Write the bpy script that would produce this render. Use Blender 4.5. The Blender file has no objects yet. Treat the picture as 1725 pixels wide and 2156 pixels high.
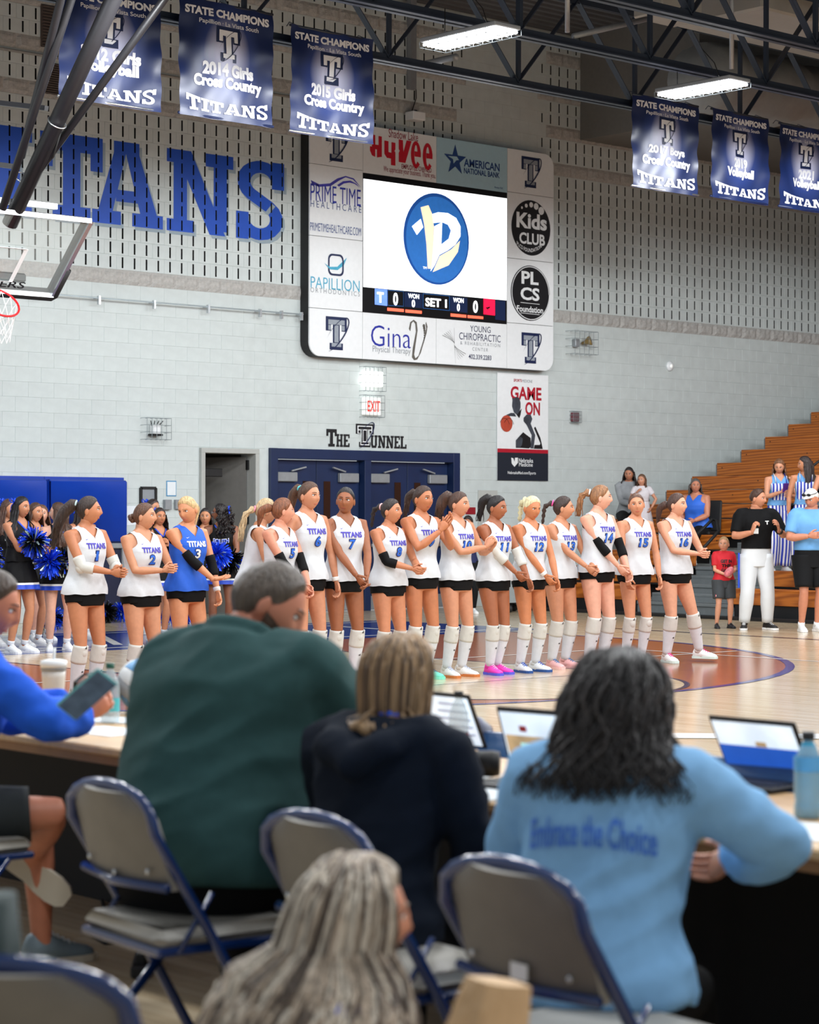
import bpy, bmesh, math, random
import numpy as np
from mathutils import Vector, Matrix, noise
from mathutils.bvhtree import BVHTree
random.seed(7)
SC = bpy.context.scene
C = SC.collection
# ---------------------------------------------------------------- camera
# world axes: X runs along the scoreboard wall, Y towards it, camera stands at the origin
CAMH, FPX, HOR, ROLL = 1.50, 4600.0, 1080.0, 0.0026
CF = Vector((0.6705, 0.7419, 0)).normalized()
CR = Vector((CF.y, -CF.x, 0))
CU = Vector((0, 0, 1))
cam = bpy.data.cameras.new('camera'); camo = bpy.data.objects.new('camera', cam); C.objects.link(camo)
cam.sensor_fit = 'HORIZONTAL'; cam.sensor_width = 24.0; cam.lens = FPX / 1725 * 24
cam.clip_start = 0.05; cam.clip_end = 300
cr = CR * math.cos(ROLL) + CU * math.sin(ROLL); cu = CU * math.cos(ROLL) - CR * math.sin(ROLL)
camo.matrix_world = Matrix(((cr.x, cu.x, -CF.x, 0), (cr.y, cu.y, -CF.y, 0), (cr.z, cu.z, -CF.z, CAMH), (0, 0, 0, 1)))
cam.shift_y = (HOR - 1078) / 1725
cam.dof.use_dof = True; cam.dof.focus_distance = 20.5; cam.dof.aperture_fstop = 3.6
SC.camera = camo
# ---------------------------------------------------------------- world, lights, exposure
w = bpy.data.worlds.new('World'); SC.world = w; w.use_nodes = True
w.node_tree.nodes['Background'].inputs[0].default_value = (0.86, 0.93, 1.0, 1)
w.node_tree.nodes['Background'].inputs[1].default_value = 0.34
SC.view_settings.view_transform = 'Standard'; SC.view_settings.look = 'None'
SC.view_settings.gamma = 1.0; SC.view_settings.exposure = 0.42; SC.view_settings.use_curve_mapping = False
LIGHT_U = [4.4, 8.5, 12.5, 16.6, 20.7, 24.7]
LIGHT_V = [1.2, 5.3, 9.4, 13.4, 17.5]
ld = bpy.data.lights.new('high_bay_light', 'SPOT'); ld.spot_size = math.pi; ld.spot_blend = 0.08
ld.energy = 285; ld.color = (0.95, 0.98, 1.0); ld.shadow_soft_size = 0.32
for lu in LIGHT_U:
    for lv in LIGHT_V:
        lo = bpy.data.objects.new('high_bay_light', ld); C.objects.link(lo); lo.location = (lu, lv, 6.66)
# ---------------------------------------------------------------- measuring helpers
def ray(px, py):
    return (CF + cr * ((px - 862.5) / FPX) + cu * ((HOR - py) / FPX))
CO = Vector((0, 0, CAMH))
def G(px, py, z=0.0):
    d = ray(px, py); return CO + d * ((z - CAMH) / d.z)
def VP(px, py, v):
    d = ray(px, py); return CO + d * (v / d.y)
def UP(px, py, u):
    d = ray(px, py); return CO + d * (u / d.x)
def DP(px, py, Z):
    d = ray(px, py); return CO + d * Z
# ---------------------------------------------------------------- materials
def lin(c):
    o = []
    for x in c:
        x = x / 255.0
        o.append(x / 12.92 if x <= 0.04045 else ((x + 0.055) / 1.055) ** 2.4)
    return (o[0], o[1], o[2], 1.0)
MATS = {}
def M(name, rgb=(128, 128, 128), rough=0.6, var=0.08, scale=14.0, bump=0.0, bscale=None, metal=0.0, spec=0.5, emit=0.0, coat=0.0, stretch=None, trans=0.0, alpha=1.0, sheen=0.0, sss=0.0):
    if name in MATS: return MATS[name]
    m = bpy.data.materials.new(name); m.use_nodes = True
    nt = m.node_tree; b = nt.nodes['Principled BSDF']
    col = lin(rgb)
    b.inputs['Roughness'].default_value = rough
    b.inputs['Metallic'].default_value = metal
    b.inputs['Specular IOR Level'].default_value = spec
    if coat: b.inputs['Coat Weight'].default_value = coat; b.inputs['Coat Roughness'].default_value = 0.08
    if trans: b.inputs['Transmission Weight'].default_value = trans
    if alpha < 1: b.inputs['Alpha'].default_value = alpha
    if sheen: b.inputs['Sheen Weight'].default_value = sheen
    if sss: b.inputs['Subsurface Weight'].default_value = sss; b.inputs['Subsurface Radius'].default_value = (0.012, 0.005, 0.003)
    tc = nt.nodes.new('ShaderNodeTexCoord')
    src = tc.outputs['Object']
    if stretch:
        mp = nt.nodes.new('ShaderNodeMapping'); mp.inputs['Scale'].default_value = stretch
        nt.links.new(src, mp.inputs[0]); src = mp.outputs[0]
    n = nt.nodes.new('ShaderNodeTexNoise'); n.inputs['Scale'].default_value = scale; n.inputs['Detail'].default_value = 4
    nt.links.new(src, n.inputs['Vector'])
    cr_ = nt.nodes.new('ShaderNodeValToRGB')
    e = cr_.color_ramp.elements
    e[0].position = 0.3; e[1].position = 0.7
    e[0].color = [max(0, x * (1 - var)) for x in col[:3]] + [1]
    e[1].color = [min(1, x * (1 + var)) for x in col[:3]] + [1]
    nt.links.new(n.outputs['Fac'], cr_.inputs[0]); nt.links.new(cr_.outputs[0], b.inputs['Base Color'])
    if emit:
        nt.links.new(cr_.outputs[0], b.inputs['Emission Color']); b.inputs['Emission Strength'].default_value = emit
    if bump:
        n2 = nt.nodes.new('ShaderNodeTexNoise'); n2.inputs['Scale'].default_value = bscale or scale * 3; n2.inputs['Detail'].default_value = 5
        nt.links.new(src, n2.inputs['Vector'])
        bp = nt.nodes.new('ShaderNodeBump'); bp.inputs['Strength'].default_value = bump; bp.inputs['Distance'].default_value = 0.01
        nt.links.new(n2.outputs['Fac'], bp.inputs['Height']); nt.links.new(bp.outputs[0], b.inputs['Normal'])
    MATS[name] = m
    return m
# ---------------------------------------------------------------- object helpers
TOPM = {}
def tag(o, label=None, cat=None, group=None, kind=None):
    if label: o['label'] = label
    if cat: o['category'] = cat
    if group: o['group'] = group
    if kind: o['kind'] = kind
    return o
def thing(name, label, cat, loc=(0, 0, 0), rotz=0.0, group=None, kind=None):
    o = bpy.data.objects.new(name, None); C.objects.link(o)
    o.location = loc; o.rotation_euler = (0, 0, rotz); o.empty_display_size = 0.1
    TOPM[o.name] = Matrix.Translation(Vector(loc)) @ Matrix.Rotation(rotz, 4, 'Z')
    return tag(o, label, cat, group, kind)
def link(name, me, parent=None, world=False):
    o = bpy.data.objects.new(name, me); C.objects.link(o)
    if parent:
        o.parent = parent
        if world and parent.name in TOPM: o.matrix_parent_inverse = TOPM[parent.name].inverted()
    return o
class MB:
    def __init__(s): s.v = []; s.f = []; s.m = []
    def add(s, V, F, m=0):
        k = len(s.v); s.v.extend([tuple(p) for p in V])
        for f in F: s.f.append(tuple(i + k for i in f)); s.m.append(m)
        return s
    def box(s, c, size, R=None, m=0, ch=0.0):
        x, y, z = [q / 2 for q in size]
        c = Vector(c)
        if ch <= 0:
            V = [Vector((i, j, k)) for i in (-x, x) for j in (-y, y) for k in (-z, z)]
            F = [(0, 1, 3, 2), (4, 6, 7, 5), (0, 4, 5, 1), (2, 3, 7, 6), (0, 2, 6, 4), (1, 5, 7, 3)]
        else:
            V = []; idx = {}
            for i in (-1, 1):
                for j in (-1, 1):
                    for k in (-1, 1):
                        for a in range(3):
                            p = [i * (x - ch), j * (y - ch), k * (z - ch)]
                            p[a] = (i, j, k)[a] * (x, y, z)[a]
                            idx[(i, j, k, a)] = len(V); V.append(Vector(p))
            F = []
            def q(*ks): F.append(tuple(idx[k_] for k_ in ks))
            for sg in (-1, 1):
                q((sg, -1, -1, 0), (sg, 1, -1, 0), (sg, 1, 1, 0), (sg, -1, 1, 0))
                q((-1, sg, -1, 1), (1, sg, -1, 1), (1, sg, 1, 1), (-1, sg, 1, 1))
                q((-1, -1, sg, 2), (1, -1, sg, 2), (1, 1, sg, 2), (-1, 1, sg, 2))
            for a in (-1, 1):
                for b in (-1, 1):
                    q((a, b, -1, 0), (a, b, 1, 0), (a, b, 1, 1), (a, b, -1, 1))
                    q((a, -1, b, 0), (a, 1, b, 0), (a, 1, b, 2), (a, -1, b, 2))
                    q((-1, a, b, 1), (1, a, b, 1), (1, a, b, 2), (-1, a, b, 2))
            for i in (-1, 1):
                for j in (-1, 1):
                    for k in (-1, 1): q((i, j, k, 0), (i, j, k, 1), (i, j, k, 2))
        if R is not None: V = [R @ p for p in V]
        return s.add([p + c for p in V], F, m)
    def bar(s, p, q, w, h, m=0, ch=0.0):
        p, q = Vector(p), Vector(q); d = q - p; L = d.length
        if L < 1e-6: return s
        z = d / L; u = Vector((0, 0, 1)) if abs(z.z) < 0.95 else Vector((0, 1, 0))
        x = u.cross(z).normalized(); y = z.cross(x)
        R = Matrix((x, y, z)).transposed()
        return s.box((p + q) / 2, (w, h, L), R, m, ch)
    def tube(s, pts, r, n=8, m=0, cap=True, up=None, closed=False):
        P = [Vector(p) for p in pts]; k = len(P)
        if not hasattr(r, '__len__'): r = [r] * k
        t0 = (P[1] - P[0]).normalized()
        u = Vector(up) if up else (Vector((0, 0, 1)) if abs(t0.z) < 0.9 else Vector((1, 0, 0)))
        x = (u - t0 * u.dot(t0)).normalized()
        V = []
        for i in range(k):
            if closed: t = (P[(i + 1) % k] - P[i - 1])
            else: t = (P[min(i + 1, k - 1)] - P[max(i - 1, 0)])
            t = t.normalized() if t.length > 1e-9 else t0
            x = x - t * x.dot(t)
            x = x.normalized() if x.length > 1e-6 else t.orthogonal().normalized()
            y = t.cross(x)
            ri = r[i]; a, b = (ri if hasattr(ri, '__len__') else (ri, ri))
            for j in range(n):
                th = 2 * math.pi * j / n
                V.append(P[i] + x * (a * math.cos(th)) + y * (b * math.sin(th)))
        F = []
        for i in range(k if closed else k - 1):
            i2 = (i + 1) % k
            for j in range(n):
                j2 = (j + 1) % n
                F.append((i * n + j, i * n + j2, i2 * n + j2, i2 * n + j))
        if cap and not closed:
            F.append(tuple(range(n - 1, -1, -1))); F.append(tuple((k - 1) * n + j for j in range(n)))
        return s.add(V, F, m)
    def loft(s, rings, m=0, cap=True, closed=True):
        n = len(rings[0]); V = [p for r_ in rings for p in r_]; F = []
        for i in range(len(rings) - 1):
            for j in range(n if closed else n - 1):
                j2 = (j + 1) % n
                F.append((i * n + j, i * n + j2, (i + 1) * n + j2, (i + 1) * n + j))
        if cap and closed:
            F.append(tuple(range(n - 1, -1, -1))); F.append(tuple((len(rings) - 1) * n + j for j in range(n)))
        return s.add(V, F, m)
    def lathe(s, prof, c=(0, 0, 0), n=20, m=0, R=None, cap=True):
        rings = []
        for r_, z in prof:
            ring = [Vector((r_ * math.cos(2 * math.pi * j / n), r_ * math.sin(2 * math.pi * j / n), z)) for j in range(n)]
            if R is not None: ring = [R @ p for p in ring]
            rings.append([p + Vector(c) for p in ring])
        return s.loft(rings, m, cap)
    def ell(s, c, r, nu=12, nv=8, R=None, m=0):
        c = Vector(c); rings = []
        for i in range(nv + 1):
            ph = math.pi * (i + 0.02) / (nv + 0.04)
            ring = [Vector((r[0] * math.sin(ph) * math.cos(2 * math.pi * j / nu), r[1] * math.sin(ph) * math.sin(2 * math.pi * j / nu), -r[2] * math.cos(ph))) for j in range(nu)]
            if R is not None: ring = [R @ p for p in ring]
            rings.append([p + c for p in ring])
        return s.loft(rings, m)
    def prism(s, poly, off, m=0):
        P = [Vector(p) for p in poly]; n = len(P); off = Vector(off)
        V = P + [p + off for p in P]
        F = [tuple(range(n)), tuple(range(2 * n - 1, n - 1, -1))] + [(i, i + n, (i + 1) % n + n, (i + 1) % n) for i in range(n)]
        return s.add(V, F, m)
    def mesh(s, name, mats, smooth=False):
        me = bpy.data.meshes.new(name); me.from_pydata([tuple(p) for p in s.v], [], s.f)
        if not isinstance(mats, (list, tuple)): mats = [mats]
        for q in mats: me.materials.append(q)
        if len(mats) > 1: me.polygons.foreach_set('material_index', s.m)
        if smooth: me.polygons.foreach_set('use_smooth', [True] * len(me.polygons))
        me.update(); return me
    def build(s, name, mats, parent=None, smooth=False, world=False):
        return link(name, s.mesh(name, mats, smooth), parent, world)
def fix_normals(me):
    b = bmesh.new(); b.from_mesh(me); bmesh.ops.recalc_face_normals(b, faces=b.faces); b.to_mesh(me); b.free()
# ---------------------------------------------------------------- text
TXT = {}
def text2d(body, bold=0.0, res=3, spacing=1.0):
    key = (body, bold, res, spacing)
    if key in TXT: return TXT[key]
    cu_ = bpy.data.curves.new('t', 'FONT'); cu_.body = body; cu_.size = 1; cu_.offset = bold; cu_.resolution_u = res
    cu_.space_character = spacing; cu_.fill_mode = 'FRONT'
    o = bpy.data.objects.new('t', cu_)
    me = bpy.data.meshes.new_from_object(o)
    V = np.array([v.co[:2] for v in me.vertices]) if len(me.vertices) else np.zeros((0, 2))
    F = [tuple(p.vertices) for p in me.polygons]
    bpy.data.meshes.remove(me); bpy.data.objects.remove(o); bpy.data.curves.remove(cu_)
    mn, mx = V.min(0), V.max(0)
    V = (V - mn) / (mx - mn)          # unit box
    TXT[key] = (V, F, (mx - mn))
    return TXT[key]
# slab-serif block letters: convex pieces in a unit box (width, height 1)
def arcpts(cx, cy, rx, ry, a0, a1, n=8):
    return [(cx + rx * math.cos(math.radians(a0 + (a1 - a0) * i / n)), cy + ry * math.sin(math.radians(a0 + (a1 - a0) * i / n))) for i in range(n + 1)]
def band(path_o, path_i):
    return [[path_o[i], path_o[i + 1], path_i[i + 1], path_i[i]] for i in range(len(path_o) - 1)]
def rect(x0, y0, x1, y1): return [(x0, y0), (x1, y0), (x1, y1), (x0, y1)]
SL = {}
SL['T'] = (0.86, [rect(0, .80, .86, 1), rect(0, .60, .17, .80), rect(.69, .60, .86, .80), rect(.31, .16, .55, .80), rect(.17, 0, .69, .16)])
SL['I'] = (0.52, [rect(0, .84, .52, 1), rect(0, 0, .52, .16), rect(.14, .16, .38, .84)])
SL['A'] = (1.0, [rect(.30, .86, .66, 1), [(.30, .86), (.47, .86), (.28, .14), (.08, .14)], [(.47, .86), (.66, .86), (.92, .14), (.68, .14)], rect(.33, .28, .64, .42), rect(0, 0, .40, .16), rect(.56, 0, 1.0, .16)])
SL['N'] = (1.0, [rect(0, .84, .30, 1), [(.12, 1), (.36, 1), (.88, 0), (.64, 0)], rect(.10, .1, .30, .9), rect(0, 0, .40, .15), rect(.70, .05, .90, .9), rect(.58, .84, 1.0, 1)])
_so = arcpts(.40, .73, .38, .27, 20, 90, 4) + arcpts(.40, .73, .38, .27, 100, 235, 7); _si = arcpts(.40, .73, .17, .12, 20, 90, 4) + arcpts(.40, .73, .17, .12, 100, 235, 7)
_so2 = arcpts(.38, .27, .38, .27, 55, -90, 7) + arcpts(.38, .27, .38, .27, -100, -160, 4); _si2 = arcpts(.38, .27, .17, .12, 55, -90, 7) + arcpts(.38, .27, .17, .12, -100, -160, 4)
SL['S'] = (0.78, band(_so, _si) + band(_so2, _si2) + [[_so[-1], _si[-1], _so2[0], _si2[0]], rect(.58, .66, .78, 1), rect(0, 0, .20, .34)])
SL['H'] = (0.9, [rect(.08, 0, .32, 1), rect(.58, 0, .82, 1), rect(.3, .42, .6, .58), rect(0, 0, .4, .15), rect(.5, 0, .9, .15), rect(0, .85, .4, 1), rect(.5, .85, .9, 1)])
SL['E'] = (0.78, [rect(.08, 0, .32, 1), rect(0, .85, .78, 1), rect(0, 0, .78, .15), rect(.3, .42, .55, .58), rect(.62, .7, .78, .9), rect(.62, .1, .78, .3)])
SL['U'] = (0.9, [rect(.08, .2, .32, 1), rect(.58, .2, .82, 1), rect(.2, 0, .7, .18), [(.08, .25), (.2, 0), (.4, 0), (.32, .3)], [(.82, .25), (.7, 0), (.5, 0), (.58, .3)], rect(0, .85, .4, 1), rect(.5, .85, .9, 1)])
SL['L'] = (0.78, [rect(.08, 0, .32, 1), rect(0, .85, .42, 1), rect(0, 0, .78, .15), rect(.62, .1, .78, .34)])
def slab(word, gap=0.07):
    """list of (char, polygons) laid out in a unit box"""
    x = 0; out = []
    for c in word:
        if c == ' ': x += 0.4; continue
        wd, ps = SL[c]
        out.append((c, [[(x + p[0], p[1]) for p in q] for q in ps])); x += wd + gap
    x -= gap
    return [(c, [[(p[0] / x, p[1]) for p in q] for q in ps]) for c, ps in out], x
# ================================================================ STRUCTURE
WV = 25.29
def W(px, py, off=0.0): return VP(px, py, WV - off)
CS, CW = 0.2032, 0.4064
m_block = M('painted_block', (203, 211, 210), 0.75, 0.05, 6, 0.35, 160)
m_rough = M('split_face_block', (182, 180, 176), 0.9, 0.14, 25, 1.0, 60)
m_mortar = M('mortar', (186, 192, 191), 0.9, 0.06)
m_slot_shade = M('slot_shade', (8, 8, 9), 0.95, 0.1)  # shade inside the wall slots, put into a near-black colour
m_navy = M('navy_paint', (16, 37, 76), 0.45, 0.12, 3)
m_steel = M('navy_steel', (40, 50, 66), 0.42, 0.1, 5, metal=0.0)
m_dark = M('black_rubber', (18, 18, 20), 0.6, 0.1)
m_white = M('white_vinyl', (238, 241, 243), 0.4, 0.02)
m_grey = M('grey_metal', (150, 154, 158), 0.45, 0.06, metal=0.3)
m_chrome = M('bright_steel', (200, 204, 208), 0.25, 0.04, metal=0.9)
m_wire = M('wire_guard', (150, 160, 165), 0.35, 0.05, metal=0.5)
# ---- floor
def floor_mat(name, c1, c2, c3):
    m = bpy.data.materials.new(name); m.use_nodes = True; nt = m.node_tree; b = nt.nodes['Principled BSDF']
    tc = nt.nodes.new('ShaderNodeTexCoord'); mp = nt.nodes.new('ShaderNodeMapping')
    mp.inputs['Rotation'].default_value = (0, 0, math.pi / 2)
    nt.links.new(tc.outputs['Object'], mp.inputs[0])
    br = nt.nodes.new('ShaderNodeTexBrick'); br.inputs['Scale'].default_value = 1.0
    br.inputs['Brick Width'].default_value = 1.3; br.inputs['Row Height'].default_value = 0.057
    br.inputs['Mortar Size'].default_value = 0.0012; br.offset = 0.37
    br.inputs['Color1'].default_value = lin(c1); br.inputs['Color2'].default_value = lin(c2); br.inputs['Mortar'].default_value = lin(c3)
    nt.links.new(mp.outputs[0], br.inputs['Vector'])
    n = nt.nodes.new('ShaderNodeTexNoise'); n.inputs['Scale'].default_value = 3.0; n.inputs['Detail'].default_value = 6
    mp2 = nt.nodes.new('ShaderNodeMapping'); mp2.inputs['Scale'].default_value = (14, 1, 1)
    nt.links.new(tc.outputs['Object'], mp2.inputs[0]); nt.links.new(mp2.outputs[0], n.inputs['Vector'])
    mx = nt.nodes.new('ShaderNodeMixRGB'); mx.blend_type = 'MULTIPLY'; mx.inputs[0].default_value = 0.25
    nt.links.new(br.outputs[0], mx.inputs[1]); nt.links.new(n.outputs['Fac'], mx.inputs[2]); nt.links.new(mx.outputs[0], b.inputs['Base Color'])
    b.inputs['Roughness'].default_value = 0.16
    bp = nt.nodes.new('ShaderNodeBump'); bp.inputs['Strength'].default_value = 0.08; bp.inputs['Distance'].default_value = 0.002
    nt.links.new(n.outputs['Fac'], bp.inputs['Height']); nt.links.new(bp.outputs[0], b.inputs['Normal'])
    return m
m_floor = floor_mat('maple_floor', (226, 206, 174), (212, 188, 152), (164, 136, 104))
m_stain = floor_mat('stained_maple', (176, 98, 46), (158, 84, 38), (110, 56, 26))
m_pblue = M('court_blue_paint', (10, 42, 122), 0.16, 0.05)
m_pnavy = M('court_navy_line', (16, 26, 62), 0.16, 0.05)
m_pwhite = M('court_white_line', (236, 236, 232), 0.18, 0.02)
floor = MB().add([(-8, -8, 0), (44, -8, 0), (44, 33, 0), (-8, 33, 0)], [(0, 1, 2, 3)]).build('floor', m_floor)
tag(floor, 'light maple gym floor with glossy finish', kind='structure')
BU, BVv, BASE, FTV = 13.47, 18.16, 19.76, 13.97
def flat(name, pts, z, mat):
    return MB().add([(p[0], p[1], z) for p in pts], [tuple(range(len(pts)))]).build(name, mat, floor)
def strip(name, pts, wd, z, mat, closed=False):
    L, Rr = [], []; k = len(pts)
    for i in range(k):
        a = Vector(pts[i - 1 if (i or closed) else 0]); b = Vector(pts[(i + 1) % k if (i < k - 1 or closed) else k - 1])
        t = (b - a).normalized(); nrm = Vector((-t.y, t.x)); p = Vector(pts[i])
        L.append(p + nrm * wd / 2); Rr.append(p - nrm * wd / 2)
    V = [(p.x, p.y, z) for p in L] + [(p.x, p.y, z) for p in Rr]
    F = [(i, (i + 1) % k, (i + 1) % k + k, i + k) for i in range(k if closed else k - 1)]
    return MB().add(V, F).build(name, mat, floor)
R3 = 6.02
arc = [(BU + R3 * math.cos(math.radians(a)), BVv + R3 * math.sin(math.radians(a))) for a in range(180, 361, 4)]
flat('stained_area', [(BU - R3, BASE)] + arc + [(BU + R3, BASE)], 0.0008, m_stain)
flat('lane', [(BU - 1.83, BASE), (BU - 1.83, FTV), (BU + 1.83, FTV), (BU + 1.83, BASE)], 0.0016, m_floor)
ftc = [(BU + 1.83 * math.cos(math.radians(a)), FTV + 1.83 * math.sin(math.radians(a))) for a in range(180, 361, 6)]
flat('free_throw_area', ftc, 0.0016, m_floor)
strip('court_line', [(BU - R3, BASE)] + arc + [(BU + R3, BASE)], 0.09, 0.0026, m_pblue)
strip('court_line', ftc, 0.05, 0.0026, m_pnavy)
strip('court_line', [(BU - 1.83, BASE), (BU - 1.83, FTV), (BU + 1.83, FTV), (BU + 1.83, BASE)], 0.05, 0.0026, m_pnavy)
strip('court_line', [(BU + 7.62, BASE), (BU + 7.62, -8)], 0.10, 0.0026, m_pnavy)
strip('court_line', [(BU - 7.62, BASE), (BU - 7.62, -8)], 0.06, 0.0026, m_pnavy)
strip('court_line', [(BU + 4.5, 16.4), (BU + 4.5, 0)], 0.05, 0.0034, m_pwhite)
strip('court_line', [(BU - 4.5, 16.4), (BU + 4.5, 16.4)], 0.05, 0.0034, m_pwhite)
strip('court_line', [(BU + 1.0, 15.3), (BU + 5.2, 15.3)], 0.05, 0.0034, m_pwhite)
a1, a2 = G(905, 1547), G(1900, 1552)
strip('court_line', [a1[:2], a2[:2]], 0.34, 0.0034, m_pwhite)
flat('painted_apron', [(5.85, BASE), (20.2, BASE), (20.2, 22.9), (5.85, 22.9)], 0.0016, m_pblue)
for a, b in (((6.1, 20.1), (20.0, 20.1)), ((6.1, 22.6), (20.0, 22.6))):
    strip('court_line', [a, b], 0.07, 0.0034, m_pwhite)
for q in range(9):
    uu = 6.6 + q * 1.5
    strip('court_line', [(uu, 20.5), (uu + 0.9, 22.2)] if q % 2 else [(uu, 22.2), (uu, 20.5), (uu + 0.9, 20.5)], 0.11, 0.0034, m_pwhite)
# ---- openings in the scoreboard wall
d1u0, d1u1, d1z = W(566, 945).x, W(965, 955).x, W(566, 943).z
d2u0, d2u1, d2z = W(428, 952).x, W(535, 955).x, W(428, 953).z
U0, U1, ZT = 8.0, 38.0, 9.55
def in_open(u0, u1, z0, z1):
    for a, b, t in ((d1u0 - .04, d1u1 + .04, d1z + .02), (d2u0 - .06, d2u1 + .06, d2z + .04)):
        if u1 > a and u0 < b and z0 < t: return True
    return False
mb = MB()
for a, b, z0, z1 in ((U0, d2u0, 0, ZT), (d2u1, d1u0, 0, ZT), (d1u1, U1, 0, ZT), (d2u0, d2u1, d2z, ZT), (d1u0, d1u1, d1z, ZT)):
    mb.box(((a + b) / 2, WV + 0.21, (z0 + z1) / 2), (b - a, 0.2, z1 - z0))
wall = mb.build('wall_back', m_mortar); tag(wall, 'pale painted block wall with slotted acoustic courses', kind='structure')
def blk_plain(w=CW):
    o = 0.0035; a, b = w / 2, CS / 2
    V = [(-a, .005, -b), (a, .005, -b), (a, .005, b), (-a, .005, b), (-a + o, 0, -b + o), (a - o, 0, -b + o), (a - o, 0, b - o), (-a + o, 0, b - o)]
    return V, [(4, 5, 6, 7), (0, 1, 5, 4), (1, 2, 6, 5), (2, 3, 7, 6), (3, 0, 4, 7)], [0] * 5
def blk_slot(w=CW):
    o = 0.004; b = CS / 2; sw, sh = 0.014, 0.076; V = []; F = []; Mi = []
    def quad(x0, z0, x1, z1, m=0, y=0.0):
        k = len(V); V.extend([(x0, y, z0), (x1, y, z0), (x1, y, z1), (x0, y, z1)]); F.append((k, k + 1, k + 2, k + 3)); Mi.append(m)
    xs = [-w / 2]; n = int(round(w / 0.2032))
    cs = [-w / 2 + 0.1016 + 0.2032 * i for i in range(n)]
    x = -w / 2 + o
    for c in cs:
        quad(x, -b + o, c - sw, b - o)
        quad(c - sw, sh, c + sw, b - o); quad(c - sw, -b + o, c + sw, -sh)
        k = len(V)
        for y in (0, 0.10):
            V.extend([(c - sw, y, -sh), (c + sw, y, -sh), (c + sw, y, sh), (c - sw, y, sh)])
        F.extend([(k, k + 1, k + 5, k + 4), (k + 1, k + 2, k + 6, k + 5), (k + 2, k + 3, k + 7, k + 6), (k + 3, k, k + 4, k + 7), (k + 4, k + 5, k + 6, k + 7)])
        Mi.extend([1] * 5); x = c + sw
    quad(x, -b + o, w / 2 - o, b - o)
    k = len(V); a = w / 2
    V.extend([(-a, .007, -b), (a, .007, -b), (a, .007, b), (-a, .007, b), (-a + o, 0, -b + o), (a - o, 0, -b + o), (a - o, 0, b - o), (-a + o, 0, b - o)])
    F.extend([(k, k + 1, k + 5, k + 4), (k + 1, k + 2, k + 6, k + 5), (k + 2, k + 3, k + 7, k + 6), (k + 3, k, k + 4, k + 7)]); Mi.extend([0] * 4)
    return V, F, Mi
def blk_rough(w=CW, seed=1):
    rn = random.Random(seed); nx, nz = 6, 4; V = []; F = []
    for j in range(nz + 1):
        for i in range(nx + 1):
            edge = i in (0, nx) or j in (0, nz)
            V.append((-w / 2 + w * i / nx, 0.004 if edge else -rn.uniform(.006, .03), -CS / 2 + CS * j / nz))
    for j in range(nz):
        for i in range(nx):
            k = j * (nx + 1) + i; F.append((k, k + 1, k + nx + 2, k + nx + 1))
    return V, F, [2] * len(F)
blk_mats = [m_block, m_slot_shade, m_rough]
def blk_mesh(n, t):
    me = bpy.data.meshes.new(n); me.from_pydata(t[0], [], t[1])
    for q in blk_mats: me.materials.append(q)
    me.polygons.foreach_set('material_index', t[2]); return me
BT = {'p': [blk_plain()], 's': [blk_slot()], 'r': [blk_rough(CW, i) for i in range(3)], 'ph': [blk_plain(CW / 2)]}
BM = {k: [blk_mesh('block', t) for t in v] for k, v in BT.items()}
sm0, sm1 = W(967, 200).x, W(1137, 260).x
def course_type(r, u):
    if r < 23: return 'p'
    if r in (23,): return 'r'
    smooth = (sm0 < u < sm1 and r >= 30)
    if smooth: return 'p'
    if r >= 35 and (r - 35) % 3 == 0: return 'r'
    return 's'
cand = []; R_ = random.Random(3)
for r in range(int(ZT / CS)):
    z0 = r * CS; off = (CW / 2 if r % 2 else 0)
    nb = int((U1 - U0) / CW)
    for i in range(nb):
        u = U0 + off + CW * (i + .5)
        if in_open(u - CW / 2, u + CW / 2, z0, z0 + CS):
            for hs in (-1, 1):          # cut half blocks beside openings
                uh = u + hs * CW / 4
                if not in_open(uh - CW / 4, uh + CW / 4, z0, z0 + CS): cand.append((uh, z0 + CS / 2, 'ph', 0))
            continue
        t = course_type(r, u); cand.append((u, z0 + CS / 2, t, R_.randrange(3) if t == 'r' else 0))
def bview(u, z):
    p = Vector((u, WV, z)) - CO; Z = p.dot(CF); return 862.5 + p.dot(cr) / Z * FPX, HOR - p.dot(cu) / Z * FPX, Z
def hidden(x, y):
    return (640 < x < 1165 and 300 < y < 770) or (x < 258 and 1010 < y < 1300) or (380 < x < 575 and y < 265) or (610 < x < 785 and y < 295) or (170 < x < 335 and y < 235)
vis = []; rest = []
for c in cand:
    x, y, Z = bview(c[0], c[1])
    (vis if (-5 < x < 1725 and 5 < y < 1240 and not hidden(x, y)) else rest).append((Z, c))
vis.sort(key=lambda t: t[0])
for Z, c in vis[:300]:
    o = link('block', BM[c[2]][c[3]], wall); o.location = (c[0], WV, c[1])
mb = MB()
for Z, c in vis[300:] + rest:
    t = BT[c[2]][c[3]]; k = len(mb.v)
    mb.v.extend([(p[0] + c[0], p[1] + WV, p[2] + c[1]) for p in t[0]])
    mb.f.extend([tuple(i + k for i in f) for f in t[1]]); mb.m.extend(t[2])
mb2 = MB()
for io, (a, b, t) in enumerate(((d1u0, d1u1, d1z), (d2u0 - .065, d2u1 + .065, d2z + .07))):
    mb2.box(((a + b) / 2, WV + .055 + .0015 * io, t + .13), (b - a + .5, .1, .26)); mb2.box((a - .11, WV + .0555 + .0015 * io, t / 2), (.22, .1, t)); mb2.box((b + .11, WV + .0555 + .0015 * io, t / 2), (.22, .1, t))
mb2.build('opening_surround', m_block, wall)
bf = mb.build('block_field', blk_mats, wall); tag(bf, 'remaining wall blocks', kind='stuff')
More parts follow.
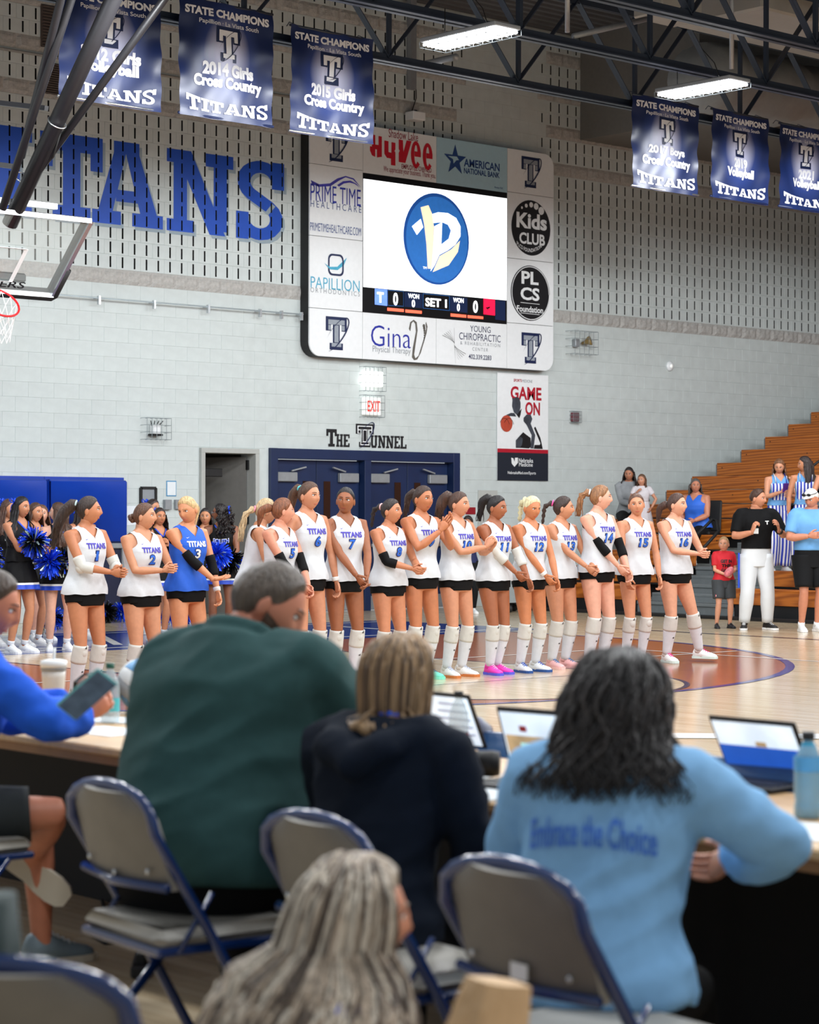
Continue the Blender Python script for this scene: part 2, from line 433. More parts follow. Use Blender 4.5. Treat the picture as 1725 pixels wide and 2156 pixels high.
# side wall behind the bleachers, roof deck
wr = MB().box((38.1, 12, 4.8), (0.2, 40, 9.6)).build('wall_right', m_block); tag(wr, 'pale side wall behind the bleachers', kind='structure')
m_deck = M('roof_deck', (92, 94, 98), 0.6, 0.1, 3)
prof = []; y = -4.0
while y < WV + 0.05:
    prof += [(y, 9.5), (y + .09, 9.5), (y + .11, 9.56), (y + .2, 9.56)]; y += .22
mb = MB(); k = len(prof)
mb.add([(6, p[0], p[1]) for p in prof] + [(38, p[0], p[1]) for p in prof], [(i, i + 1, k + i + 1, k + i) for i in range(k - 1)])
ce = mb.build('ceiling', m_deck); tag(ce, 'grey corrugated metal roof deck', kind='structure')
# ---- doors
mb = MB()
fw = 0.14
mb.box((d1u0 + fw / 2, WV + .06, d1z / 2), (fw, .22, d1z), ch=.004); mb.box((d1u1 - fw / 2, WV + .06, d1z / 2), (fw, .22, d1z), ch=.004)
um = W(772, 960).x
mb.box((um, WV + .06, d1z / 2), (0.13, .2, d1z), ch=.004); mb.box(((d1u0 + d1u1) / 2, WV + .06, d1z - .077), (d1u1 - d1u0 - .004, .212, .15), ch=.004)
dr = mb.build('door_1', m_navy); tag(dr, 'navy double doors under the tunnel sign', kind='structure')
spans = [(d1u0 + fw, um - .065), (um + .065, d1u1 - fw)]
m_ply = M('door_window_glass', (38, 26, 24), 0.1, 0.05)
for a, b in spans:
    h2 = (b - a) / 2
    for q in range(2):
        c = a + h2 * (q + .5)
        leaf = MB().box((c, WV + .12, (d1z - .17) / 2 + .01), (h2 - .012, .05, d1z - .18), ch=.004).build('door_leaf', m_navy, dr)
        sx = c + (h2 * .26 if q == 0 else -h2 * .26)
        MB().box((sx, WV + .093, 1.55), (.13, .01, .85)).build('window_pane', m_ply, leaf)
        mb = MB().box((c + (-.18 if q == 0 else .18), WV + .06, d1z - .42), (.38, .07, .14), ch=.01)
        mb.bar((c + (-.1 if q == 0 else .1), WV + .04, d1z - .33), (c + (.16 if q == 0 else -.16), WV + .02, d1z - .27), .03, .02)
        mb.build('door_closer', m_grey, leaf)
        MB().box((c, WV + .07, 1.0), (h2 * .8, .05, .06), ch=.01).build('push_bar', m_chrome, leaf)
        MB().box((c, WV + .093, .12), (h2 * .9, .008, .2)).build('kick_plate', m_grey, leaf)
m_hall = M('hall_grey', (116, 114, 110), 0.8, 0.05)
m_frame = M('grey_door_frame', (178, 180, 176), 0.5, 0.04)
mb = MB()
for x in (d2u0 - .03, d2u1 + .03): mb.box((x, WV + .05, d2z / 2), (.07, .2, d2z), ch=.004)
mb.box(((d2u0 + d2u1) / 2, WV + .05, d2z + .035), (d2u1 - d2u0 + .13, .2, .07), ch=.004)
d2 = mb.build('door_2', m_frame); tag(d2, 'open grey doorway beside the navy double doors', kind='structure')
mb = MB()
mb.box(((d2u0 + d2u1) / 2 - .9, WV + 1.9, 1.4), (4.2, .1, 2.9)); mb.box((d2u1 + .12, WV + 1.1, 1.4), (.1, 1.6, 2.9)); mb.box(((d2u0 + d2u1) / 2 - .9, WV + 1.1, 2.9), (4.2, 1.7, .1)); mb.box((d2u0 - 2.4, WV + 1.1, 1.4), (.1, 1.6, 2.9))
mb.build('hall_wall', m_hall, d2)
leaf = MB()
hx = d2u1 - .30
leaf.bar((d2u1 - .01, WV + .16, d2z / 2 - .02), (d2u1 - .34, WV + 1.05, d2z / 2 - .02), .045, d2z - .05)
lf = leaf.build('door_leaf', m_hall, d2)
for zz in (.4, 1.4, 2.2): MB().box((d2u1 - .02, WV + .13, zz), (.03, .05, .14)).build('hinge', m_dark, lf)
MB().box((W(450, 965).x + .1, WV + .2, d2z - .28), (.36, .1, .12), ch=.01).build('door_closer', m_dark, d2)
p = W(457, 1045)
nt_ = MB().box((p.x + .6, WV + 1.84, p.z - .02), (.22, .01, .34)).build('notice', M('notice_paper', (196, 190, 184), 0.7, 0.03), d2)
MB().box((p.x + .57, WV + 1.833, p.z + .02), (.1, .004, .24)).build('red_print', M('notice_red', (176, 70, 60), 0.7), nt_)
# ---- trusses
def truss(v, zb, zt, u0, u1, ph, label, half=1.125):
    t = thing('roof_truss', label, 'truss', (u0, v, zb), 0, 'roof trusses')
    mb = MB()
    for s_ in (-1, 1):
        mb.box(((u0 + u1) / 2, v + s_ * .055, zb + .008), (u1 - u0, .09, .016)); mb.box(((u0 + u1) / 2, v + s_ * .02, zb + .055), (u1 - u0, .016, .11))
    mb.build('bottom_chord', m_steel, t, world=True)
    mb = MB()
    for s_ in (-1, 1):
        mb.box(((u0 + u1) / 2, v + s_ * .055, zt - .008), (u1 - u0, .09, .016)); mb.box(((u0 + u1) / 2, v + s_ * .02, zt - .055), (u1 - u0, .016, .11))
    mb.build('top_chord', m_steel, t, world=True)
    k = 0; u = ph
    while u < u1:
        if u > u0:
            for s_ in (-1, 1):
                mb = MB()
                for e in (-1, 1): mb.bar((u, v + e * .022, zb + .06), (u + s_ * half, v + e * .022, zt - .06), .05, .012)
                mb.build('diagonal_brace', m_steel, t, world=True)
            MB().bar((u + .03, v, zb + .06), (u + .03, v, zt - .06), .05, .05).build('vertical_post', m_steel, t, world=True)
        u += 2 * half
    return t
truss(20.13, 7.03, 8.4, 12, 37, 17.8 - 2.25, 'navy steel truss nearest the block wall carrying the banners')
truss(17.9, 7.0, 8.4, 14, 37, 15.6, 'navy steel truss above the lit lamps, second from the wall')
truss(16.0, 7.0, 8.4, 15, 37, 16.4, 'navy steel truss crossing the top right corner of the roof')
m_pipe = M('galvanised_pipe', (176, 180, 184), 0.4, 0.06, metal=0.4)
def pipe(name, label, pts, r, mat=None, cat='pipe', group=None):
    o = MB().tube([Vector(p) - Vector(pts[0]) for p in pts], r, 8).build(name, mat or m_pipe, None, True); o.location = pts[0]
    return tag(o, label, cat, group)
q1, q2 = VP(1195, 0, 18.2), VP(1195, 68, 18.2)
pipe('sprinkler_drop', 'short white vertical pipe above the truss, right of the bright lamp', [(q2.x, q2.y, 9.5), q2], .03)
q2 = VP(1541, 145, 18.6); q1 = Vector((q2.x, q2.y, 9.5))
pipe('sprinkler_drop', 'galvanised vertical pipe hanging near the right lamp', [q1, q2], .03)
pipe('brace_angle', 'pale steel brace sloping across the truss bottom chord', [VP(1208, 76, 17.9), VP(1362, 40, 18.4)], .035, m_grey, 'brace')
pipe('brace_angle', 'thin grey steel brace bolted on the wall below the left lamp', [W(868, 140, .05), VP(960, 120, 20.0)], .045, m_grey, 'brace')
o = MB().box((0, 0, 0), (.12, .1, 1.6)).build('wall_bracket', m_grey); o.location = W(867, 80, .06); tag(o, 'grey vertical steel channel on the wall above the scoreboard', 'bracket')
# bulkhead + fabric duct
ub = W(1222, 250).x; zb = W(1222, 295).z
bk = MB().box((ub + 4, WV - 1.3, (zb + 9.5) / 2), (8, 2.6, 9.5 - zb)).build('trim_1', m_hall); tag(bk, 'grey bulkhead boxed out under the roof', kind='structure')
m_fab = M('fabric_duct', (150, 152, 150), 0.5, 0.1, 4, 0.6, 6)
rings = []
for i in range(40):
    u = 25.5 + i * .28; r0 = .62 + .05 * math.sin(i * 1.3) + .03 * math.sin(i * 2.9)
    rings.append([(u, 21.7 + r0 * math.cos(2 * math.pi * j / 24), 8.15 + (r0 + .03 * math.sin(j * 2.2 + i * .6)) * .8 * math.sin(2 * math.pi * j / 24)) for j in range(24)])
o = MB().loft([[Vector(p) - Vector((25.5, 21.7, 8.15)) for p in r_] for r_ in rings]).build('air_duct', m_fab, None, True); o.location = (25.5, 21.7, 8.15)
tag(o, 'crumpled silver fabric air duct under the roof at right', 'duct')
m_duct = M('galvanised_duct', (168, 166, 160), 0.5, 0.08, 2)
o = MB().box((0, 0, 0), (7, 1.5, .5), ch=.03).build('air_duct', m_duct); o.location = VP(1640, 45, 19.0) + Vector((2.2, 0, .1)); tag(o, 'large flat pale metal duct in the top right corner', 'duct')
o = MB().box((0, 0, 0), (.8, .5, .4), ch=.02).build('unit_heater_box', m_duct); o.location = VP(1470, 25, 18.9) + Vector((-.6, 0, 0)); tag(o, 'small pale sheet metal box among the trusses', 'box')
# ---- lit high bay fixtures
m_lamp = M('lamp_tube', (250, 252, 255), 0.3, 0.0, emit=9.0)
def fixture(u, v, label):
    t = thing('high_bay_lamp', label, 'lamp', (u, v, 6.72), 0, 'lit high bay lamps')
    MB().box((0, 0, .05), (.40, 1.2, .05), ch=.01).build('housing', m_grey, t)
    for i in range(6):
        x = -.15 + .06 * i
        MB().tube([(x, -.58, .0), (x, .58, .0)], .018, 8).build('lamp_tube', m_lamp, t, True)
    mb = MB()
    for i in range(9): mb.tube([(-.2, -.6 + .15 * i, .03), (-.2, -.6 + .15 * i, -.035), (.2, -.6 + .15 * i, -.035), (.2, -.6 + .15 * i, .03)], .004, 4)
    for x in (-.2, 0, .2): mb.tube([(x, -.6, -.035), (x, .6, -.035)], .004, 4)
    mb.build('wire_guard', m_wire, t)
    MB().tube([(0, -.3, .07), (.05, -.15, .32), (0, 0, .5)], .006, 5).build('power_cord', m_dark, t); MB().tube([(0, .4, .07), (0, .4, .4)], .006, 5).build('hanger', m_dark, t)
fixture(16.6, 17.4, 'glowing white lamp with wire guard above the scoreboard'); fixture(20.7, 17.55, 'glowing white lamp with wire guard above the 2017 banner')
# ---- bleachers
m_wood = None
def wood_mat():
    m = bpy.data.materials.new('bleacher_oak'); m.use_nodes = True; nt = m.node_tree; b = nt.nodes['Principled BSDF']
    tc = nt.nodes.new('ShaderNodeTexCoord'); mp = nt.nodes.new('ShaderNodeMapping'); mp.inputs['Scale'].default_value = (3, .35, 5)
    nt.links.new(tc.outputs['Object'], mp.inputs[0])
    wv = nt.nodes.new('ShaderNodeTexWave'); wv.wave_type = 'RINGS'; wv.inputs['Scale'].default_value = 1.6; wv.inputs['Distortion'].default_value = 7; wv.inputs['Detail'].default_value = 3
    nt.links.new(mp.outputs[0], wv.inputs['Vector'])
    r = nt.nodes.new('ShaderNodeValToRGB'); r.color_ramp.elements[0].color = lin((150, 78, 24)); r.color_ramp.elements[1].color = lin((196, 112, 40))
    nt.links.new(wv.outputs['Fac'], r.inputs[0]); nt.links.new(r.outputs[0], b.inputs['Base Color']); b.inputs['Roughness'].default_value = 0.3
    return m
m_wood = wood_mat()
m_step = M('grey_step', (112, 118, 120), 0.6, 0.06)
BL0, BLT = 24.3, 0.41
m_bolt = MB().tube([(0, 0, 0), (.012, 0, 0)], .012, 6).mesh('bolt', m_dark)
bl = thing('bleacher', 'oak bleacher rows climbing to the right with grey aisle steps', 'bleacher', (BL0, 14, 0))
for k in range(19):
    u = BL0 + .664 * k; z = BLT + .244 * k
    segs = [(21.85, 23.8 if k < 4 else 24.75), (2.0, 20.0)] if k < 12 else [(2.0, 24.75)]
    for a, b in segs:
        bd = MB().box((u + .02, (a + b) / 2, z - .10), (.04, b - a, .20), ch=.006).build('seat_front_board', m_wood, bl, world=True)
        MB().box((u + .14, (a + b) / 2, z + .012), (.28, b - a, .03), ch=.006).build('seat_board', m_wood, bl, world=True)
        n = max(2, int((b - a) / 1.5))
        for i in range(n + 1):
            bo = link('bolt', m_bolt, bd); bo.location = (u - .002, a + .12 + (b - a - .24) * i / n, z - .06)
        MB().box((u + .46, (a + b) / 2, z - .22), (.5, b - a, .03)).build('foot_deck', m_step, bl, world=True)
        MB().box((u + .33, (a + b) / 2, z - .33), (.02, b - a, .2)).build('riser_panel', m_dark, bl, world=True)
        MB().box((u + .3, b + .01, z - .15), (.6, .02, .3)).build('end_panel', m_step, bl, world=True)
    if k < 12:
        MB().box((u + .33, 20.92, z - .23), (.66, 1.84, .05), ch=.006).build('aisle_step', m_step, bl, world=True); MB().box((u + .5, 20.92, z - .11), (.33, 1.84, .04), ch=.006).build('aisle_step', m_step, bl, world=True)
        MB().box((u + .03, 20.92, z - .33), (.02, 1.84, .2)).build('riser_panel', m_step, bl, world=True); MB().box((u + .35, 20.92, z - .17), (.02, 1.84, .1)).build('riser_panel', m_step, bl, world=True)
MB().box((BL0 + .05, 13.4, .11), (.05, 22.8, .2)).build('black_skirt', m_dark, bl, world=True)
MB().box((BL0 - .12, 13.4, .02), (.3, 22.8, .04)).build('base_rail', m_dark, bl, world=True)
# ================================================================ SCOREBOARD, BANNERS, SIGNS
def cp(base):
    return lambda x, y: (base[0] + x / base[2], base[1] + y / base[2])
c2 = cp((620, 200, 2.875)); c3 = cp((760, 580, 5.390625)); c4 = cp((1030, 770, 8.2143))
def wtext(parent, body, c, w, h, off, mat, bold=0.0, name='lettering', spacing=1.0, arc=0.0):
    """flat lettering on the scoreboard wall; c centre pixel, w and h pixel size"""
    V, F, sz = text2d(body, bold, 3, spacing)
    p = W(c[0], c[1], off); u0 = W(c[0] - w / 2, c[1], off).x; u1 = W(c[0] + w / 2, c[1], off).x
    hz = abs(W(c[0], c[1] - h / 2, off).z - W(c[0], c[1] + h / 2, off).z)
    P = [(u0 + (u1 - u0) * a, WV - off, p.z - hz / 2 + hz * b + arc * hz * (2 * a - 1) ** 2) for a, b in V]
    return MB().add(P, F).build(name, mat, parent, world=True)
def wpoly(parent, pts, cf, off, mat, name='logo_shape'):
    P = [W(*cf(*q), off) for q in pts]
    return MB().add(P, [tuple(range(len(P)))]).build(name, mat, parent, world=True)
def wpolys(parent, polys, off, mat, name):      # polys in (u,z)
    mb = MB()
    for i, q in enumerate(polys): mb.add([(a, WV - off - .0002 * i, b) for a, b in q], [tuple(range(len(q)))])
    return mb.build(name, mat, parent, world=True)
def circ(cx, cz, ru, rz, n=40, a0=0, a1=360):
    return [(cx + ru * math.cos(math.radians(a0 + (a1 - a0) * i / n)), cz + rz * math.sin(math.radians(a0 + (a1 - a0) * i / n))) for i in range(n + (0 if a1 - a0 == 360 else 1))]
def swoosh(cx, cz, size, t0=-150, t1=120, wmax=.05):
    """tapered orbit ring round the T, tilted"""
    o, i_ = [], []
    for k in range(25):
        f = k / 24; a = math.radians(t0 + (t1 - t0) * f); wd = wmax * size * math.sin(math.pi * min(1, max(0.02, f))) ** .7 * (1.3 - f)
        for lst, e in ((o, wd / 2), (i_, -wd / 2)):
            x = (size * .62 + e) * math.cos(a); z = (size * .22 + e) * math.sin(a)
            ang = math.radians(48); lst.append((cx + x * math.cos(ang) - z * math.sin(ang), cz + x * math.sin(ang) + z * math.cos(ang)))
    return band(o, i_)
def tpolys(cx, cz, w, h, grow=0.0):
    wd, ps = SL['T']; out = []
    for q in ps:
        r_ = [(cx + (p[0] / wd - .5) * w, cz + (p[1] - .5) * h) for p in q]
        xs = [p[0] for p in r_]; zs = [p[1] for p in r_]
        out.append(rect(min(xs) - grow, min(zs) - grow, max(xs) + grow, max(zs) + grow))
    return out
m_tn = M('logo_navy', (20, 36, 78), 0.4, 0.04); m_tg = M('logo_grey', (150, 158, 168), 0.4, 0.05); m_red = M('sign_red', (206, 20, 46), 0.4, 0.03)
m_ink = M('black_ink', (16, 18, 24), 0.5, 0.03); m_ltb = M('pale_blue_vinyl', (176, 212, 228), 0.4, 0.02); m_anb = M('bank_blue', (36, 72, 138), 0.4, 0.03)
m_pur = M('purple_ink', (66, 60, 170), 0.4, 0.25, 5); m_gry = M('grey_ink', (140, 146, 152), 0.5, 0.03); m_teal = M('teal_ink', (70, 168, 200), 0.4, 0.1); m_taupe = M('taupe_ink', (96, 92, 86), 0.5, 0.05); m_gina = M('gina_blue', (30, 44, 160), 0.4, 0.05); m_rd2 = M('maroon_ink', (150, 24, 60), 0.5)
OF = 0.22
uL, uR = W(652, 500, OF).x, W(1166, 560, OF).x
zT, zB = W(1117, 319, OF).z, W(1117, 779, OF).z
sb = thing('scoreboard', 'large white scoreboard with glowing video screen and sponsor panels', 'scoreboard', ((uL + uR) / 2, WV, zB))
def rrect(u0, z0, u1, z1, r_, corners=(1, 1, 1, 1), n=6):
    P = []
    for (cx, cz, a, on) in ((u1 - r_, z1 - r_, 0, corners[0]), (u0 + r_, z1 - r_, 90, corners[1]), (u0 + r_, z0 + r_, 180, corners[2]), (u1 - r_, z0 + r_, 270, corners[3])):
        if on: P += [(cx + r_ * math.cos(math.radians(a + 90 * i / n)), cz + r_ * math.sin(math.radians(a + 90 * i / n))) for i in range(n + 1)]
        else: P.append((cx + (r_ if a in (0, 270) else -r_), cz + (r_ if a in (0, 90) else -r_)))
    return P
cab = rrect(uL, zB, uR, zT, .22)
MB().prism([(a, WV - OF + .03, b) for a, b in cab], (0, OF - .04, 0)).build('cabinet', m_dark, sb, world=True)
xs = [uL, W(764, 520, OF).x, W(919, 540, OF).x, W(1068, 540, OF).x, uR]
zl = [zT, W(707, 351, OF).z, W(707, 501, OF).z, W(707, 652, OF).z, zB]
zr = [zT, W(1117, 410, OF).z, W(1117, 548, OF).z, W(1117, 683, OF).z, zB]
zst, zsb = W(767, 364, OF).z, W(764, 657, OF).z
def panel(u0, z0, u1, z1, mat, corners=(0, 0, 0, 0)):
    g = .004; P = rrect(u0 + g, z0 + g, u1 - g, z1 - g, .2, corners)
    return MB().prism([(a, WV - OF, b) for a, b in P], (0, .028, 0)).build('ad_panel', mat, sb, world=True)
e = .004
def tlogo(parent, cx, cz, h):
    w_ = h * .82
    wpolys(parent, tpolys(cx, cz, w_, h, .028 * h), OF + e, m_tn, 'logo_outline'); wpolys(parent, tpolys(cx, cz, w_ * .86, h * .88, -.01 * h), OF + 2 * e, m_tg, 'logo_letter')
    wpolys(parent, swoosh(cx, cz - .02, h * 1.15), OF + 3 * e, m_tn, 'logo_ring')
pL = [panel(xs[0], zl[1], xs[1], zl[0], m_white, (0, 1, 0, 0)), panel(xs[0], zl[2], xs[1], zl[1], m_white), panel(xs[0], zl[3], xs[1], zl[2], m_white), panel(xs[0], zl[4], xs[1], zl[3], m_white, (0, 0, 1, 0))]
pR = [panel(xs[3], zr[1], xs[4], zr[0], m_white, (1, 0, 0, 0)), panel(xs[3], zr[2], xs[4], zr[1], m_white), panel(xs[3], zr[3], xs[4], zr[2], m_white), panel(xs[3], zr[4], xs[4], zr[3], m_white, (0, 0, 0, 1))]
pH = panel(xs[1], zst, xs[2], zT, m_white); pA = panel(xs[2], zst, xs[3], zT, m_ltb)
pG = panel(xs[1], zB, xs[2], zsb, m_white); pY = panel(xs[2], zB, xs[3], zsb, m_white)
for pn, c in ((pL[0], (708, 305)), (pL[3], (708, 702)), (pR[0], (1117, 363)), (pR[3], (1117, 733))):
    q = W(*c, OF); tlogo(pn, q.x, q.z, .47)
wtext(pL[1], 'PRIME TIME', c2(250, 605), 106, 35, OF + e, m_gina, -.004); wtext(pL[1], 'HEALTHCARE', c2(252, 675), 107, 14, OF + e, m_anb, -.006, spacing=1.5); wtext(pL[1], 'PRIMETIMEHEALTHCARE.COM', c2(250, 812), 107, 17, OF + e, m_anb, -.004)
wpoly(pL[1], [(100, 515), (150, 540), (215, 535), (260, 505), (310, 490), (360, 505), (405, 562), (355, 512), (310, 498), (268, 520), (220, 552), (150, 556), (107, 540)], c2, OF + e, m_pur)
wpoly(pL[1], [(258, 545), (295, 522), (340, 518), (375, 537), (395, 560), (365, 538), (335, 530), (300, 536), (270, 555)], c2, OF + e, m_pur)
ring_o = rrect(0, 0, 1, 1, .25); ring_i = rrect(.09, .09, .91, .91, .2)
a_, b_ = W(*c2(203, 1090), OF), W(*c2(297, 968), OF)
mp_ = lambda q: (a_.x + (b_.x - a_.x) * q[0], a_.z + (b_.z - a_.z) * q[1])
wpolys(pL[2], band([mp_(q) for q in ring_o + ring_o[:1]], [mp_(q) for q in ring_i + ring_i[:1]]), OF + e, m_tn, 'logo_ring')
wpoly(pL[2], [(182, 1018), (215, 1040), (260, 1040), (318, 985), (300, 1030), (262, 1060), (215, 1055)], c2, OF + 2 * e, m_teal)
wtext(pL[2], 'PAPILLION', c2(247, 1145), 103, 24, OF + e, m_teal, -.006); wtext(pL[2], 'ORTHODONTICS', c2(247, 1192), 104, 10, OF + e, m_gry, -.004, spacing=1.4)
wtext(pH, 'Shadow Lake', c2(660, 243), 62, 18, OF + e, m_rd2); wtext(pH, 'EMPLOYEE OWNED', c2(740, 444), 63, 10, OF + e, m_rd2, .01); wtext(pH, 'We appreciate your business. Thank you.', c2(698, 472), 110, 15, OF + e, m_rd2)
hv = [[(470, 240), (490, 243), (490, 300), (510, 303), (510, 248), (530, 252), (530, 375), (500, 378), (500, 330), (490, 328), (490, 375), (470, 365), (458, 335), (458, 310), (470, 312)],
      [(545, 275), (570, 280), (570, 345), (588, 350), (588, 285), (612, 290), (612, 330), (606, 338), (612, 348), (612, 428), (585, 424), (585, 385), (560, 380), (545, 355)],
      [(632, 268), (658, 274), (660, 345), (680, 275), (710, 280), (672, 412), (632, 405), (632, 350), (638, 338), (632, 328)]]
for q in hv: wpoly(pH, q, c2, OF + e, m_red, 'logo_letter')
for x0 in (707, 778):
    a_ = W(*c2(x0 + 28, 362 + (x0 - 707) * .16), OF); sc_ = .185
    wpolys(pH, band(circ(a_.x, a_.z, .105, .21, 24, 5, 318), circ(a_.x, a_.z, .035, .15, 24, 5, 318)) + [rect(a_.x - .03, a_.z - .03, a_.x + .10, a_.z + .05)], OF + e, m_red, 'logo_letter')
wtext(pA, 'AMERICAN', c2(1135, 424), 75, 17, OF + e, m_anb, .022); wtext(pA, 'NATIONAL BANK', c2(1135, 472), 75, 12, OF + e, m_anb, .02)
a_ = W(*c2(973, 395), OF)
star = [(a_.x + (.25 if k % 2 == 0 else .10) * math.sin(math.radians(36 * k)), a_.z + (.25 if k % 2 == 0 else .10) * math.cos(math.radians(36 * k))) for k in range(10)]
wpolys(pA, [star], OF + e, m_anb, 'logo_star'); wpolys(pA, [[(a_.x - .16, a_.z + .05), (a_.x + .03, a_.z + .06), (a_.x + .08, a_.z + .01), (a_.x + .02, a_.z), (a_.x - .04, a_.z - .06), (a_.x - .05, a_.z + .01)]], OF + 2 * e, m_ltb, 'logo_bird')
wtext(pA, 'Member FDIC', c2(1238, 562), 18, 4, OF + e, m_anb)
wtext(pG, 'Gina', c3(342, 695), 84, 44, OF + e, m_gina, -.01); wtext(pG, 'Physical Therapy', c3(350, 855), 80, 17, OF + e, m_gry, -.004)
wpoly(pG, [(545, 605), (560, 530), (600, 502), (635, 530), (645, 620), (605, 900), (620, 940), (655, 910), (720, 700), (742, 600), (735, 545), (742, 525), (757, 580), (748, 650), (680, 880), (640, 955), (605, 962), (580, 930), (590, 820), (625, 640), (618, 550), (595, 520), (575, 545), (562, 635)], c3, OF + e, m_taupe)
for k in range(8): 
    q = W(*c3(714 + 8 * math.sin(k * .5), 572 + 27 * k), OF); r_ = .028 * (1 - k / 9.5); wpolys(pG, [circ(q.x, q.z, r_, r_, 12)], OF + e, m_taupe, 'logo_dot')
for body, c, w_, h_, b_ in (('YOUNG', (1357, 610), 43, 13, -.002), ('CHIROPRACTIC', (1352, 703), 87, 15, -.002), ('& REHABILITATION', (1355, 780), 84, 7, -.004), ('CENTER', (1355, 840), 33, 7, -.004), ('402.339.2283', (1353, 928), 48, 10, .012)):
    wtext(pY, body, c3(*c), w_, h_, OF + e, m_tn if h_ > 8 else m_gry, b_, spacing=1.0 if h_ > 8 else 1.35)
for k in range(7):
    for sg in (0, 1):
        pts = []
        for f in range(7):
            t = f / 6
            if sg == 0: x, y = 1062 + (925 + 20 * k - 1062) * t ** 1.6 * (1 if k < 6 else .2), 775 + (680 - 14 * k - 775) * t * 1.02
            else: x, y = 1062 + (1190 - 19 * k - 1062) * t ** 1.6, 785 + (890 + 18 * k - 785) * t
            pts.append(W(*c3(x, y), OF + e))
        o_ = [(p.x, p.z + .004) for p in pts]; i_ = [(p.x + .003, p.z - .004) for p in pts]
        wpolys(pY, band(o_, i_), OF + e, m_ink, 'logo_line')
for pn, (cx, cy), top in ((pR[1], (1432, 805), 0), (pR[2], (1428, 1200), 1)):
    q = W(*c2(cx, cy), OF); ru = (W(*c2(cx + 118, cy), OF).x - W(*c2(cx - 118, cy), OF).x) / 2
    wpolys(pn, [circ(q.x, q.z, ru, ru)], OF + e, m_ink, 'logo_disc')
    if top == 0:
        wtext(pn, 'Kids', c2(1437, 765), 64, 33, OF + 2 * e, m_white, .035); wtext(pn, 'CLUB', c2(1440, 872), 54, 24, OF + 2 * e, m_white, .03)
        wtext(pn, 'PLCS FOUNDATION', c2(1422, 940), 52, 8, OF + 2 * e, m_white, .01, arc=1.6)
        for k, (x, y) in enumerate(((1376, 682), (1402, 670), (1432, 665), (1462, 675), (1493, 702))):
            qq = W(*c2(x, y), OF); r_ = .022 + .011 * k; wpolys(pn, [circ(qq.x, qq.z, r_, r_, 14)], OF + 2 * e, m_white, 'logo_dot')
    else:
        wpolys(pn, band(circ(q.x, q.z, ru * .97, ru * .97, 40, 0, 359.9), circ(q.x, q.z, ru * .94, ru * .94, 40, 0, 359.9)), OF + 2 * e, m_white, 'logo_ring')
        wtext(pn, 'PL', c2(1427, 1108), 36, 27, OF + 2 * e, m_white, .03); wtext(pn, 'CS', c2(1427, 1205), 40, 27, OF + 2 * e, m_white, .03)
        wtext(pn, 'Foundation', c2(1427, 1298), 55, 13, OF + 2 * e, m_white, .02)
        for dz in (1262, 1325): wpoly(pn, [(1370, dz - 8), (1485, dz + 4), (1485, dz + 7), (1370, dz - 5)], c2, OF + 2 * e, m_white, 'logo_line')
# video screen
m_sw = M('screen_white', (250, 253, 255), 0.4, 0.0, emit=1.3); m_sblue = M('screen_blue', (36, 92, 158), 0.4, 0.05, emit=.75); m_sdk = M('screen_navy_ring', (22, 70, 140), .4, 0, emit=.5)
m_sbeige = M('screen_beige', (250, 216, 172), 0.4, 0.02, emit=.9); m_sblk = M('screen_black', (6, 8, 14), 0.3, 0.0); m_snav = M('screen_navy', (14, 30, 62), 0.3, 0, emit=.4); m_sred = M('screen_red', (240, 96, 70), 0.4, 0, emit=1.0); m_slb = M('screen_logo_blue', (96, 130, 214), .4, .1, emit=.9); m_crim = M('screen_crimson', (226, 16, 60), .4, 0, emit=.9)
scr = MB().box(((xs[1] + xs[3]) / 2, WV - OF + .02, (zst + zsb) / 2), (xs[3] - xs[1], .03, zst - zsb)).build('video_screen', m_sblk, sb, world=True)
zs2 = W(765, 604, OF).z
SO = OF + .002
wpolys(scr, [rect(xs[1] + .01, zs2, xs[3] - .01, zst - .09)], SO, m_sw, 'picture')
q = W(*c2(860, 872), OF); rz = .715; ru = .70
wpolys(scr, [circ(q.x, q.z, ru, rz, 48)], SO + e, m_sdk, 'emblem_rim'); wpolys(scr, [circ(q.x + .01, q.z - .01, ru * .94, rz * .94, 48)], SO + 2 * e, m_sblue, 'emblem_disc')
wpoly(scr, [(712, 795), (765, 750), (780, 800), (742, 847)], c2, SO + 3 * e, m_sw, 'emblem_shape')
wpoly(scr, [(830, 722), (870, 710), (930, 715), (980, 745), (1006, 795), (1006, 855), (975, 905), (930, 940), (878, 968), (850, 1030), (825, 1068), (838, 960), (845, 870), (848, 795), (895, 770), (890, 905), (935, 870), (948, 820), (930, 785), (895, 770), (840, 775)], c2, SO + 3 * e, m_sw, 'emblem_shape')
wpoly(scr, [(765, 680), (812, 667), (834, 720), (845, 800), (842, 900), (832, 1052), (808, 1050), (800, 900), (786, 780)], c2, SO + 4 * e, m_sbeige, 'emblem_shape')
wpoly(scr, [(1003, 882), (990, 950), (935, 1030), (838, 1072), (880, 975), (950, 935)], c2, SO + 4 * e, m_sbeige, 'emblem_shape')
wtext(scr, 'TM', c2(790, 1046), 8, 5, SO + 3 * e, m_sw)
wpoly(scr, [(22, 130), (1645, 285), (1645, 525), (22, 405)], c3, SO, m_sblk, 'score_strip')
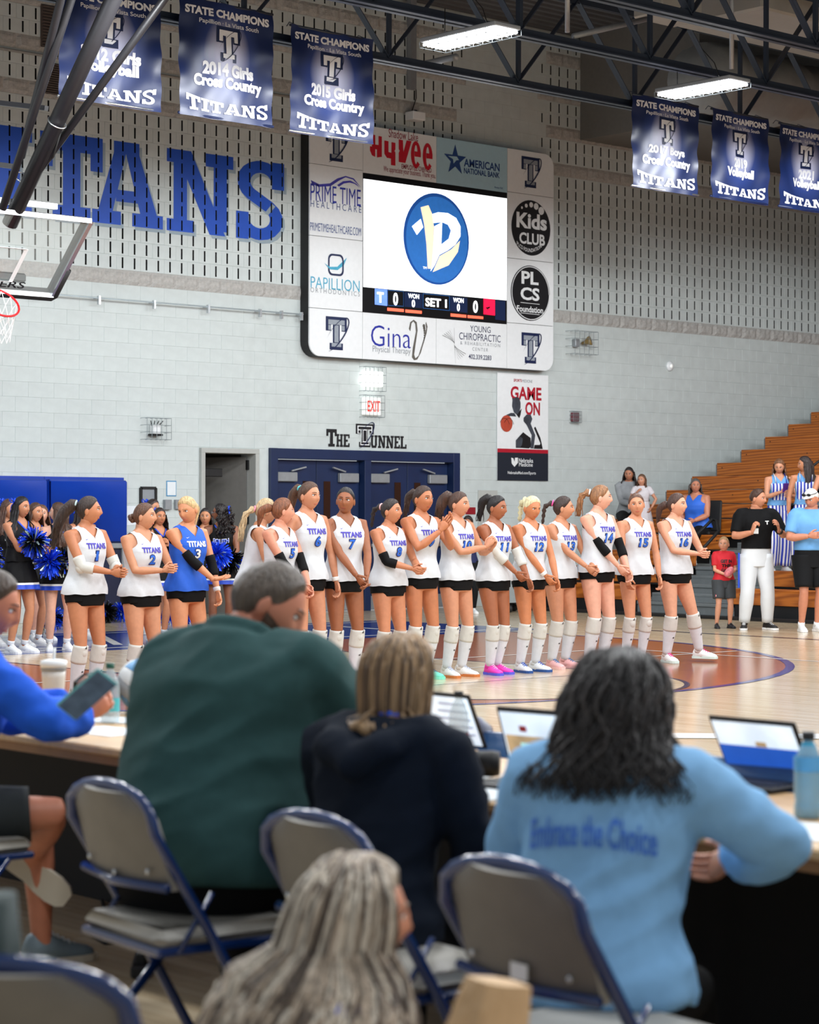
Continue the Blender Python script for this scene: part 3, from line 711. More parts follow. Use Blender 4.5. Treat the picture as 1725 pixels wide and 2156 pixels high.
for pts, mt in (([(158, 148), (300, 160), (300, 345), (158, 330)], m_slb), ([(495, 182), (695, 205), (695, 372), (495, 355)], m_snav), ([(1015, 235), (1210, 258), (1210, 425), (1015, 405)], m_snav), ([(1525, 280), (1640, 292), (1640, 515), (1525, 500)], m_snav), ([(300, 365), (488, 382), (488, 415), (300, 400)], m_sred), ([(505, 385), (692, 402), (692, 435), (505, 420)], m_sred), ([(1020, 430), (1198, 448), (1198, 480), (1020, 465)], m_sred), ([(1212, 450), (1390, 466), (1390, 495), (1212, 482)], m_sred), ([(1393, 262), (1523, 276), (1523, 455), (1393, 440)], m_crim)):
    wpoly(scr, pts, c3, SO + e, mt, 'score_tile')
for pts in ([(705, 205), (1008, 232), (1008, 400), (705, 372)], [(305, 165), (485, 180), (485, 352), (305, 340)]):
    P_ = [W(*c3(*p), SO + e) for p in pts]; cx = sum(p.x for p in P_) / 4; cz = sum(p.z for p in P_) / 4
    wpolys(scr, band([(p.x, p.z) for p in P_ + P_[:1]], [(p.x + (cx - p.x) * .02, p.z + (cz - p.z) * .04) for p in P_ + P_[:1]]), SO + e, m_sblue, 'tile_outline')
for body, c, w_, h_, b_ in (('0', (395, 268), 10, 27, .03), ('WON', (600, 235), 23, 10, .02), ('0', (597, 318), 7, 16, .03), ('SET 1', (855, 310), 45, 18, .03), ('WON', (1108, 282), 22, 10, .02), ('0', (1108, 363), 6, 16, .03), ('0', (1302, 355), 10, 26, .03), ('T', (222, 248), 14, 22, .04)):
    wtext(scr, body, c3(*c), w_, h_, SO + 2 * e, m_sw, b_)
wpoly(scr, [(1415, 365), (1440, 360), (1470, 350), (1462, 372), (1445, 378), (1450, 395), (1430, 378)], c3, SO + 2 * e, m_sblk, 'tile_mark')
# ---- painted wall lettering TITANS
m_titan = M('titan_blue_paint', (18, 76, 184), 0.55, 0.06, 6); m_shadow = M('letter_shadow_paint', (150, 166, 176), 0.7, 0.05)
def clip(poly, axis, val, keep_gt):
    out = []
    for i in range(len(poly)):
        a, b = poly[i - 1], poly[i]; ia = (a[axis] >= val) == keep_gt; ib = (b[axis] >= val) == keep_gt
        if ia != ib:
            t = (val - a[axis]) / (b[axis] - a[axis]); out.append((a[0] + (b[0] - a[0]) * t, a[1] + (b[1] - a[1]) * t))
        if ib: out.append(b)
    return out
def crect(poly, x0, z0, x1, z1):
    for ax, v_, g in ((0, x0, True), (0, x1, False), (1, z0, True), (1, z1, False)):
        poly = clip(poly, ax, v_, g)
        if len(poly) < 3: return []
    return poly
tw = thing('wall_lettering', 'huge blue TITANS letters painted across the slotted wall', 'lettering', (W(300, 400).x, WV, 5.4))
lz0, lz1 = W(548, 506).z, W(548, 339).z
spans_t = [('T', -145, -35), ('I', -28, 67), ('T', 84, 216), ('A', 194, 343), ('N', 351, 491), ('S', 497, 598)]
for ch, x0, x1 in spans_t:
    ua, ub_ = W(x0, 410).x, W(x1, 410).x; wd, ps = SL[ch]
    base = [[(ua + (ub_ - ua) * p[0] / wd, lz0 + (lz1 - lz0) * p[1]) for p in q] for q in ps]
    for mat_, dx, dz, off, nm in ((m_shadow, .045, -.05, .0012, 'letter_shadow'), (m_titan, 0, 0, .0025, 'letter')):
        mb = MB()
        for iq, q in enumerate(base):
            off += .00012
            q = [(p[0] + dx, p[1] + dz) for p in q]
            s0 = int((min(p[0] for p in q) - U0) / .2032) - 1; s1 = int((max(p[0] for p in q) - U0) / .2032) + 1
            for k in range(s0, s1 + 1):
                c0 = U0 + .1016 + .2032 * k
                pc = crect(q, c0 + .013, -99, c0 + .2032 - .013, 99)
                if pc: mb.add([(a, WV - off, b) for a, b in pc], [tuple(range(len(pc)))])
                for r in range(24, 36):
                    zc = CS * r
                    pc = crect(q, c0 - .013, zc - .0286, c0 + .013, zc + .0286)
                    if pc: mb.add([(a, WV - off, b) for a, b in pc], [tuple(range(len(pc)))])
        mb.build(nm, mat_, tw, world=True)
# ---- THE TUNNEL
tt = thing('wall_lettering', 'black THE TUNNEL lettering above the navy doors', 'lettering', (W(772, 930).x, WV, W(772, 940).z))
zc0, zc1, zc2 = W(690, 940).z, W(690, 913).z, W(690, 903).z
for ch, x0, x1, z1 in (('T', 687, 709, zc2), ('H', 708, 722, zc1), ('E', 723, 736, zc1), ('U', 780, 795, zc1), ('N', 796, 812, zc1), ('N', 813, 829, zc1), ('E', 830, 842, zc1), ('L', 843, 856, zc1)):
    wd, ps = SL[ch]; ua, ub_ = W(x0, 920).x, W(x1, 920).x
    wpolys(tt, [[(ua + (ub_ - ua) * p[0] / wd, zc0 + (z1 - zc0) * p[1]) for p in q] for q in ps], .004, m_ink, 'letter')
q = W(768, 917); hh = .33
wpolys(tt, tpolys(q.x, q.z, .34, hh, .012), .004, m_ink, 'letter'); wpolys(tt, tpolys(q.x, q.z, .30, hh * .9, 0.0), .006, m_white, 'letter_inline'); wpolys(tt, tpolys(q.x, q.z, .28, hh * .86, -.008), .008, m_ink, 'letter'); wpolys(tt, swoosh(q.x, q.z, .42), .010, m_tn, 'logo_ring')
# ---- championship banners
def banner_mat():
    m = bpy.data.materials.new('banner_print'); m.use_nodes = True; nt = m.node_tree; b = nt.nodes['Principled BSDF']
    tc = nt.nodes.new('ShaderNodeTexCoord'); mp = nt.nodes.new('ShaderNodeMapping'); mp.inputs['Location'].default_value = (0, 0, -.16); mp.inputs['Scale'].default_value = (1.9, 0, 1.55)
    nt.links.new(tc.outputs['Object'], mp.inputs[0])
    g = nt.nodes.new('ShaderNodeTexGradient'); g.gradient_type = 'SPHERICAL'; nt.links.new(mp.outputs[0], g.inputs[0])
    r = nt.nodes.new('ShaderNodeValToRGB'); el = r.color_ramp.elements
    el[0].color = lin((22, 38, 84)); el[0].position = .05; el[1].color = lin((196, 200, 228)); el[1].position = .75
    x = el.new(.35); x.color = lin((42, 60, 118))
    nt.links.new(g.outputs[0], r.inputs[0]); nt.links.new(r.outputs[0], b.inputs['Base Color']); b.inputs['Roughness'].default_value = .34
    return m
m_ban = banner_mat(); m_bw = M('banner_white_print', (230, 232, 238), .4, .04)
def banner(x0, x1, ytl, ybl, lines, label):
    v = 19.93
    a, b, c = VP(x0, ytl, v), VP(x0, ybl, v), VP(x1, ytl + 20, v)
    wd = c.x - a.x; ht = a.z - b.z; cx = (a.x + c.x) / 2; cz = (a.z + b.z) / 2
    t = thing('championship_banner', label, 'banner', (cx, v, cz), 0, 'championship banners')
    sd = x0 * .013
    def wave(x, z):
        e_ = abs(x) / (wd / 2)
        return .012 * math.sin(3.1 * x / wd * 2 + sd) + .010 * math.sin(9 * x / wd + 5 * z / ht + sd) * (1 - z / ht) + .012 * e_ ** 4 * math.sin(22 * z / ht + sd * 3) + .006 * math.sin(14 * x - 9 * z + sd)
    n, k = 24, 30; V = []; F = []
    for j in range(k + 1):
        for i in range(n + 1):
            x = -wd / 2 + wd * i / n; z = -ht / 2 + ht * j / k; V.append((x, wave(x, z), z))
    for j in range(k):
        for i in range(n): F.append((j * (n + 1) + i, j * (n + 1) + i + 1, (j + 1) * (n + 1) + i + 1, (j + 1) * (n + 1) + i))
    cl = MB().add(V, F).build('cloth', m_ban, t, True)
    MB().tube([(-wd / 2 - .01, 0.012, -ht / 2 + .02), (wd / 2 + .01, 0.012, -ht / 2 + .02)], .016, 8).build('bottom_rod', m_chrome if x0 in (125, 612, 1333) else m_tn, t, True); MB().tube([(-wd / 2, .012, ht / 2 - .01), (wd / 2, .012, ht / 2 - .01)], .016, 8).build('top_rod', m_steel, t, True)
    for sx in (-.42, 0, .42): MB().tube([(sx * wd, .012, ht / 2), (sx * wd, .15, ht / 2 + .06), (sx * wd, .20, max(7.06 - cz, ht / 2 + .02))], .006, 5).build('hanging_strap', m_steel, t)
    def put(V2, F2, fx0, fx1, fy0, fy1, mat, off=.006, name='lettering', arc=0, nm=None):
        P = []
        for a_, b_ in V2:
            x = wd * (fx0 + (fx1 - fx0) * a_ - .5); z = ht * (fy0 + (fy1 - fy0) * b_ - .5) + arc * ht * ((2 * a_ - 1) ** 2) * b_
            P.append((x, wave(x, z) - off, z))
        MB().add(P, F2).build(name, mat, cl)
    for body, f, bd in [('STATE CHAMPIONS', (.05, .95, .87, .94), .045), ('Papillion · La Vista South', (.2, .84, .795, .845), .012)] + lines:
        V2, F2, _ = text2d(body, bd); put(V2, F2, *f, m_bw)
    def pputs(polys, mat, off, nm):
        mb = MB()
        for iq, q in enumerate(polys):
            q2 = [(p[0], wave(p[0], p[1]) - off - .00015 * iq, p[1]) for p in q]; mb.add(q2, [tuple(range(len(q2)))])
        mb.build(nm, mat, cl)
    th = .265 * ht; tz = ht * .152
    pputs(tpolys(0, tz, th * .86, th, .022), m_tn, .006, 'logo_outline'); pputs(tpolys(0, tz, th * .76, th * .9, .0), m_bw, .010, 'logo_letter'); pputs(swoosh(.0, tz - .02, th * 1.15, wmax=.035), m_tn, .014, 'logo_ring')
    L_, tot = slab('TITANS', .04)
    for ch, ps in L_:
        mb = MB()
        for iq, q in enumerate(ps):
            P = []
            for a_, b_ in q:
                x = wd * (.07 + .87 * a_ - .5); mid = (2 * a_ - 1) ** 2; z = ht * (.055 + (.09 + .05 * mid) * b_ - .5) + .0 * ht
                P.append((x, wave(x, z) - .006 - .0003 * iq, z))
            mb.add(P, [tuple(range(len(P)))])
        mb.build('lettering', m_bw, cl)
Bd = .055
banner(125, 338, -42, 205, [('2012 Girls', (.2, .8, .375, .49), Bd), ('Volleyball', (.2, .78, .245, .375), Bd)], 'shiny blue 2012 girls volleyball banner behind the black poles')
banner(379, 576, -10, 240, [('2014 Girls', (.24, .78, .375, .49), Bd), ('Cross Country', (.15, .88, .245, .375), Bd)], 'navy 2014 girls cross country championship banner')
banner(612, 785, 50, 278, [('2015 Girls', (.24, .78, .375, .49), Bd), ('Cross Country', (.15, .88, .245, .375), Bd)], 'navy 2015 girls cross country banner overlapping the scoreboard')
banner(1333, 1472, 196, 393, [('2017 Boys', (.24, .78, .375, .49), Bd), ('Cross Country', (.15, .88, .245, .375), Bd)], 'bright blue 2017 boys cross country championship banner')
banner(1499, 1618, 227, 415, [('2019', (.38, .64, .375, .49), Bd), ('Volleyball', (.25, .76, .245, .375), Bd)], 'navy 2019 volleyball championship banner')
banner(1642, 1752, 257, 436, [('2021', (.38, .64, .375, .49), Bd), ('Volleyball', (.25, .76, .245, .375), Bd)], 'navy 2021 volleyball banner cut by the right edge')
# ---- sports medicine poster
pu0, pu1 = W(1047, 890, .02).x, W(1154, 900, .02).x; pz0, pz1 = W(1047, 1011, .02).z, W(1047, 784, .02).z
po = thing('sports_poster', 'tall white and navy sports medicine banner with basketball player', 'poster', ((pu0 + pu1) / 2, WV, pz0))
m_pnv = M('poster_navy', (24, 34, 48), .5, .05); m_skin_p = M('poster_grey', (62, 68, 78), .5, .35, 9); m_ball = M('poster_orange', (186, 74, 52), .5, .1); m_pred = M('poster_red', (178, 20, 44), .5, .05)
sheet = MB().box(((pu0 + pu1) / 2, WV - .02, (pz0 + pz1) / 2), (pu1 - pu0, .012, pz1 - pz0)).build('sheet', m_white, po, world=True)
zr1, zr2 = W(1047, 944, .03).z, W(1047, 952, .03).z
wpolys(sheet, [rect(pu0, pz0, pu1, zr2)], .028, m_pnv, 'navy_field'); wpolys(sheet, [rect(pu0, zr2, pu1, zr1)], .028, m_pred, 'red_band')
PO = .03
wtext(sheet, 'SPORTS', c4(497, 255), 17, 6, PO, m_pred, .02); wtext(sheet, 'MEDICINE', c4(663, 268), 21, 6, PO, m_gry)
wtext(sheet, 'GAME', c4(640, 480), 65, 28, PO, m_pred, .03); wtext(sheet, 'ON', c4(755, 745), 31, 28, PO, m_pred, .03)
wtext(sheet, 'Nebraska', c4(640, 1640), 30, 9, PO, m_white, .01); wtext(sheet, 'Medicine', c4(637, 1710), 29, 8.5, PO, m_white, .01); wtext(sheet, 'NebraskaMed.com/Sports', c4(567, 1860), 59, 8, PO, m_white, .01)
wpoly(sheet, [(385, 1590), (420, 1600), (440, 1660), (450, 1590), (500, 1590), (500, 1680), (440, 1750), (392, 1690)], c4, PO, m_white, 'shield_logo')
for pts, mt, o_ in (([(410, 570), (480, 540), (525, 560), (545, 640), (545, 720), (520, 830), (470, 840), (430, 800), (400, 700)], m_skin_p, .034), ([(285, 880), (300, 850), (380, 815), (440, 820), (470, 880), (360, 870), (340, 890)], m_skin_p, .032),
                    ([(600, 900), (650, 845), (720, 845), (750, 920), (720, 1000), (800, 1200), (770, 1430), (715, 1430), (740, 1200), (650, 1020), (600, 960)], m_skin_p, .034), ([(465, 1300), (530, 1215), (590, 1150), (720, 1250), (725, 1400), (690, 1430), (560, 1420), (465, 1420)], m_ink, .033),
                    ([(465, 1290), (530, 1215), (585, 1260), (570, 1370), (535, 1420), (465, 1415)], m_skin_p, .035), ([(780, 1080), (800, 1050), (890, 1250), (930, 1440), (775, 1435), (790, 1370), (880, 1370), (890, 1340)], m_ink, .033), ([(480, 850), (565, 740), (545, 850), (525, 905)], m_ink, .036), ([(520, 870), (480, 850), (400, 560), (520, 560), (530, 600), (420, 610)], m_ink, .0335)):
    wpoly(sheet, pts, c4, o_, mt, 'printed_player')
q = W(*c4(300, 1000), .03); wpolys(sheet, [circ(q.x, q.z, .135, .135, 24)], .036, m_ball, 'printed_ball')
for a0 in (-.05, .05): wpolys(sheet, band(circ(q.x + a0, q.z - .06, .12, .15, 12, 20, 150), circ(q.x + a0, q.z - .06, .113, .143, 12, 20, 150)), .038, m_ink, 'ball_seam')
# ---- cages, exit sign and small wall items
def cage(name, label, px0, py0, px1, py1, depth, inner, cat='cage', bars=5):
    u0, u1 = W(px0, (py0 + py1) / 2).x, W(px1, (py0 + py1) / 2).x; z0, z1 = W(px0, py1).z, W(px0, py0).z
    t = thing(name, label, cat, ((u0 + u1) / 2, WV, z0))
    for i in range(bars + 1):
        u = u0 + (u1 - u0) * i / bars; MB().tube([(u, WV, z0), (u, WV - depth, z0), (u, WV - depth, z1), (u, WV, z1)], .004, 5).build('cage_wire', m_wire, t, world=True)
    for i in range(4):
        z = z0 + (z1 - z0) * i / 3; MB().tube([(u0, WV, z), (u0, WV - depth, z), (u1, WV - depth, z), (u1, WV, z)], .004, 5).build('cage_wire', m_wire, t, world=True)
    inner(t, (u0 + u1) / 2, (z0 + z1) / 2, u1 - u0, z1 - z0)
m_horn = M('horn_brass', (140, 118, 70), .4, .1); m_exit = M('exit_face', (240, 240, 236), .4, 0, emit=.35); m_eml = M('lamp_face', (255, 255, 250), .4, 0, emit=1.6)
def i_clock(t, u, z, w_, h_):
    MB().box((u, WV - .06, z - .05 * h_), (.3 * w_, .1, .5 * h_), ch=.01).build('unit_body', m_white, t, world=True); MB().box((u, WV - .07, z - .28 * h_), (.45 * w_, .12, .1 * h_), ch=.01).build('unit_base', m_dark, t, world=True)
    for k in range(4): MB().tube([(u - .06 + .04 * k, WV - .06, z + .15 * h_), (u - .09 + .07 * k, WV - .08, z + .38 * h_)], .007, 5).build('antenna', m_dark, t, world=True)
cage('caged_wireless_unit', 'wire cage round a small white antenna unit on the left wall', 296, 880, 347, 925, .16, i_clock)
def i_horn(t, u, z, w_, h_):
    MB().lathe([(.02, 0), (.03, .06), (.07, .12), (.085, .16)], (u + .06, WV - .05, z), 16, R=Matrix.Rotation(math.radians(70), 3, 'X') @ Matrix.Rotation(.5, 3, 'Y')).build('horn', m_horn, t, True, True); MB().box((u - .08, WV - .05, z), (.1, .08, .14), ch=.01).build('unit_body', m_grey, t, world=True)
cage('caged_horn', 'wire cage with brass buzzer horn right of the scoreboard', 1191, 697, 1240, 745, .22, i_horn)
def i_strobe(t, u, z, w_, h_): MB().box((u, WV - .04, z), (.8 * w_, .07, .8 * h_), ch=.01).build('alarm_body', M('alarm_red', (120, 60, 70), .5), t, world=True)
cage('caged_fire_alarm', 'small white cage over a fire alarm near the bleachers', 1199, 866, 1216, 890, .1, i_strobe, bars=6)
def i_lamp(t, u, z, w_, h_): MB().box((u, WV - .07, z), (.8 * w_, .12, .62 * h_), ch=.01).build('lamp_body', m_eml, t, world=True)
cage('emergency_light', 'bright square emergency light in a wire cage above the exit sign', 757, 772, 800, 823, .15, i_lamp, 'light')
def i_exit(t, u, z, w_, h_):
    b_ = MB().box((u, WV - .06, z), (.85 * w_, .1, .8 * h_), ch=.01).build('sign_body', m_exit, t, world=True)
    V2, F2, _ = text2d('EXIT', .02); MB().add([(u + (a - .5) * w_ * .66, WV - .115, z + (b - .5) * h_ * .5) for a, b in V2], F2).build('lettering', M('exit_red', (232, 60, 50), .4, 0, emit=.5), b_, world=True)
cage('exit_sign', 'white EXIT sign with red letters inside a wire cage', 757, 832, 797, 878, .15, i_exit, 'sign')
q = W(1409, 771); t = thing('smoke_detector', 'round white detector disc on the wall right of the scoreboard', 'detector', (q.x, WV, q.z))
MB().lathe([(.085, 0), (.085, .03), (.06, .05), (.02, .06)], (0, 0, 0), 24, R=Matrix.Rotation(math.radians(90), 3, 'X')).build('housing', m_white, t, True); MB().lathe([(.03, .05), (.03, .068)], (0, 0, 0), 16, R=Matrix.Rotation(math.radians(90), 3, 'X')).build('lens', m_exit, t, True)
def wbox(name, label, cat, px0, py0, px1, py1, th, mat, group=None):
    a, b = W(px0, py0), W(px1, py1 + (px1 - px0) * .0); z0 = W(px0, py1).z
    o = MB().box((0, 0, 0), (b.x - a.x, th, a.z - z0), ch=.004).build(name, mat); o.location = ((a.x + b.x) / 2, WV - th / 2 - .001, (a.z + z0) / 2); return tag(o, label, cat, group)
wbox('access_panel', 'flush grey access panel behind the players right of the doors', 'panel', 1006, 1032, 1046, 1110, .02, M('panel_grey', (186, 188, 184), .6, .03))
o = wbox('warning_sign', 'small red sign with pale print right of the doors', 'sign', 980, 1068, 1001, 1083, .01, M('sign_maroon', (150, 24, 38), .5, .05))
wbox('junction_box', 'small wire covered box on the wall above the bun haired player', 'box', 343, 1052, 357, 1073, .06, m_grey); wbox('thermostat', 'grey thermostat box next to the wire covered box', 'box', 366, 1052, 378, 1072, .05, m_grey)
m_paper = M('paper', (226, 232, 236), .7, .02); m_prn = M('print_blue', (90, 150, 190), .7)
o = wbox('notice_sheet', 'white posted notice beside the blue wall pad', 'paper', 259, 1065, 288, 1106, .006, m_paper)
o = wbox('notice_sheet', 'blue bordered notice sheet high on the wall left of the open doorway', 'paper', 350, 1012, 371, 1045, .006, m_prn)
a, b = W(350, 1012), W(371, 1045)
mb = MB().box((0, -.004, 0), ((b.x - a.x) * .84, .006, (a.z - b.z) * .86)); mb.build('sheet', m_paper, o)
t = thing('picture_frame', 'thin black empty frame on the wall above the bun haired player', 'frame', (W(310, 1060).x, WV, W(310, 1095).z)); u0, u1, z1, z0 = W(295, 1027).x, W(326, 1028).x, W(295, 1027).z, W(295, 1095).z
MB().box(((u0 + u1) / 2, WV - .012, (z0 + z1) / 2), (u1 - u0, .012, z1 - z0)).build('backing', m_gry, t, world=True)
for a, b in (((u0, z0), (u0, z1)), ((u1, z0), (u1, z1)), ((u0, z1), (u1, z1)), ((u0, z0), (u1, z0))): MB().bar((a[0], WV - .02, a[1]), (b[0], WV - .02, b[1]), .035, .035).build('frame_bar', m_dark, t, world=True)
# cable rail below the slotted courses
za, zb_ = W(0, 612).z, W(625, 668).z; ua, ub_ = W(-30, 612).x, W(628, 668).x
t = thing('cable_rail', 'thin steel cable held off the wall by small brackets', 'cable', ((ua + ub_) / 2, WV, za))
zq = W(314, 638).z
MB().tube([(ua, WV - .12, zq), (ub_, WV - .12, zq)], .009, 6).build('cable', m_wire, t, world=True)
for x in (70, 198, 314, 428, 537, 582, 624):
    u = W(x, 640).x; mb = MB(); mb.bar((u, WV, zq), (u, WV - .14, zq), .02, .02); mb.box((u, WV - .12, zq - .03), (.03, .05, .12)); mb.build('bracket', m_chrome, t, world=True)
# conduit, louvres, projector box
pipe('conduit', 'thin painted conduit running across the upper wall behind the banners', [W(-10, 100, .03), W(340, 158, .03), W(560, 196, .03), W(640, 208, .03)], .02, M('conduit_paint', (150, 146, 140), .5), 'conduit')
m_louv = M('louvre_brown', (84, 74, 70), .6, .05)
for px0, py0, px1, py1, lb in ((85, 8, 122, 98, 'brown wall louvre behind the black poles at the top left'), (90, 130, 124, 196, 'brown wall louvre left of the 2012 banner bottom')):
    u0, u1, z1, z0 = W(px0, py0).x, W(px1, py0).x, W(px0, py0).z, W(px0, py1).z
    t = thing('wall_louvre', lb, 'vent', ((u0 + u1) / 2, WV, z0))
    MB().box(((u0 + u1) / 2, WV - .01, (z0 + z1) / 2), (u1 - u0, .02, z1 - z0)).build('frame', m_louv, t, world=True)
    n = 14
    for i in range(n): MB().box(((u0 + u1) / 2, WV - .03, z0 + (z1 - z0) * (i + .5) / n), (u1 - u0 - .04, .03, .012), Matrix.Rotation(.6, 3, 'X')).build('slat', m_louv, t, world=True)
t = thing('wall_speaker_box', 'small white box on a wall bracket above the scoreboard', 'box', W(862, 245))
MB().box((0, -.14, -.02), (.26, .2, .13), ch=.01).build('body', m_white, t); MB().bar((0, 0, .03), (0, -.16, .06), .05, .04).build('bracket', m_dark, t); MB().tube([(0, -.05, .05), (.12, -.03, .3), (.1, -.03, .8)], .008, 5).build('cable', m_dark, t)
# ---- blue wall pads
m_pad = M('pad_blue_vinyl', (14, 60, 166), .38, .05, 4)
z1 = W(0, 1008).z; zb1 = W(255, 1143).z
for x0, x1, lb in ((-330, -96, 'blue padded wall mat outside the left edge'), (-95, 91, 'blue padded wall mat behind the cheerleaders at the left edge'), (92, 259, 'blue padded wall mat behind the first player, nearest the white wall')):
    u0, u1 = W(x0, 1070).x, W(x1, 1070).x
    t = thing('wall_pad', lb, 'pad', ((u0 + u1) / 2, WV, zb1), 0, 'blue wall pads')
    MB().box((0, -.07, (z1 - zb1) / 2), (u1 - u0 - .012, .12, z1 - zb1), ch=.025).build('cushion', m_pad, t, True); MB().box((0, -.01, z1 - zb1 + .01), (u1 - u0, .02, .06)).build('mounting_strip', m_pad, t)
t = thing('framed_board', 'dark navy panel in a grey frame below the blue wall mat', 'panel', (W(225, 1270).x, WV, .1)); u0, u1 = W(100, 1200).x, W(256, 1200).x; zz1, zz0 = zb1 - .03, .12
MB().box(((u0 + u1) / 2, WV - .03, (zz0 + zz1) / 2), (u1 - u0, .05, zz1 - zz0)).build('panel_board', M('panel_navy', (20, 30, 60), .4, .15, 4), t, world=True)
for a, b in (((u0, zz0), (u0, zz1)), ((u1, zz0), (u1, zz1)), ((u0, zz1), (u1, zz1)), ((u0, zz0), (u1, zz0))): MB().bar((a[0], WV - .05, a[1]), (b[0], WV - .05, b[1]), .1, .09, ch=.01).build('frame_bar', m_grey, t, world=True)
MB().box(((u0 + u1) / 2, WV - .12, .1), (u1 - u0, .22, .16), ch=.02).build('base_pad', m_pad, t, world=True)
# ---- basketball hoop folded up towards the wall
HU = 12.45
hp = thing('basketball_hoop', 'ceiling hung basketball backboard with red rim folded up at left', 'hoop', (HU, 20.2, 4.3))
m_pole = M('black_pole', (34, 34, 38), .42, .08); m_rim = M('rim_red', (222, 24, 32), .35, .04); m_net = M('net_white', (230, 230, 230), .7)
tl = math.radians(45); upv = Vector((0, -math.sin(tl), math.cos(tl))); nrm = Vector((0, -math.cos(tl), -math.sin(tl)))   # board up axis and court-facing normal
bc = UP(150, 545, (HU + .915)); bc = Vector((HU, bc.y, bc.z)); ux = Vector((1, 0, 0)); bw, bh = .915, .535
def bp_(x, y, z=0): return bc + ux * x + upv * y + nrm * z
m_glass = M('board_glass', (225, 238, 236), .06, 0, spec=.5, alpha=.14)
MB().prism([bp_(-bw, -bh), bp_(bw, -bh), bp_(bw, bh), bp_(-bw, bh)], nrm * .012).build('glass_panel', m_glass, hp, world=True)
for a, b in (((-bw, -bh), (bw, -bh)), ((bw, -bh), (bw, bh)), ((bw, bh), (-bw, bh)), ((-bw, bh), (-bw, -bh))):
    MB().bar(bp_(a[0], a[1], 0), bp_(b[0], b[1], 0), .05, .05).build('frame_bar', m_chrome, hp, world=True); MB().bar(bp_(a[0] * .97, a[1] * .95, -.05), bp_(b[0] * .97, b[1] * .95, -.05), .05, .05).build('rear_frame_bar', m_pole, hp, world=True)
for a, b in (((-.3, -.38), (.3, -.38)), ((.3, -.38), (.3, .08)), ((.3, .08), (-.3, .08)), ((-.3, .08), (-.3, -.38))):
    MB().bar(bp_(a[0], a[1], .015), bp_(b[0], b[1], .015), .05, .004).build('target_line', m_white, hp, world=True)
MB().tube([bp_(-bw, -bh + .02, .0), bp_(-bw, -bh - .03), bp_(bw, -bh - .03), bp_(bw + .03, -bh), bp_(bw + .03, -bh + .38)], .04, 8).build('edge_padding', m_dark, hp, True, True)
MB().bar(bp_(-.7, bh + .05, -.12), bp_(.5, bh + .05, -.12), .07, .06).build('top_beam', m_chrome, hp, world=True)
MB().bar(bp_(-.55, -.42, -.12), bp_(.55, -.42, -.12), .12, .1, ch=.02).build('lower_beam', m_pole, hp, world=True)
V2, F2, _ = text2d('BOOSTERS', .01); MB().add([bp_((a - .5) * 1.0, -.46 + .09 * b, .014) for a, b in V2], F2).build('lettering', m_ink, hp, world=True)
rc = bp_(0, -.38, .38); ring = [rc + ux * (.229 * math.cos(a)) + nrm * (.229 * math.sin(a)) for a in [2 * math.pi * i / 28 for i in range(28)]]
MB().tube(ring, .012, 8, closed=True).build('rim', m_rim, hp, True, True); MB().bar(bp_(0, -.38, 0), bp_(0, -.38, .15), .2, .05).build('rim_plate', m_rim, hp, world=True)
mb = MB()
for i in range(12):
    for sg in (1, -1):
        pts = []
        for j in range(5):
            a = 2 * math.pi * (i + sg * j * .5) / 12; rr = .225 - .09 * (j / 4) ** .6
            pts.append(rc + ux * (rr * math.cos(a)) + nrm * (rr * math.sin(a)) * (1 - .12 * j) + Vector((0, 0, -.1 * j)))
        mb.tube(pts, .005, 4)
mb.build('net', m_net, hp, world=True)
mA, mB_ = UP(35, 440, HU), UP(238, 0, HU); dd = (mB_ - mA).normalized()
MB().tube([mA - dd * .2, mB_ + dd * 1.6], .085, 14).build('main_mast', m_pole, hp, True, True)
for x, y in ((105, 258), (35, 375)):
    q = UP(x + 15, y, HU); MB().tube([q + ux * (.1 * math.cos(a)) + nrm * (.1 * math.sin(a)) for a in [2 * math.pi * i / 16 for i in range(16)]], .008, 5, closed=True).build('clamp_ring', m_chrome, hp, True, True)
def pole(p0, p1, uu0, uu1, r_): 
    a, b = UP(*p0, uu0), UP(*p1, uu1); d_ = (b - a).normalized(); MB().tube([a, b + d_ * 1.2], r_, 10).build('brace_pole', m_pole, hp, True, True)
pole((72, 372), (345, 0), HU, HU + .7, .042); pole((45, 330), (128, 0), HU - .05, HU - .5, .042); pole((5, 440), (150, 0), HU - .25, HU - .35, .042)
MB().bar(UP(-40, 212, HU - .25), UP(98, 228, HU), .06, .05).build('cross_bar', m_pole, hp, world=True); MB().bar(UP(-40, 342, HU - .25), UP(40, 352, HU), .06, .05).build('cross_bar', m_pole, hp, world=True)
MB().tube([UP(130, 270, HU + .1), UP(112, 330, HU + .1), UP(95, 350, HU + .1), UP(70, 352, HU + .1)], .012, 6).build('cable', m_dark, hp, True, True)
# ================================================================ PEOPLE
PENDING = []
def sm(t): t = min(1.0, max(0.0, t)); return t * t * (3 - 2 * t)
TOR_F = [(.79, .150, .105, .0), (.86, .172, .118, .008), (.93, .168, .115, .008), (1.0, .142, .098, .0), (1.06, .127, .090, -.002), (1.14, .132, .094, -.004), (1.22, .146, .110, -.014), (1.29, .152, .110, -.012), (1.35, .160, .096, -.002), (1.395, .158, .080, .006), (1.43, .118, .066, .010), (1.455, .075, .058, .012), (1.48, .052, .054, .012)]
TOR_M = [(.79, .155, .115, .0), (.86, .170, .122, .004), (.93, .168, .120, .0), (1.0, .160, .116, -.004), (1.06, .156, .112, -.006), (1.14, .160, .114, -.006), (1.22, .172, .120, -.006), (1.29, .182, .120, -.004), (1.35, .190, .106, .002), (1.395, .186, .088, .008), (1.43, .135, .072, .012), (1.455, .085, .064, .012), (1.48, .064, .062, .012)]
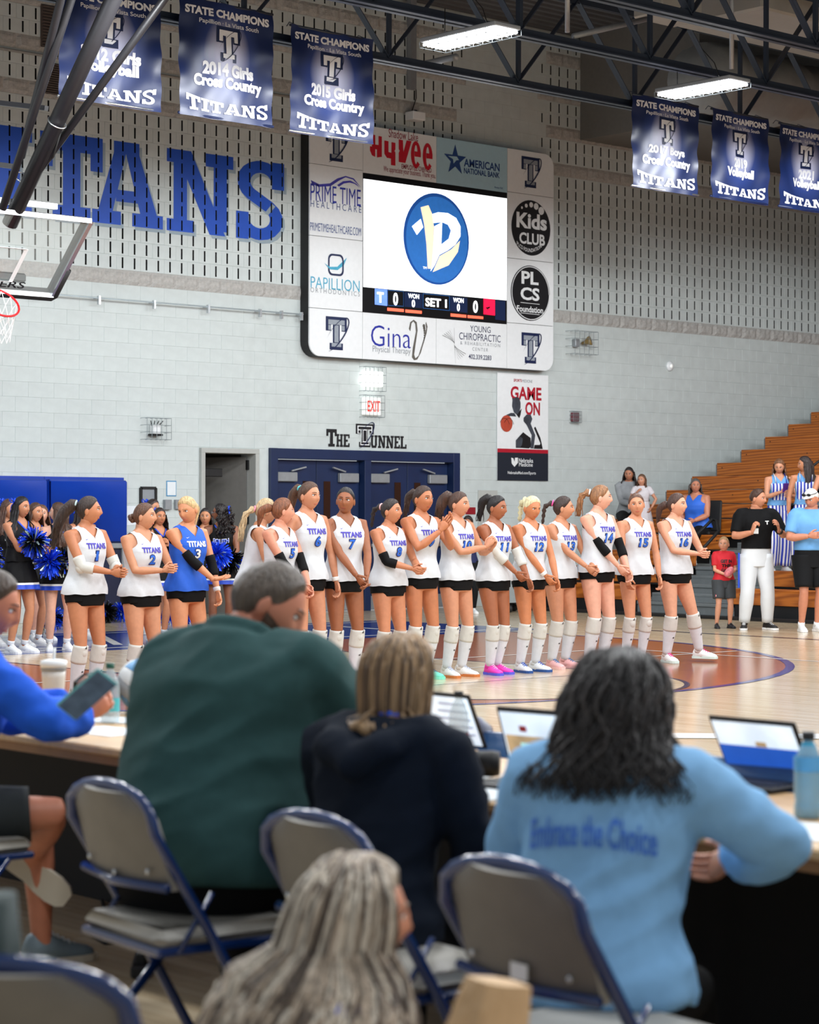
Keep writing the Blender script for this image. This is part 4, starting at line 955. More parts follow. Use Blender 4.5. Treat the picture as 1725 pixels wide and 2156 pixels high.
def head_surf(D):
    """D unit directions (n,3), face towards -Y; returns head-shaped points"""
    P = D * np.array([.0745, .094, .114]); x, y, z = P[:, 0].copy(), P[:, 1].copy(), P[:, 2].copy()
    t = np.clip(-z / .114, 0, 1); fr = D[:, 1] < 0
    x = x * (1 - .30 * t ** 1.7); y = np.where(fr, y * (1 - .10 * t ** 2), y * (1 - .42 * t ** 1.2))
    ff = np.clip(-D[:, 1], 0, 1) ** 1.5
    g = lambda a, s: np.exp(-(a / s) ** 2)
    y = y - ff * (.020 * g(x, .011) * g(z + .024, .015) + .012 * g(x, .010) * g(z - .004, .022) + .004 * g(z - .030, .010) * g(x, .05) + .005 * g(np.abs(x) - .036, .02) * g(z + .030, .022) + .006 * g(x, .020) * g(z + .060, .010) + .009 * g(x, .022) * g(z + .098, .016))
    y = y + ff * (.010 * g(np.abs(x) - .031, .015) * g(z - .008, .011))
    return np.stack([x, y, z], 1)
HN, HMR = 44, 32
_t = np.linspace(0, 2 * np.pi, HN, endpoint=False); _th = _t - .5 * np.sin(_t)
_ph = np.linspace(.02, np.pi - .02, HMR)
_D = np.array([[math.sin(p) * math.sin(a), -math.sin(p) * math.cos(a), math.cos(p)] for p in _ph for a in _th])
HEADV = head_surf(_D)
HEADF = [(i * HN + j, (i + 1) * HN + j, (i + 1) * HN + (j + 1) % HN, i * HN + (j + 1) % HN) for i in range(HMR - 1) for j in range(HN)]
def face_y(x, z):
    d = (HEADV[:, 0] - x) ** 2 + (HEADV[:, 2] - z) ** 2 + np.where(HEADV[:, 1] > 0, 9, 0)
    k = np.argsort(d)[:3]; return float(HEADV[k, 1].mean())
def head_mb(gaze=0.0, smile=0.0, male=False):
    mb = MB(); mb.add(HEADV, HEADF, 0)
    for s_ in (-1, 1):
        y = face_y(.031 * s_, .008)
        mb.ell((.031 * s_, y + .0045, .008), (.0150, .0078, .0075), 10, 6, m=1)
        mb.ell((.031 * s_ + gaze * .006, y - .0022, .008), (.0052, .0022, .0055), 8, 5, m=2)
        mb.tube([((.016 + .010 * k) * s_, face_y((.016 + .010 * k) * s_, .0145) - .0015, .0135 + (.003 if k in (1, 2) else 0)) for k in range(4)], .0022, 5, m=2)      # lashes
        mb.tube([((.013 + .011 * k) * s_, face_y((.013 + .011 * k) * s_, .029) - .001, .0295 + (.0, .0025, .003, -.0005)[k]) for k in range(4)], [(.0022, .0022)] * 3 + [(.0010, .001)], 5, m=4)
        mb.ell((.0755 * s_, .010, -.008), (.008, .018, .030), 8, 6, R=Matrix.Rotation(-.25 * s_, 3, 'Z') @ Matrix.Rotation(.15, 3, 'X'), m=0)
    yl = face_y(0, -.06)
    for dz, rz in ((.0032, .0034), (-.0042, .0042)):
        pts = [(x, face_y(x, -.06) + .0012 + .10 * abs(x) * .2, -.06 + dz + smile * abs(x) * .25) for x in (-.022, -.011, 0, .011, .022)]
        mb.tube(pts, [(rz * .4, .002), (rz, .0035), (rz, .004), (rz, .0035), (rz * .4, .002)], 6, m=3)
    return mb
def two_bone(S, T, l1, l2, pole):
    d = T - S; L = d.length; L2 = min(L, (l1 + l2) * .995); d.normalize(); T = S + d * L2
    a = (l1 * l1 - l2 * l2 + L2 * L2) / (2 * L2); h_ = math.sqrt(max(0, l1 * l1 - a * a))
    p = Vector(pole) - d * Vector(pole).dot(d); p.normalize()
    return S + d * a + p * h_, T
def hand_mb(mb, Wp, d, n, curl=.35, sc=1.0, side=1, spread=.0, m=0):
    """palm and five fingers from the wrist; d points to the fingertips, n out of the palm, side picks the thumb side"""
    d = d.normalized(); n = (n - d * n.dot(d)).normalized(); s = d.cross(n) * side
    P = lambda a, b, c=0: Wp + (d * a + s * b + n * c) * sc
    mb.tube([P(-.02, 0), P(.012, 0), P(.045, .002), P(.075, .002), P(.094, 0)], [(.020 * sc, .019 * sc), (.016 * sc, .022 * sc), (.015 * sc, .037 * sc), (.014 * sc, .040 * sc), (.009 * sc, .034 * sc)], 10, m, up=n)
    for k, (o, L) in enumerate(((.029, .068), (.010, .076), (-.010, .071), (-.028, .056))):
        p = P(.086, o, 0); pts = [p]; ang = 0
        for j, f in enumerate((.45, .32, .23)):
            ang += curl * (1.0 + .12 * k) * (1 if j else .8)
            dv = d * math.cos(ang) + n * math.sin(ang) + s * (o * spread * 12)
            p = p + dv.normalized() * L * f * sc; pts.append(p)
        mb.tube(pts, [.0092 * sc, .0086 * sc, .0078 * sc, .0055 * sc], 6, m)
    p = P(.025, .030, .004); p1 = p + (d * .75 + s * .6 + n * .35).normalized() * .04 * sc; p2 = p1 + (d * .9 + s * .15 + n * .45).normalized() * .032 * sc
    mb.tube([P(.008, .016), p, p1, p2], [.013 * sc, .012 * sc, .0100 * sc, .0068 * sc], 6, m)
class Fig:
    def __init__(f, sex='f', lean=0., side=0., twist=0., drop=0., girth=1., legs=None, armR=None, armL=None, head=(0, 0, 0), poleR=None, poleL=None, arm_r=1., leg_r=1., shw=1., neckf=0.):
        f.sex = sex; f.lean, f.side, f.twist, f.drop = lean, side, twist, drop
        f.tor = [(z, a * girth, b * girth, cy) for z, a, b, cy in (TOR_F if sex == 'f' else TOR_M)]
        q = np.array(f.tor); f._t = q
        mk = 1.0 if sex == 'f' else 1.18
        sx = (.178 if sex == 'f' else .204) * shw
        f.arms = {}
        for nm, sg, T, pl in (('R', -1, armR, poleR), ('L', 1, armL, poleL)):
            S = f.TF(Vector((sg * sx, .006, 1.383)))
            T = Vector(T) if T else Vector((sg * .25, -.03, .84))
            zt = T.z + drop; E, Wt = two_bone(S, T, .285, .245, pl or ((sg * .7, .15, -1.0) if zt > 1.15 else (sg * .8, .6, -.5) if zt > .98 else (sg * 1.15, .35, -.30)))
            S0 = f.TF(Vector((sg * sx * .55, .008, 1.385)))
            pts = [S0, S, S.lerp(E, .3), S.lerp(E, .65), E, E.lerp(Wt, .25), E.lerp(Wt, .6), Wt]
            r_ = [x * mk * arm_r for x in (.058, .054, .047, .041, .0355, .0385, .032, .0235)]
            f.arms[nm] = (pts, r_, E, Wt)
        legs = legs or {}
        f.legs = {}
        for nm, sg in (('R', -1), ('L', 1)):
            Hj = Vector((sg * .088, .004, .86 - drop))
            an = Vector(legs.get('ank' + nm, (sg * .10, .02, .085)))
            K, an = two_bone(Hj, an, .395, .395, legs.get('kp' + nm, (sg * .12, -1, .0)))
            r_ = [x * leg_r for x in (.094, .089, .078, .061, .0525, .0555, .0565, .0440, .0345)]
            pts = [Hj + Vector((0, 0, .05)) if not drop else Hj, Hj.lerp(K, .10), Hj.lerp(K, .42), Hj.lerp(K, .80), K, K.lerp(an, .16), K.lerp(an, .36), K.lerp(an, .68), an]
            f.legs[nm] = (pts, r_, K, an, legs.get('toe' + nm, 10 * sg))
        f.neck0 = f.TF(Vector((0, .012, 1.43))); f.headc = f.TF(Vector((0, -.012 - neckf, 1.585)))
        f.hR = Matrix.Rotation(math.radians(head[0]), 3, 'Z') @ Matrix.Rotation(math.radians(head[1]), 3, 'X') @ Matrix.Rotation(math.radians(head[2]), 3, 'Y')
        f.headc += f.hR @ Vector((0, -.012, 0))
    def tz(f, z): return [float(np.interp(z, f._t[:, 0], f._t[:, k])) for k in (1, 2, 3)]
    def TF(f, p):
        t = sm((p.z - .86) / .36); c = Vector((0, 0, .90)); q = p - c
        q = Matrix.Rotation(f.twist * t, 3, 'Z') @ Matrix.Rotation(f.side * t, 3, 'Y') @ Matrix.Rotation(f.lean * t, 3, 'X') @ q
        return q + c - Vector((0, 0, f.drop))
    def push(f, p, pad=.03):
        """keep hair outside the torso"""
        if not hasattr(f, '_sp'):
            f._sp = []
            for i in range(15):
                z = .95 + .5 * i / 14; a, b, cy = f.tz(z); f._sp.append((f.TF(Vector((0, cy, z))), a, b))
        c, a, b = min(f._sp, key=lambda s_: abs(s_[0].z - p.z))
        if p.z > f._sp[-1][0].z + .02: return p
        q = Matrix.Rotation(-f.twist, 3, 'Z') @ (p - c); e_ = math.hypot(q.x / (a + pad), q.y / (b + pad))
        if 1e-4 < e_ < 1: q = Vector((q.x / e_, q.y / e_, q.z)); return c + Matrix.Rotation(f.twist, 3, 'Z') @ q
        return p
    def HT(f, p): return f.headc + f.hR @ Vector(p)
    def ring(f, z, ease=0., n=36, e=2.35, th=None, eb=None):
        a, b, cy = f.tz(z); a += ease; b += ease if eb is None else eb; out = []
        for j in range(n):
            t = 2 * math.pi * j / n if th is None else th[j]
            s_, c_ = math.sin(t), math.cos(t)
            out.append(Vector((a * math.copysign(abs(s_) ** (2 / e), s_), cy - b * math.copysign(abs(c_) ** (2 / e), c_), z)))
        return out
    def torso_mb(f, mb, ease=0., z0=.79, z1=1.48, n=28, tf=True, m=0, k=18):
        rings = [f.ring(z0 + (z1 - z0) * i / k, ease, n) for i in range(k + 1)]
        mb.loft([[f.TF(p) for p in r_] if tf else r_ for r_ in rings], m)
    def body_mb(f):
        mb = MB(); f.torso_mb(mb)
        nt = f.headc + f.hR @ Vector((0, .018, -.06)); r_ = .050 if f.sex == 'f' else .062
        mb.tube([f.neck0 - Vector((0, 0, .03)), f.neck0.lerp(nt, .4), nt], [r_ * 1.25, r_, r_], 14)
        for pts, rr, E, Wt in f.arms.values(): mb.tube(pts, rr, 12)
        for pts, rr, K, an, toe in f.legs.values():
            mb.tube(pts, rr, 14); mb.tube([an, an + Vector((0, -.02, -.04))], [.034, .03], 8)
        return mb
def limb(mb, pts, r_, f0, f1, ease, n=12, m=0, k=8, flare=0.):
    """tube along a limb polyline between length fractions, with inflated radius"""
    L = [0]
    for i in range(1, len(pts)): L.append(L[-1] + (pts[i] - pts[i - 1]).length)
    P, Rr = [], []
    for i in range(k + 1):
        s_ = L[-1] * (f0 + (f1 - f0) * i / k); j = max(1, min(len(pts) - 1, int(np.searchsorted(L, s_))))
        t = (s_ - L[j - 1]) / max(1e-6, L[j] - L[j - 1]); P.append(pts[j - 1].lerp(pts[j], t)); Rr.append(r_[j - 1] + (r_[j] - r_[j - 1]) * t + ease + flare * i / k)
    mb.tube(P, Rr, n, m)
    return P, Rr
def queue(final, mb, mats, voxel, extra=None, post=None, smooth_it=2):
    me = mb.mesh('tmp', [mats[0]]); fix_normals(me)
    o = bpy.data.objects.new('tmp', me); C.objects.link(o)
    r_ = o.modifiers.new('r', 'REMESH'); r_.mode = 'VOXEL'; r_.voxel_size = voxel; r_.use_smooth_shade = True
    if smooth_it: s_ = o.modifiers.new('s', 'SMOOTH'); s_.iterations = smooth_it; s_.factor = .5
    PENDING.append((o, final, mats, extra, post))
def finish_batch():
    dg = bpy.context.evaluated_depsgraph_get(); dg.update()
    for o, final, mats, extra, post in PENDING:
        ev = o.evaluated_get(dg); me0 = ev.to_mesh()
        nv = len(me0.vertices); co = np.empty(nv * 3); me0.vertices.foreach_get('co', co); co = co.reshape(-1, 3)
        nrm = np.empty(nv * 3); me0.vertices.foreach_get('normal', nrm); nrm = nrm.reshape(-1, 3)
        F = [tuple(p.vertices) for p in me0.polygons]; mi = [0] * len(F)
        ev.to_mesh_clear()
        if post: co = post(co, nrm)
        V = co.tolist()
        if extra:
            k = len(V); V = V + [tuple(p) for p in extra.v]; F = F + [tuple(i + k for i in f) for f in extra.f]; mi = mi + list(extra.m)
        me = final.data; me.clear_geometry(); me.from_pydata(V, [], F)
        for q in mats:
            if q.name not in me.materials: me.materials.append(q)
        me.polygons.foreach_set('material_index', mi); me.polygons.foreach_set('use_smooth', [True] * len(F)); me.update()
    for o, *_ in PENDING:
        d = o.data; bpy.data.objects.remove(o); bpy.data.meshes.remove(d)
    for fn in AFTER: fn()
AFTER = []
m_eye = M('eye_white', (226, 222, 218), .3, .02); m_iris = M('eye_dark', (38, 26, 22), .25, .1)
def skin(rgb):
    rgb = tuple(int(c * q) for c, q in zip(rgb, (.98, .93, .89)))
    return M('skin_%d_%d_%d' % rgb, rgb, .48, .05, 30, .06, 300)
def hairm(rgb, rg=.38): return M('hair_%d_%d_%d' % rgb, rgb, rg, .42, 5, .9, 9, stretch=(14, 14, 1.4))
def lips(rgb): return M('lip_%d_%d_%d' % rgb, tuple(int(c * q) for c, q in zip(rgb, (.88, .62, .62))), .4, .03)
def person(label, loc, yaw, h, f, tone, hair_rgb, group=None, gaze=0., smile=0., curl=(.4, .4), handd=(None, None), handn=(None, None), voxel=.013, hands=True, face=True, hsc=1.0):
    k = h / 1.70
    mats = [skin(tone), m_eye, m_iris, lips(tone), hairm(hair_rgb)]
    me = bpy.data.meshes.new('person'); o = bpy.data.objects.new('person', me); C.objects.link(o)
    o.location = loc; o.rotation_euler = (0, 0, math.radians(yaw)); o.scale = (k, k, k)
    tag(o, label, 'person', group)
    ex = MB()
    hm = head_mb(gaze, smile, f.sex == 'm')
    ex.add([f.HT(Vector(p) * hsc) for p in hm.v], hm.f); ex.m = list(hm.m)
    if hands:
        for i, (nm, sg) in enumerate((('R', -1), ('L', 1))):
            pts, rr, E, Wt = f.arms[nm]
            d = Vector(handd[i]) if handd[i] else (Wt - E)
            n = Vector(handn[i]) if handn[i] else Vector((-sg, .15, 0.1))
            hand_mb(ex, Wt, d, n, curl[i], 1.0 if f.sex == 'f' else 1.14, side=(-1 if sg > 0 else 1) )
    queue(o, f.body_mb(), mats, voxel, ex)
    o['_k'] = k
    return o
def part(o, name, mb, mats, smooth=True, parent=None):
    c = mb.build(name, mats, parent or o, smooth); return c
# ---------------- hair
def cap_mb(f, mb, thick=.012, lims=None, n=48, rows=14, wob=.0, m=0, grow=1.0):
    """shell of hair over the skull down to a hairline given per azimuth (0 front .. 180 back)"""
    lims = lims or [(0, 47), (35, 52), (58, 66), (80, 84), (95, 88), (112, 112), (140, 126), (180, 130)]
    A = [a for a, b in lims]; B = [b for a, b in lims]; D = []; T = []
    for i in range(rows + 1):
        for j in range(n):
            a = 360 * j / n; aa = a if a <= 180 else 360 - a; lim = np.interp(aa, A, B); ph = math.radians(lim) * max(.03, i / rows)
            D.append((math.sin(ph) * math.sin(math.radians(a)), -math.sin(ph) * math.cos(math.radians(a)), math.cos(ph)))
            e_ = i / rows; T.append(thick * (1 - max(0, e_ - .8) / .2 * .85) + wob * math.sin(j * 2.1 + i * .35) * min(1, i / 4))
    D = np.array(D); P = head_surf(D) + D * np.array(T)[:, None]; P[:, 0] *= grow
    V = [f.HT(p) for p in P]
    F = [(i * n + j, (i + 1) * n + j, (i + 1) * n + (j + 1) % n, i * n + (j + 1) % n) for i in range(rows) for j in range(n)]
    mb.add(V, F, m); mb.add(V[:n], [tuple(range(n))], m)
def tail_mb(f, mb, base, L, r0=.028, swing=(0, .05), wave=.0, seed=0, braid=False, n=10, m=0):
    p = f.HT(base); out = f.hR @ Vector((base[0] * 4, 1, .25)).normalized(); pts = []; rr = []
    k = 11
    for i in range(k):
        t = i / (k - 1)
        q = p + out * (.085 * min(1, t * 3.0) ) + Vector((swing[0] * t, swing[1] * t, -L * max(0, t - .06) ** 1.15))
        q += Vector((math.sin(t * 9 + seed), math.cos(t * 8 + seed), 0)) * wave * t
        pts.append(q); rr.append(r0 * (1.0 if t < .08 else 1.35 - 1.05 * t ** 2 if not braid else 1.0 - .5 * t) * (1 + (.28 * (1 if i % 2 else -1) if braid else 0)))
    mb.tube(pts, [(r_ * 1.15, r_ * .85) for r_ in rr], n, m)
    if wave or L > .25:
        for q in range(6):
            o_ = Vector((math.sin(q * 2.4 + seed), math.cos(q * 2.4 + seed), 0)) * r0
            mb.tube([pts[i] + o_ * (.5 + .6 * i / k) + Vector((math.sin(i * 1.3 + q) * .008, math.cos(i + q) * .008, 0)) for i in range(1, k)], [(.011 - .009 * i / k) for i in range(1, k)], 5, m)
    return p
def long_mb(f, mb, z_end=-.36, a0=62, thick=.018, flare=.03, n=44, rows=16, wave=.006, seed=0, m=0, back=.0, pad=.022):
    """hair falling from the skull past the shoulders, open round the face"""
    rings = []
    for i in range(rows + 1):
        t = i / rows; z = .03 + (z_end - .03) * t; ring = []
        for j in range(n + 1):
            a = math.radians(a0 + (360 - 2 * a0) * j / n)
            rx = (.076 + thick + flare * sm(t * 1.5)) * (1 + .05 * math.sin(j * 1.9 + seed)); ry = (.096 + thick * .7) * (1 - .12 * sm(t * 1.6)) + back * t
            x = rx * math.sin(a); y = -ry * math.cos(a) + .012
            wv = wave * math.sin(t * 15 + j * .9 + seed) * t
            ring.append((x * (1 + wv * 6), y + wv, z + .02 * math.sin(j * 2.7 + seed) * t))
        rings.append(ring)
    Vh = []
    for i, r_ in enumerate(rings):
        t = i / rows
        for p in r_:
            q = f.headc + (f.hR @ Vector(p)).lerp(Matrix.Rotation(f.hR.to_euler('XYZ').z, 3, 'Z') @ Vector(p), .8 * t); Vh.append(f.push(q, pad))
    w_ = n + 1
    F = [(i * w_ + j, i * w_ + j + 1, (i + 1) * w_ + j + 1, (i + 1) * w_ + j) for i in range(rows) for j in range(n)]
    mb.add(Vh, F, m)
    rn = random.Random(seed + 3)
    for q in range(26):                         # loose locks for the silhouette
        j = rn.randrange(0, n + 1); pts = []; rad = []
        for i in range(2, rows + 1, 2): pts.append(Vh[i * w_ + j] + Vector((rn.uniform(-.004, .004), rn.uniform(-.004, .004), 0))); rad.append(.009 * (1.1 - .8 * i / rows))
        mb.tube(pts, rad, 5, m)
def hair(o, f, rgb, style, tie=None, **kw):
    mb = MB(); lims = kw.get('lims')
    cap_mb(f, mb, kw.get('thick', .011), lims, wob=kw.get('wob', .0012))
    if style == 'pony': p = tail_mb(f, mb, kw.get('base', (0, .094, .058)), kw.get('L', .30), kw.get('r0', .026), kw.get('swing', (0, .05)), kw.get('wave', 0), kw.get('seed', 0))
    elif style == 'braid': p = tail_mb(f, mb, kw.get('base', (0, .094, .05)), kw.get('L', .26), kw.get('r0', .024), kw.get('swing', (0, .04)), 0, 0, True)
    elif style == 'bun':
        p = f.HT(kw.get('base', (0, .118, .0)))
        for q in range(12): a = q * 2.4; mb.ell(p + f.hR @ Vector((.019 * math.cos(a), .012 * math.sin(q * 1.7), .021 * math.sin(a))), (.021, .021, .021), 8, 6)
    elif style in ('long', 'curly'):
        long_mb(f, mb, kw.get('z_end', -.36), kw.get('a0', 64), kw.get('lthick', .016), kw.get('flare', .03), wave=kw.get('wave', .006), seed=kw.get('seed', 0))
        if style == 'curly':
            rn = random.Random(kw.get('seed', 1))
            for q in range(60):
                a = math.radians(rn.uniform(65, 295)); z = rn.uniform(-.25, .08); r_ = .1 + rn.uniform(0, .03) + (.03 if z < 0 else 0)
                c0 = Vector((r_ * math.sin(a), -r_ * math.cos(a) + .02, z)); mb.tube([f.HT(c0 + Vector((.012 * math.sin(k_ * 1.6), .012 * math.cos(k_ * 1.6), -.018 * k_))) for k_ in range(5)], [.012, .014, .013, .010, .004], 5)
        p = None
    else: p = None
    c = part(o, 'hair', mb, hairm(rgb))
    if tie and p:
        tb = MB(); ax = f.hR @ Vector((0, 1, .25)).normalized(); e1 = ax.orthogonal().normalized(); e2 = ax.cross(e1); q = p + ax * .012
        tb.tube([q + e1 * (.026 * math.cos(a)) + e2 * (.026 * math.sin(a)) for a in [2 * math.pi * i / 14 for i in range(14)]], .008, 6, closed=True)
        part(o, 'hair_tie', tb, M('tie_%d_%d_%d' % tie, tie, .5))
    return c
def bow(o, f, rgb=(20, 70, 210), base=(.0, .10, .07)):
    mb = MB(); p = f.HT(base)
    for s_ in (-1, 1):
        for q in range(2):
            mb.tube([p, p + f.hR @ Vector((s_ * .03, .01, .03 + .01 * q)), p + f.hR @ Vector((s_ * .06, .015, .01 + .02 * q)), p + f.hR @ Vector((s_ * .03, .01, -.01)), p], [(.004, .012)] * 5, 6)
        mb.tube([p, p + f.hR @ Vector((s_ * .02, .02, -.05)), p + f.hR @ Vector((s_ * .035, .02, -.11))], [(.003, .012)] * 3, 6)
    part(o, 'hair_bow', mb, M('bow_blue', rgb, .4, .05))
# ---------------- clothes
def top_mb(f, hem=.89, ease=(.030, .016), vneck=1.335, n=56, m=0, armhole=1.285, band_=None, neckw=28, flare=0., strap=(.125, .066)):
    """sleeveless jersey: full rings up to the armholes, then front strips beside the V and one back panel, joined over the shoulders"""
    mb = MB(); base = MB(); rows = 20; rings = []
    for i in range(rows + 1):
        t = i / rows; z = hem + (armhole - hem) * t; ez = ease[0] + (ease[1] - ease[0]) * sm(t * 1.3)
        a, b, cy = f.tz(z); a2, b2, _ = f.tz(.90)
        r_ = f.ring(z, ez, n)
        if t < .55:      # hangs straight from the hip instead of following the waist
            w_ = (1 - t / .55) * .65; tg = f.ring(.90, ez, n)
            r_ = [Vector((p.x + (q.x - p.x) * w_ * .8 if abs(q.x) > abs(p.x) else p.x, p.y + (q.y - p.y) * w_ * .8 if abs(q.y) > abs(p.y) else p.y, z)) for p, q in zip(r_, tg)]
        r_ = [Vector((p.x * (1 + flare * (1 - t)), p.y * (1 + flare * (1 - t)) + .004 * math.sin(j * .9 + z * 30) * (1 - t), p.z + .004 * math.sin(j * .7) * (1 - t))) for j, p in enumerate(r_)]
        fs = f.headc.x * 3 + hem * 7 + f.arms['R'][3].z * 9
        r_ = [p + Vector((p.x, p.y, 0)).normalized() * ((.010 * (1.15 - t) if t < .5 else .003) * (1 - 2 * abs(noise.noise(Vector((p.x * 9 + fs, p.y * 9, p.z * 4.5 + p.x * 5)))))) for p in r_]
        rings.append(r_)
    mb.loft(rings, m, cap=False)
    top = 1.437; K = 9; nf = 8
    zs = [armhole + (top - armhole) * (i / K) for i in range(K + 1)]
    def ang(z, x):      # azimuth at which the ring reaches half-width x
        a, b, cy = f.tz(z); a += ease[1]; return math.asin(min(1, (min(1, x / a)) ** (2.35 / 2)))
    def arm_x(z): 
        a = f.tz(armhole)[0] + ease[1]; t = (z - armhole) / (top - armhole); return a + (strap[0] - a) * sm(min(1, t * 1.9))
    def nk_x(z):
        t = (z - vneck) / (top - vneck); return max(0, t) ** .9 * strap[1] if t > 0 else 0
    for sg in (-1, 1):
        grid = []
        for z in zs:
            x0, x1 = nk_x(z), arm_x(z); t0, t1 = ang(z, x0), ang(z, x1); th = [sg * (t0 + (t1 - t0) * q / nf) for q in range(nf + 1)]
            grid.append(f.ring(z, ease[1], nf + 1, th=th))
        bg = []
        for z in zs:
            x1 = arm_x(z); x0 = max(0, (z - 1.41) / (top - 1.41)) * strap[1] if z > 1.41 else 0
            t0, t1 = math.pi - ang(z, x0), math.pi - ang(z, x1); th = [sg * (t0 + (t1 - t0) * q / nf) for q in range(nf + 1)]
            bg.append(f.ring(z, ease[1], nf + 1, th=th))
        mid = [Vector((p.x * .5 + q.x * .5, .012, 1.485 - .30 * abs(p.x + q.x) / 2)) for p, q in zip(grid[-1], bg[-1])]
        for g_ in (grid, bg):
            V = [p for r_ in g_ for p in r_]; w_ = nf + 1
            mb.add(V, [(i * w_ + j, i * w_ + j + 1, (i + 1) * w_ + j + 1, (i + 1) * w_ + j) for i in range(K) for j in range(nf)], m)
        V = grid[-1] + mid + bg[-1]; w_ = nf + 1
        mb.add(V, [(i * w_ + j, i * w_ + j + 1, (i + 1) * w_ + j + 1, (i + 1) * w_ + j) for i in range(2) for j in range(nf)], m)
    return mb
def print_on(o, f, mb_canon, parent, body, cx, cz, w_, h_, mat, bold=.03, off=.003, arc=0., slabw=None, front=True, name='lettering', polys=None):
    off += .003
    """lettering wrapped on the front (or back) of a garment given in unposed coordinates"""
    bvh = BVHTree.FromPolygons([tuple(p) for p in mb_canon.v], mb_canon.f)
    if polys: V2, F2 = polys
    else: V2, F2, _ = text2d(body, bold)
    P = []; s_ = -1 if front else 1
    for a, b in V2:
        x = cx + (a - .5) * w_ * (1 if front else -1); z = cz + (b - .5) * h_ - arc * h_ * (2 * a - 1) ** 2
        hit = bvh.ray_cast(Vector((x, s_ * 1.0, z)), Vector((0, -s_, 0)))
        y = hit[0].y if hit[0] else s_ * .13
        P.append(f.TF(Vector((x, y + s_ * off, z))))
    return MB().add(P, F2).build(name, mat, parent)
def posed(f, mb):
    q = MB(); q.v = [tuple(f.TF(Vector(p))) for p in mb.v]; q.f = mb.f; q.m = mb.m; return q
def shoe(o, f, nm, upper, sole, accent=None, high=.10):
    pts, rr, K, an, toe = f.legs[nm]; sg = -1 if nm == 'R' else 1
    R = Matrix.Rotation(math.radians(toe), 3, 'Z'); base = Vector((an.x, an.y, an.z - .085)); tilt = f.shoe_tilt.get(nm) if hasattr(f, 'shoe_tilt') else None
    if tilt is not None: R = tilt
    def sec(y, w_, h_, z0, n=12):
        out = []
        for j in range(n):
            t = math.pi * 2 * j / n; x = w_ * math.cos(t); z = math.sin(t)
            out.append(Vector((x, y, z0 + (h_ * z if z > 0 else .004 * z))))
        return out
    up = [(.062, .026, .055, .022), (.05, .034, .085, .022), (.02, .037, .095, .022), (-.02, .038, .088, .022), (-.05, .040, .070, .022), (-.09, .044, .052, .022), (-.13, .045, .040, .022), (-.165, .038, .030, .022), (-.185, .022, .018, .022)]
    so = [(.068, .030), (.055, .037), (.02, .038), (-.03, .036), (-.08, .045), (-.13, .048), (-.17, .041), (-.192, .024)]
    mb = MB(); mb.loft([[base + R @ (p if tilt is None else p - Vector((0, 0, .085))) + (Vector((0, 0, .085)) if tilt is not None else Vector()) for p in sec(*s_)] for s_ in up])
    if high: mb.tube([base + Vector((0, 0, .085)) + R @ Vector((0, .01, -.02)), base + Vector((0, 0, .085)) + (an - K).normalized() * -.03 + Vector((0, .004, .0))], [.042, .041], 12)
    s_ = part(o, 'shoe', mb, upper)
    T0 = base + (Vector((0, 0, .085)) if tilt is not None else Vector()); dz = .085 if tilt is not None else 0
    rings = [[T0 + R @ Vector((x * w_, y, z - dz)) for x, z in ((-1, .002), (1, .002), (1.04, .026), (-1.04, .026))] for y, w_ in so]
    part(o, 'sole', MB().loft(rings), sole, False, s_)
    lb = MB()
    for q in range(5):
        y = -.035 - .02 * q; z = .105 - .011 * q
        lb.tube([T0 + R @ Vector((-.02, y, z - .004 - dz)), T0 + R @ Vector((0, y - .003, z + .003 - dz)), T0 + R @ Vector((.02, y, z - .004 - dz))], .004, 5)
    part(o, 'laces', lb, accent or sole, True, s_)
    return s_
# ================================================================ PLAYERS
def at_v(px, v, z=0.0):
    d = CF + CR * ((px - 862.5) / FPX); p = d * (v / d.y); return Vector((p.x, p.y, z))
def at_u(px, u, z=0.0):
    d = CF + CR * ((px - 862.5) / FPX); p = d * (u / d.x); return Vector((p.x, p.y, z))
m_jw = M('jersey_white', (214, 217, 222), .7, .03, 20, .55, 9); m_jb = M('jersey_blue', (24, 92, 206), .65, .05, 20, .55, 9)
m_blk = M('black_spandex', (9, 9, 11), .75, .08, 20, .3, 14, spec=.2); m_sock = M('sock_white', (218, 221, 227), .8, .03, 30, .2, 200); m_padw = M('knee_pad_white', (210, 208, 202), .7, .04, 20, .15, 60)
m_purp = M('jersey_print_purple', (66, 52, 176), .5, .04); m_num = M('jersey_number_blue', (34, 104, 214), .5, .04); m_numo = M('jersey_number_edge', (26, 26, 92), .5); m_wht = M('white_cloth', (238, 238, 236), .6, .02)
def shoe_mats(u, s, a): return (M('shoe_%d_%d_%d' % u, u, .5, .06, 20, .2, 90), M('sole_%d_%d_%d' % s, s, .5, .04), M('lace_%d_%d_%d' % a, a, .6, .03))
ADI = [rect(0, 0, .22, .45), rect(.32, 0, .54, .72), rect(.64, 0, .86, 1)]
def small_mark(o, f, pts_r, frac, az, sz, mat, polys=ADI):
    """little printed mark on a sock or knee pad"""
    P, Rr = pts_r; i = min(len(P) - 2, int(frac * (len(P) - 1))); c = P[i]; r_ = Rr[i] + .002; mb = MB()
    for q in polys:
        V = []
        for a, b in q:
            th = az + (a - .5) * sz / r_; V.append(c + Vector((math.sin(th) * r_, -math.cos(th) * r_, (b - .5) * sz)))
        mb.add(V, [tuple(range(len(V)))])
    return mb
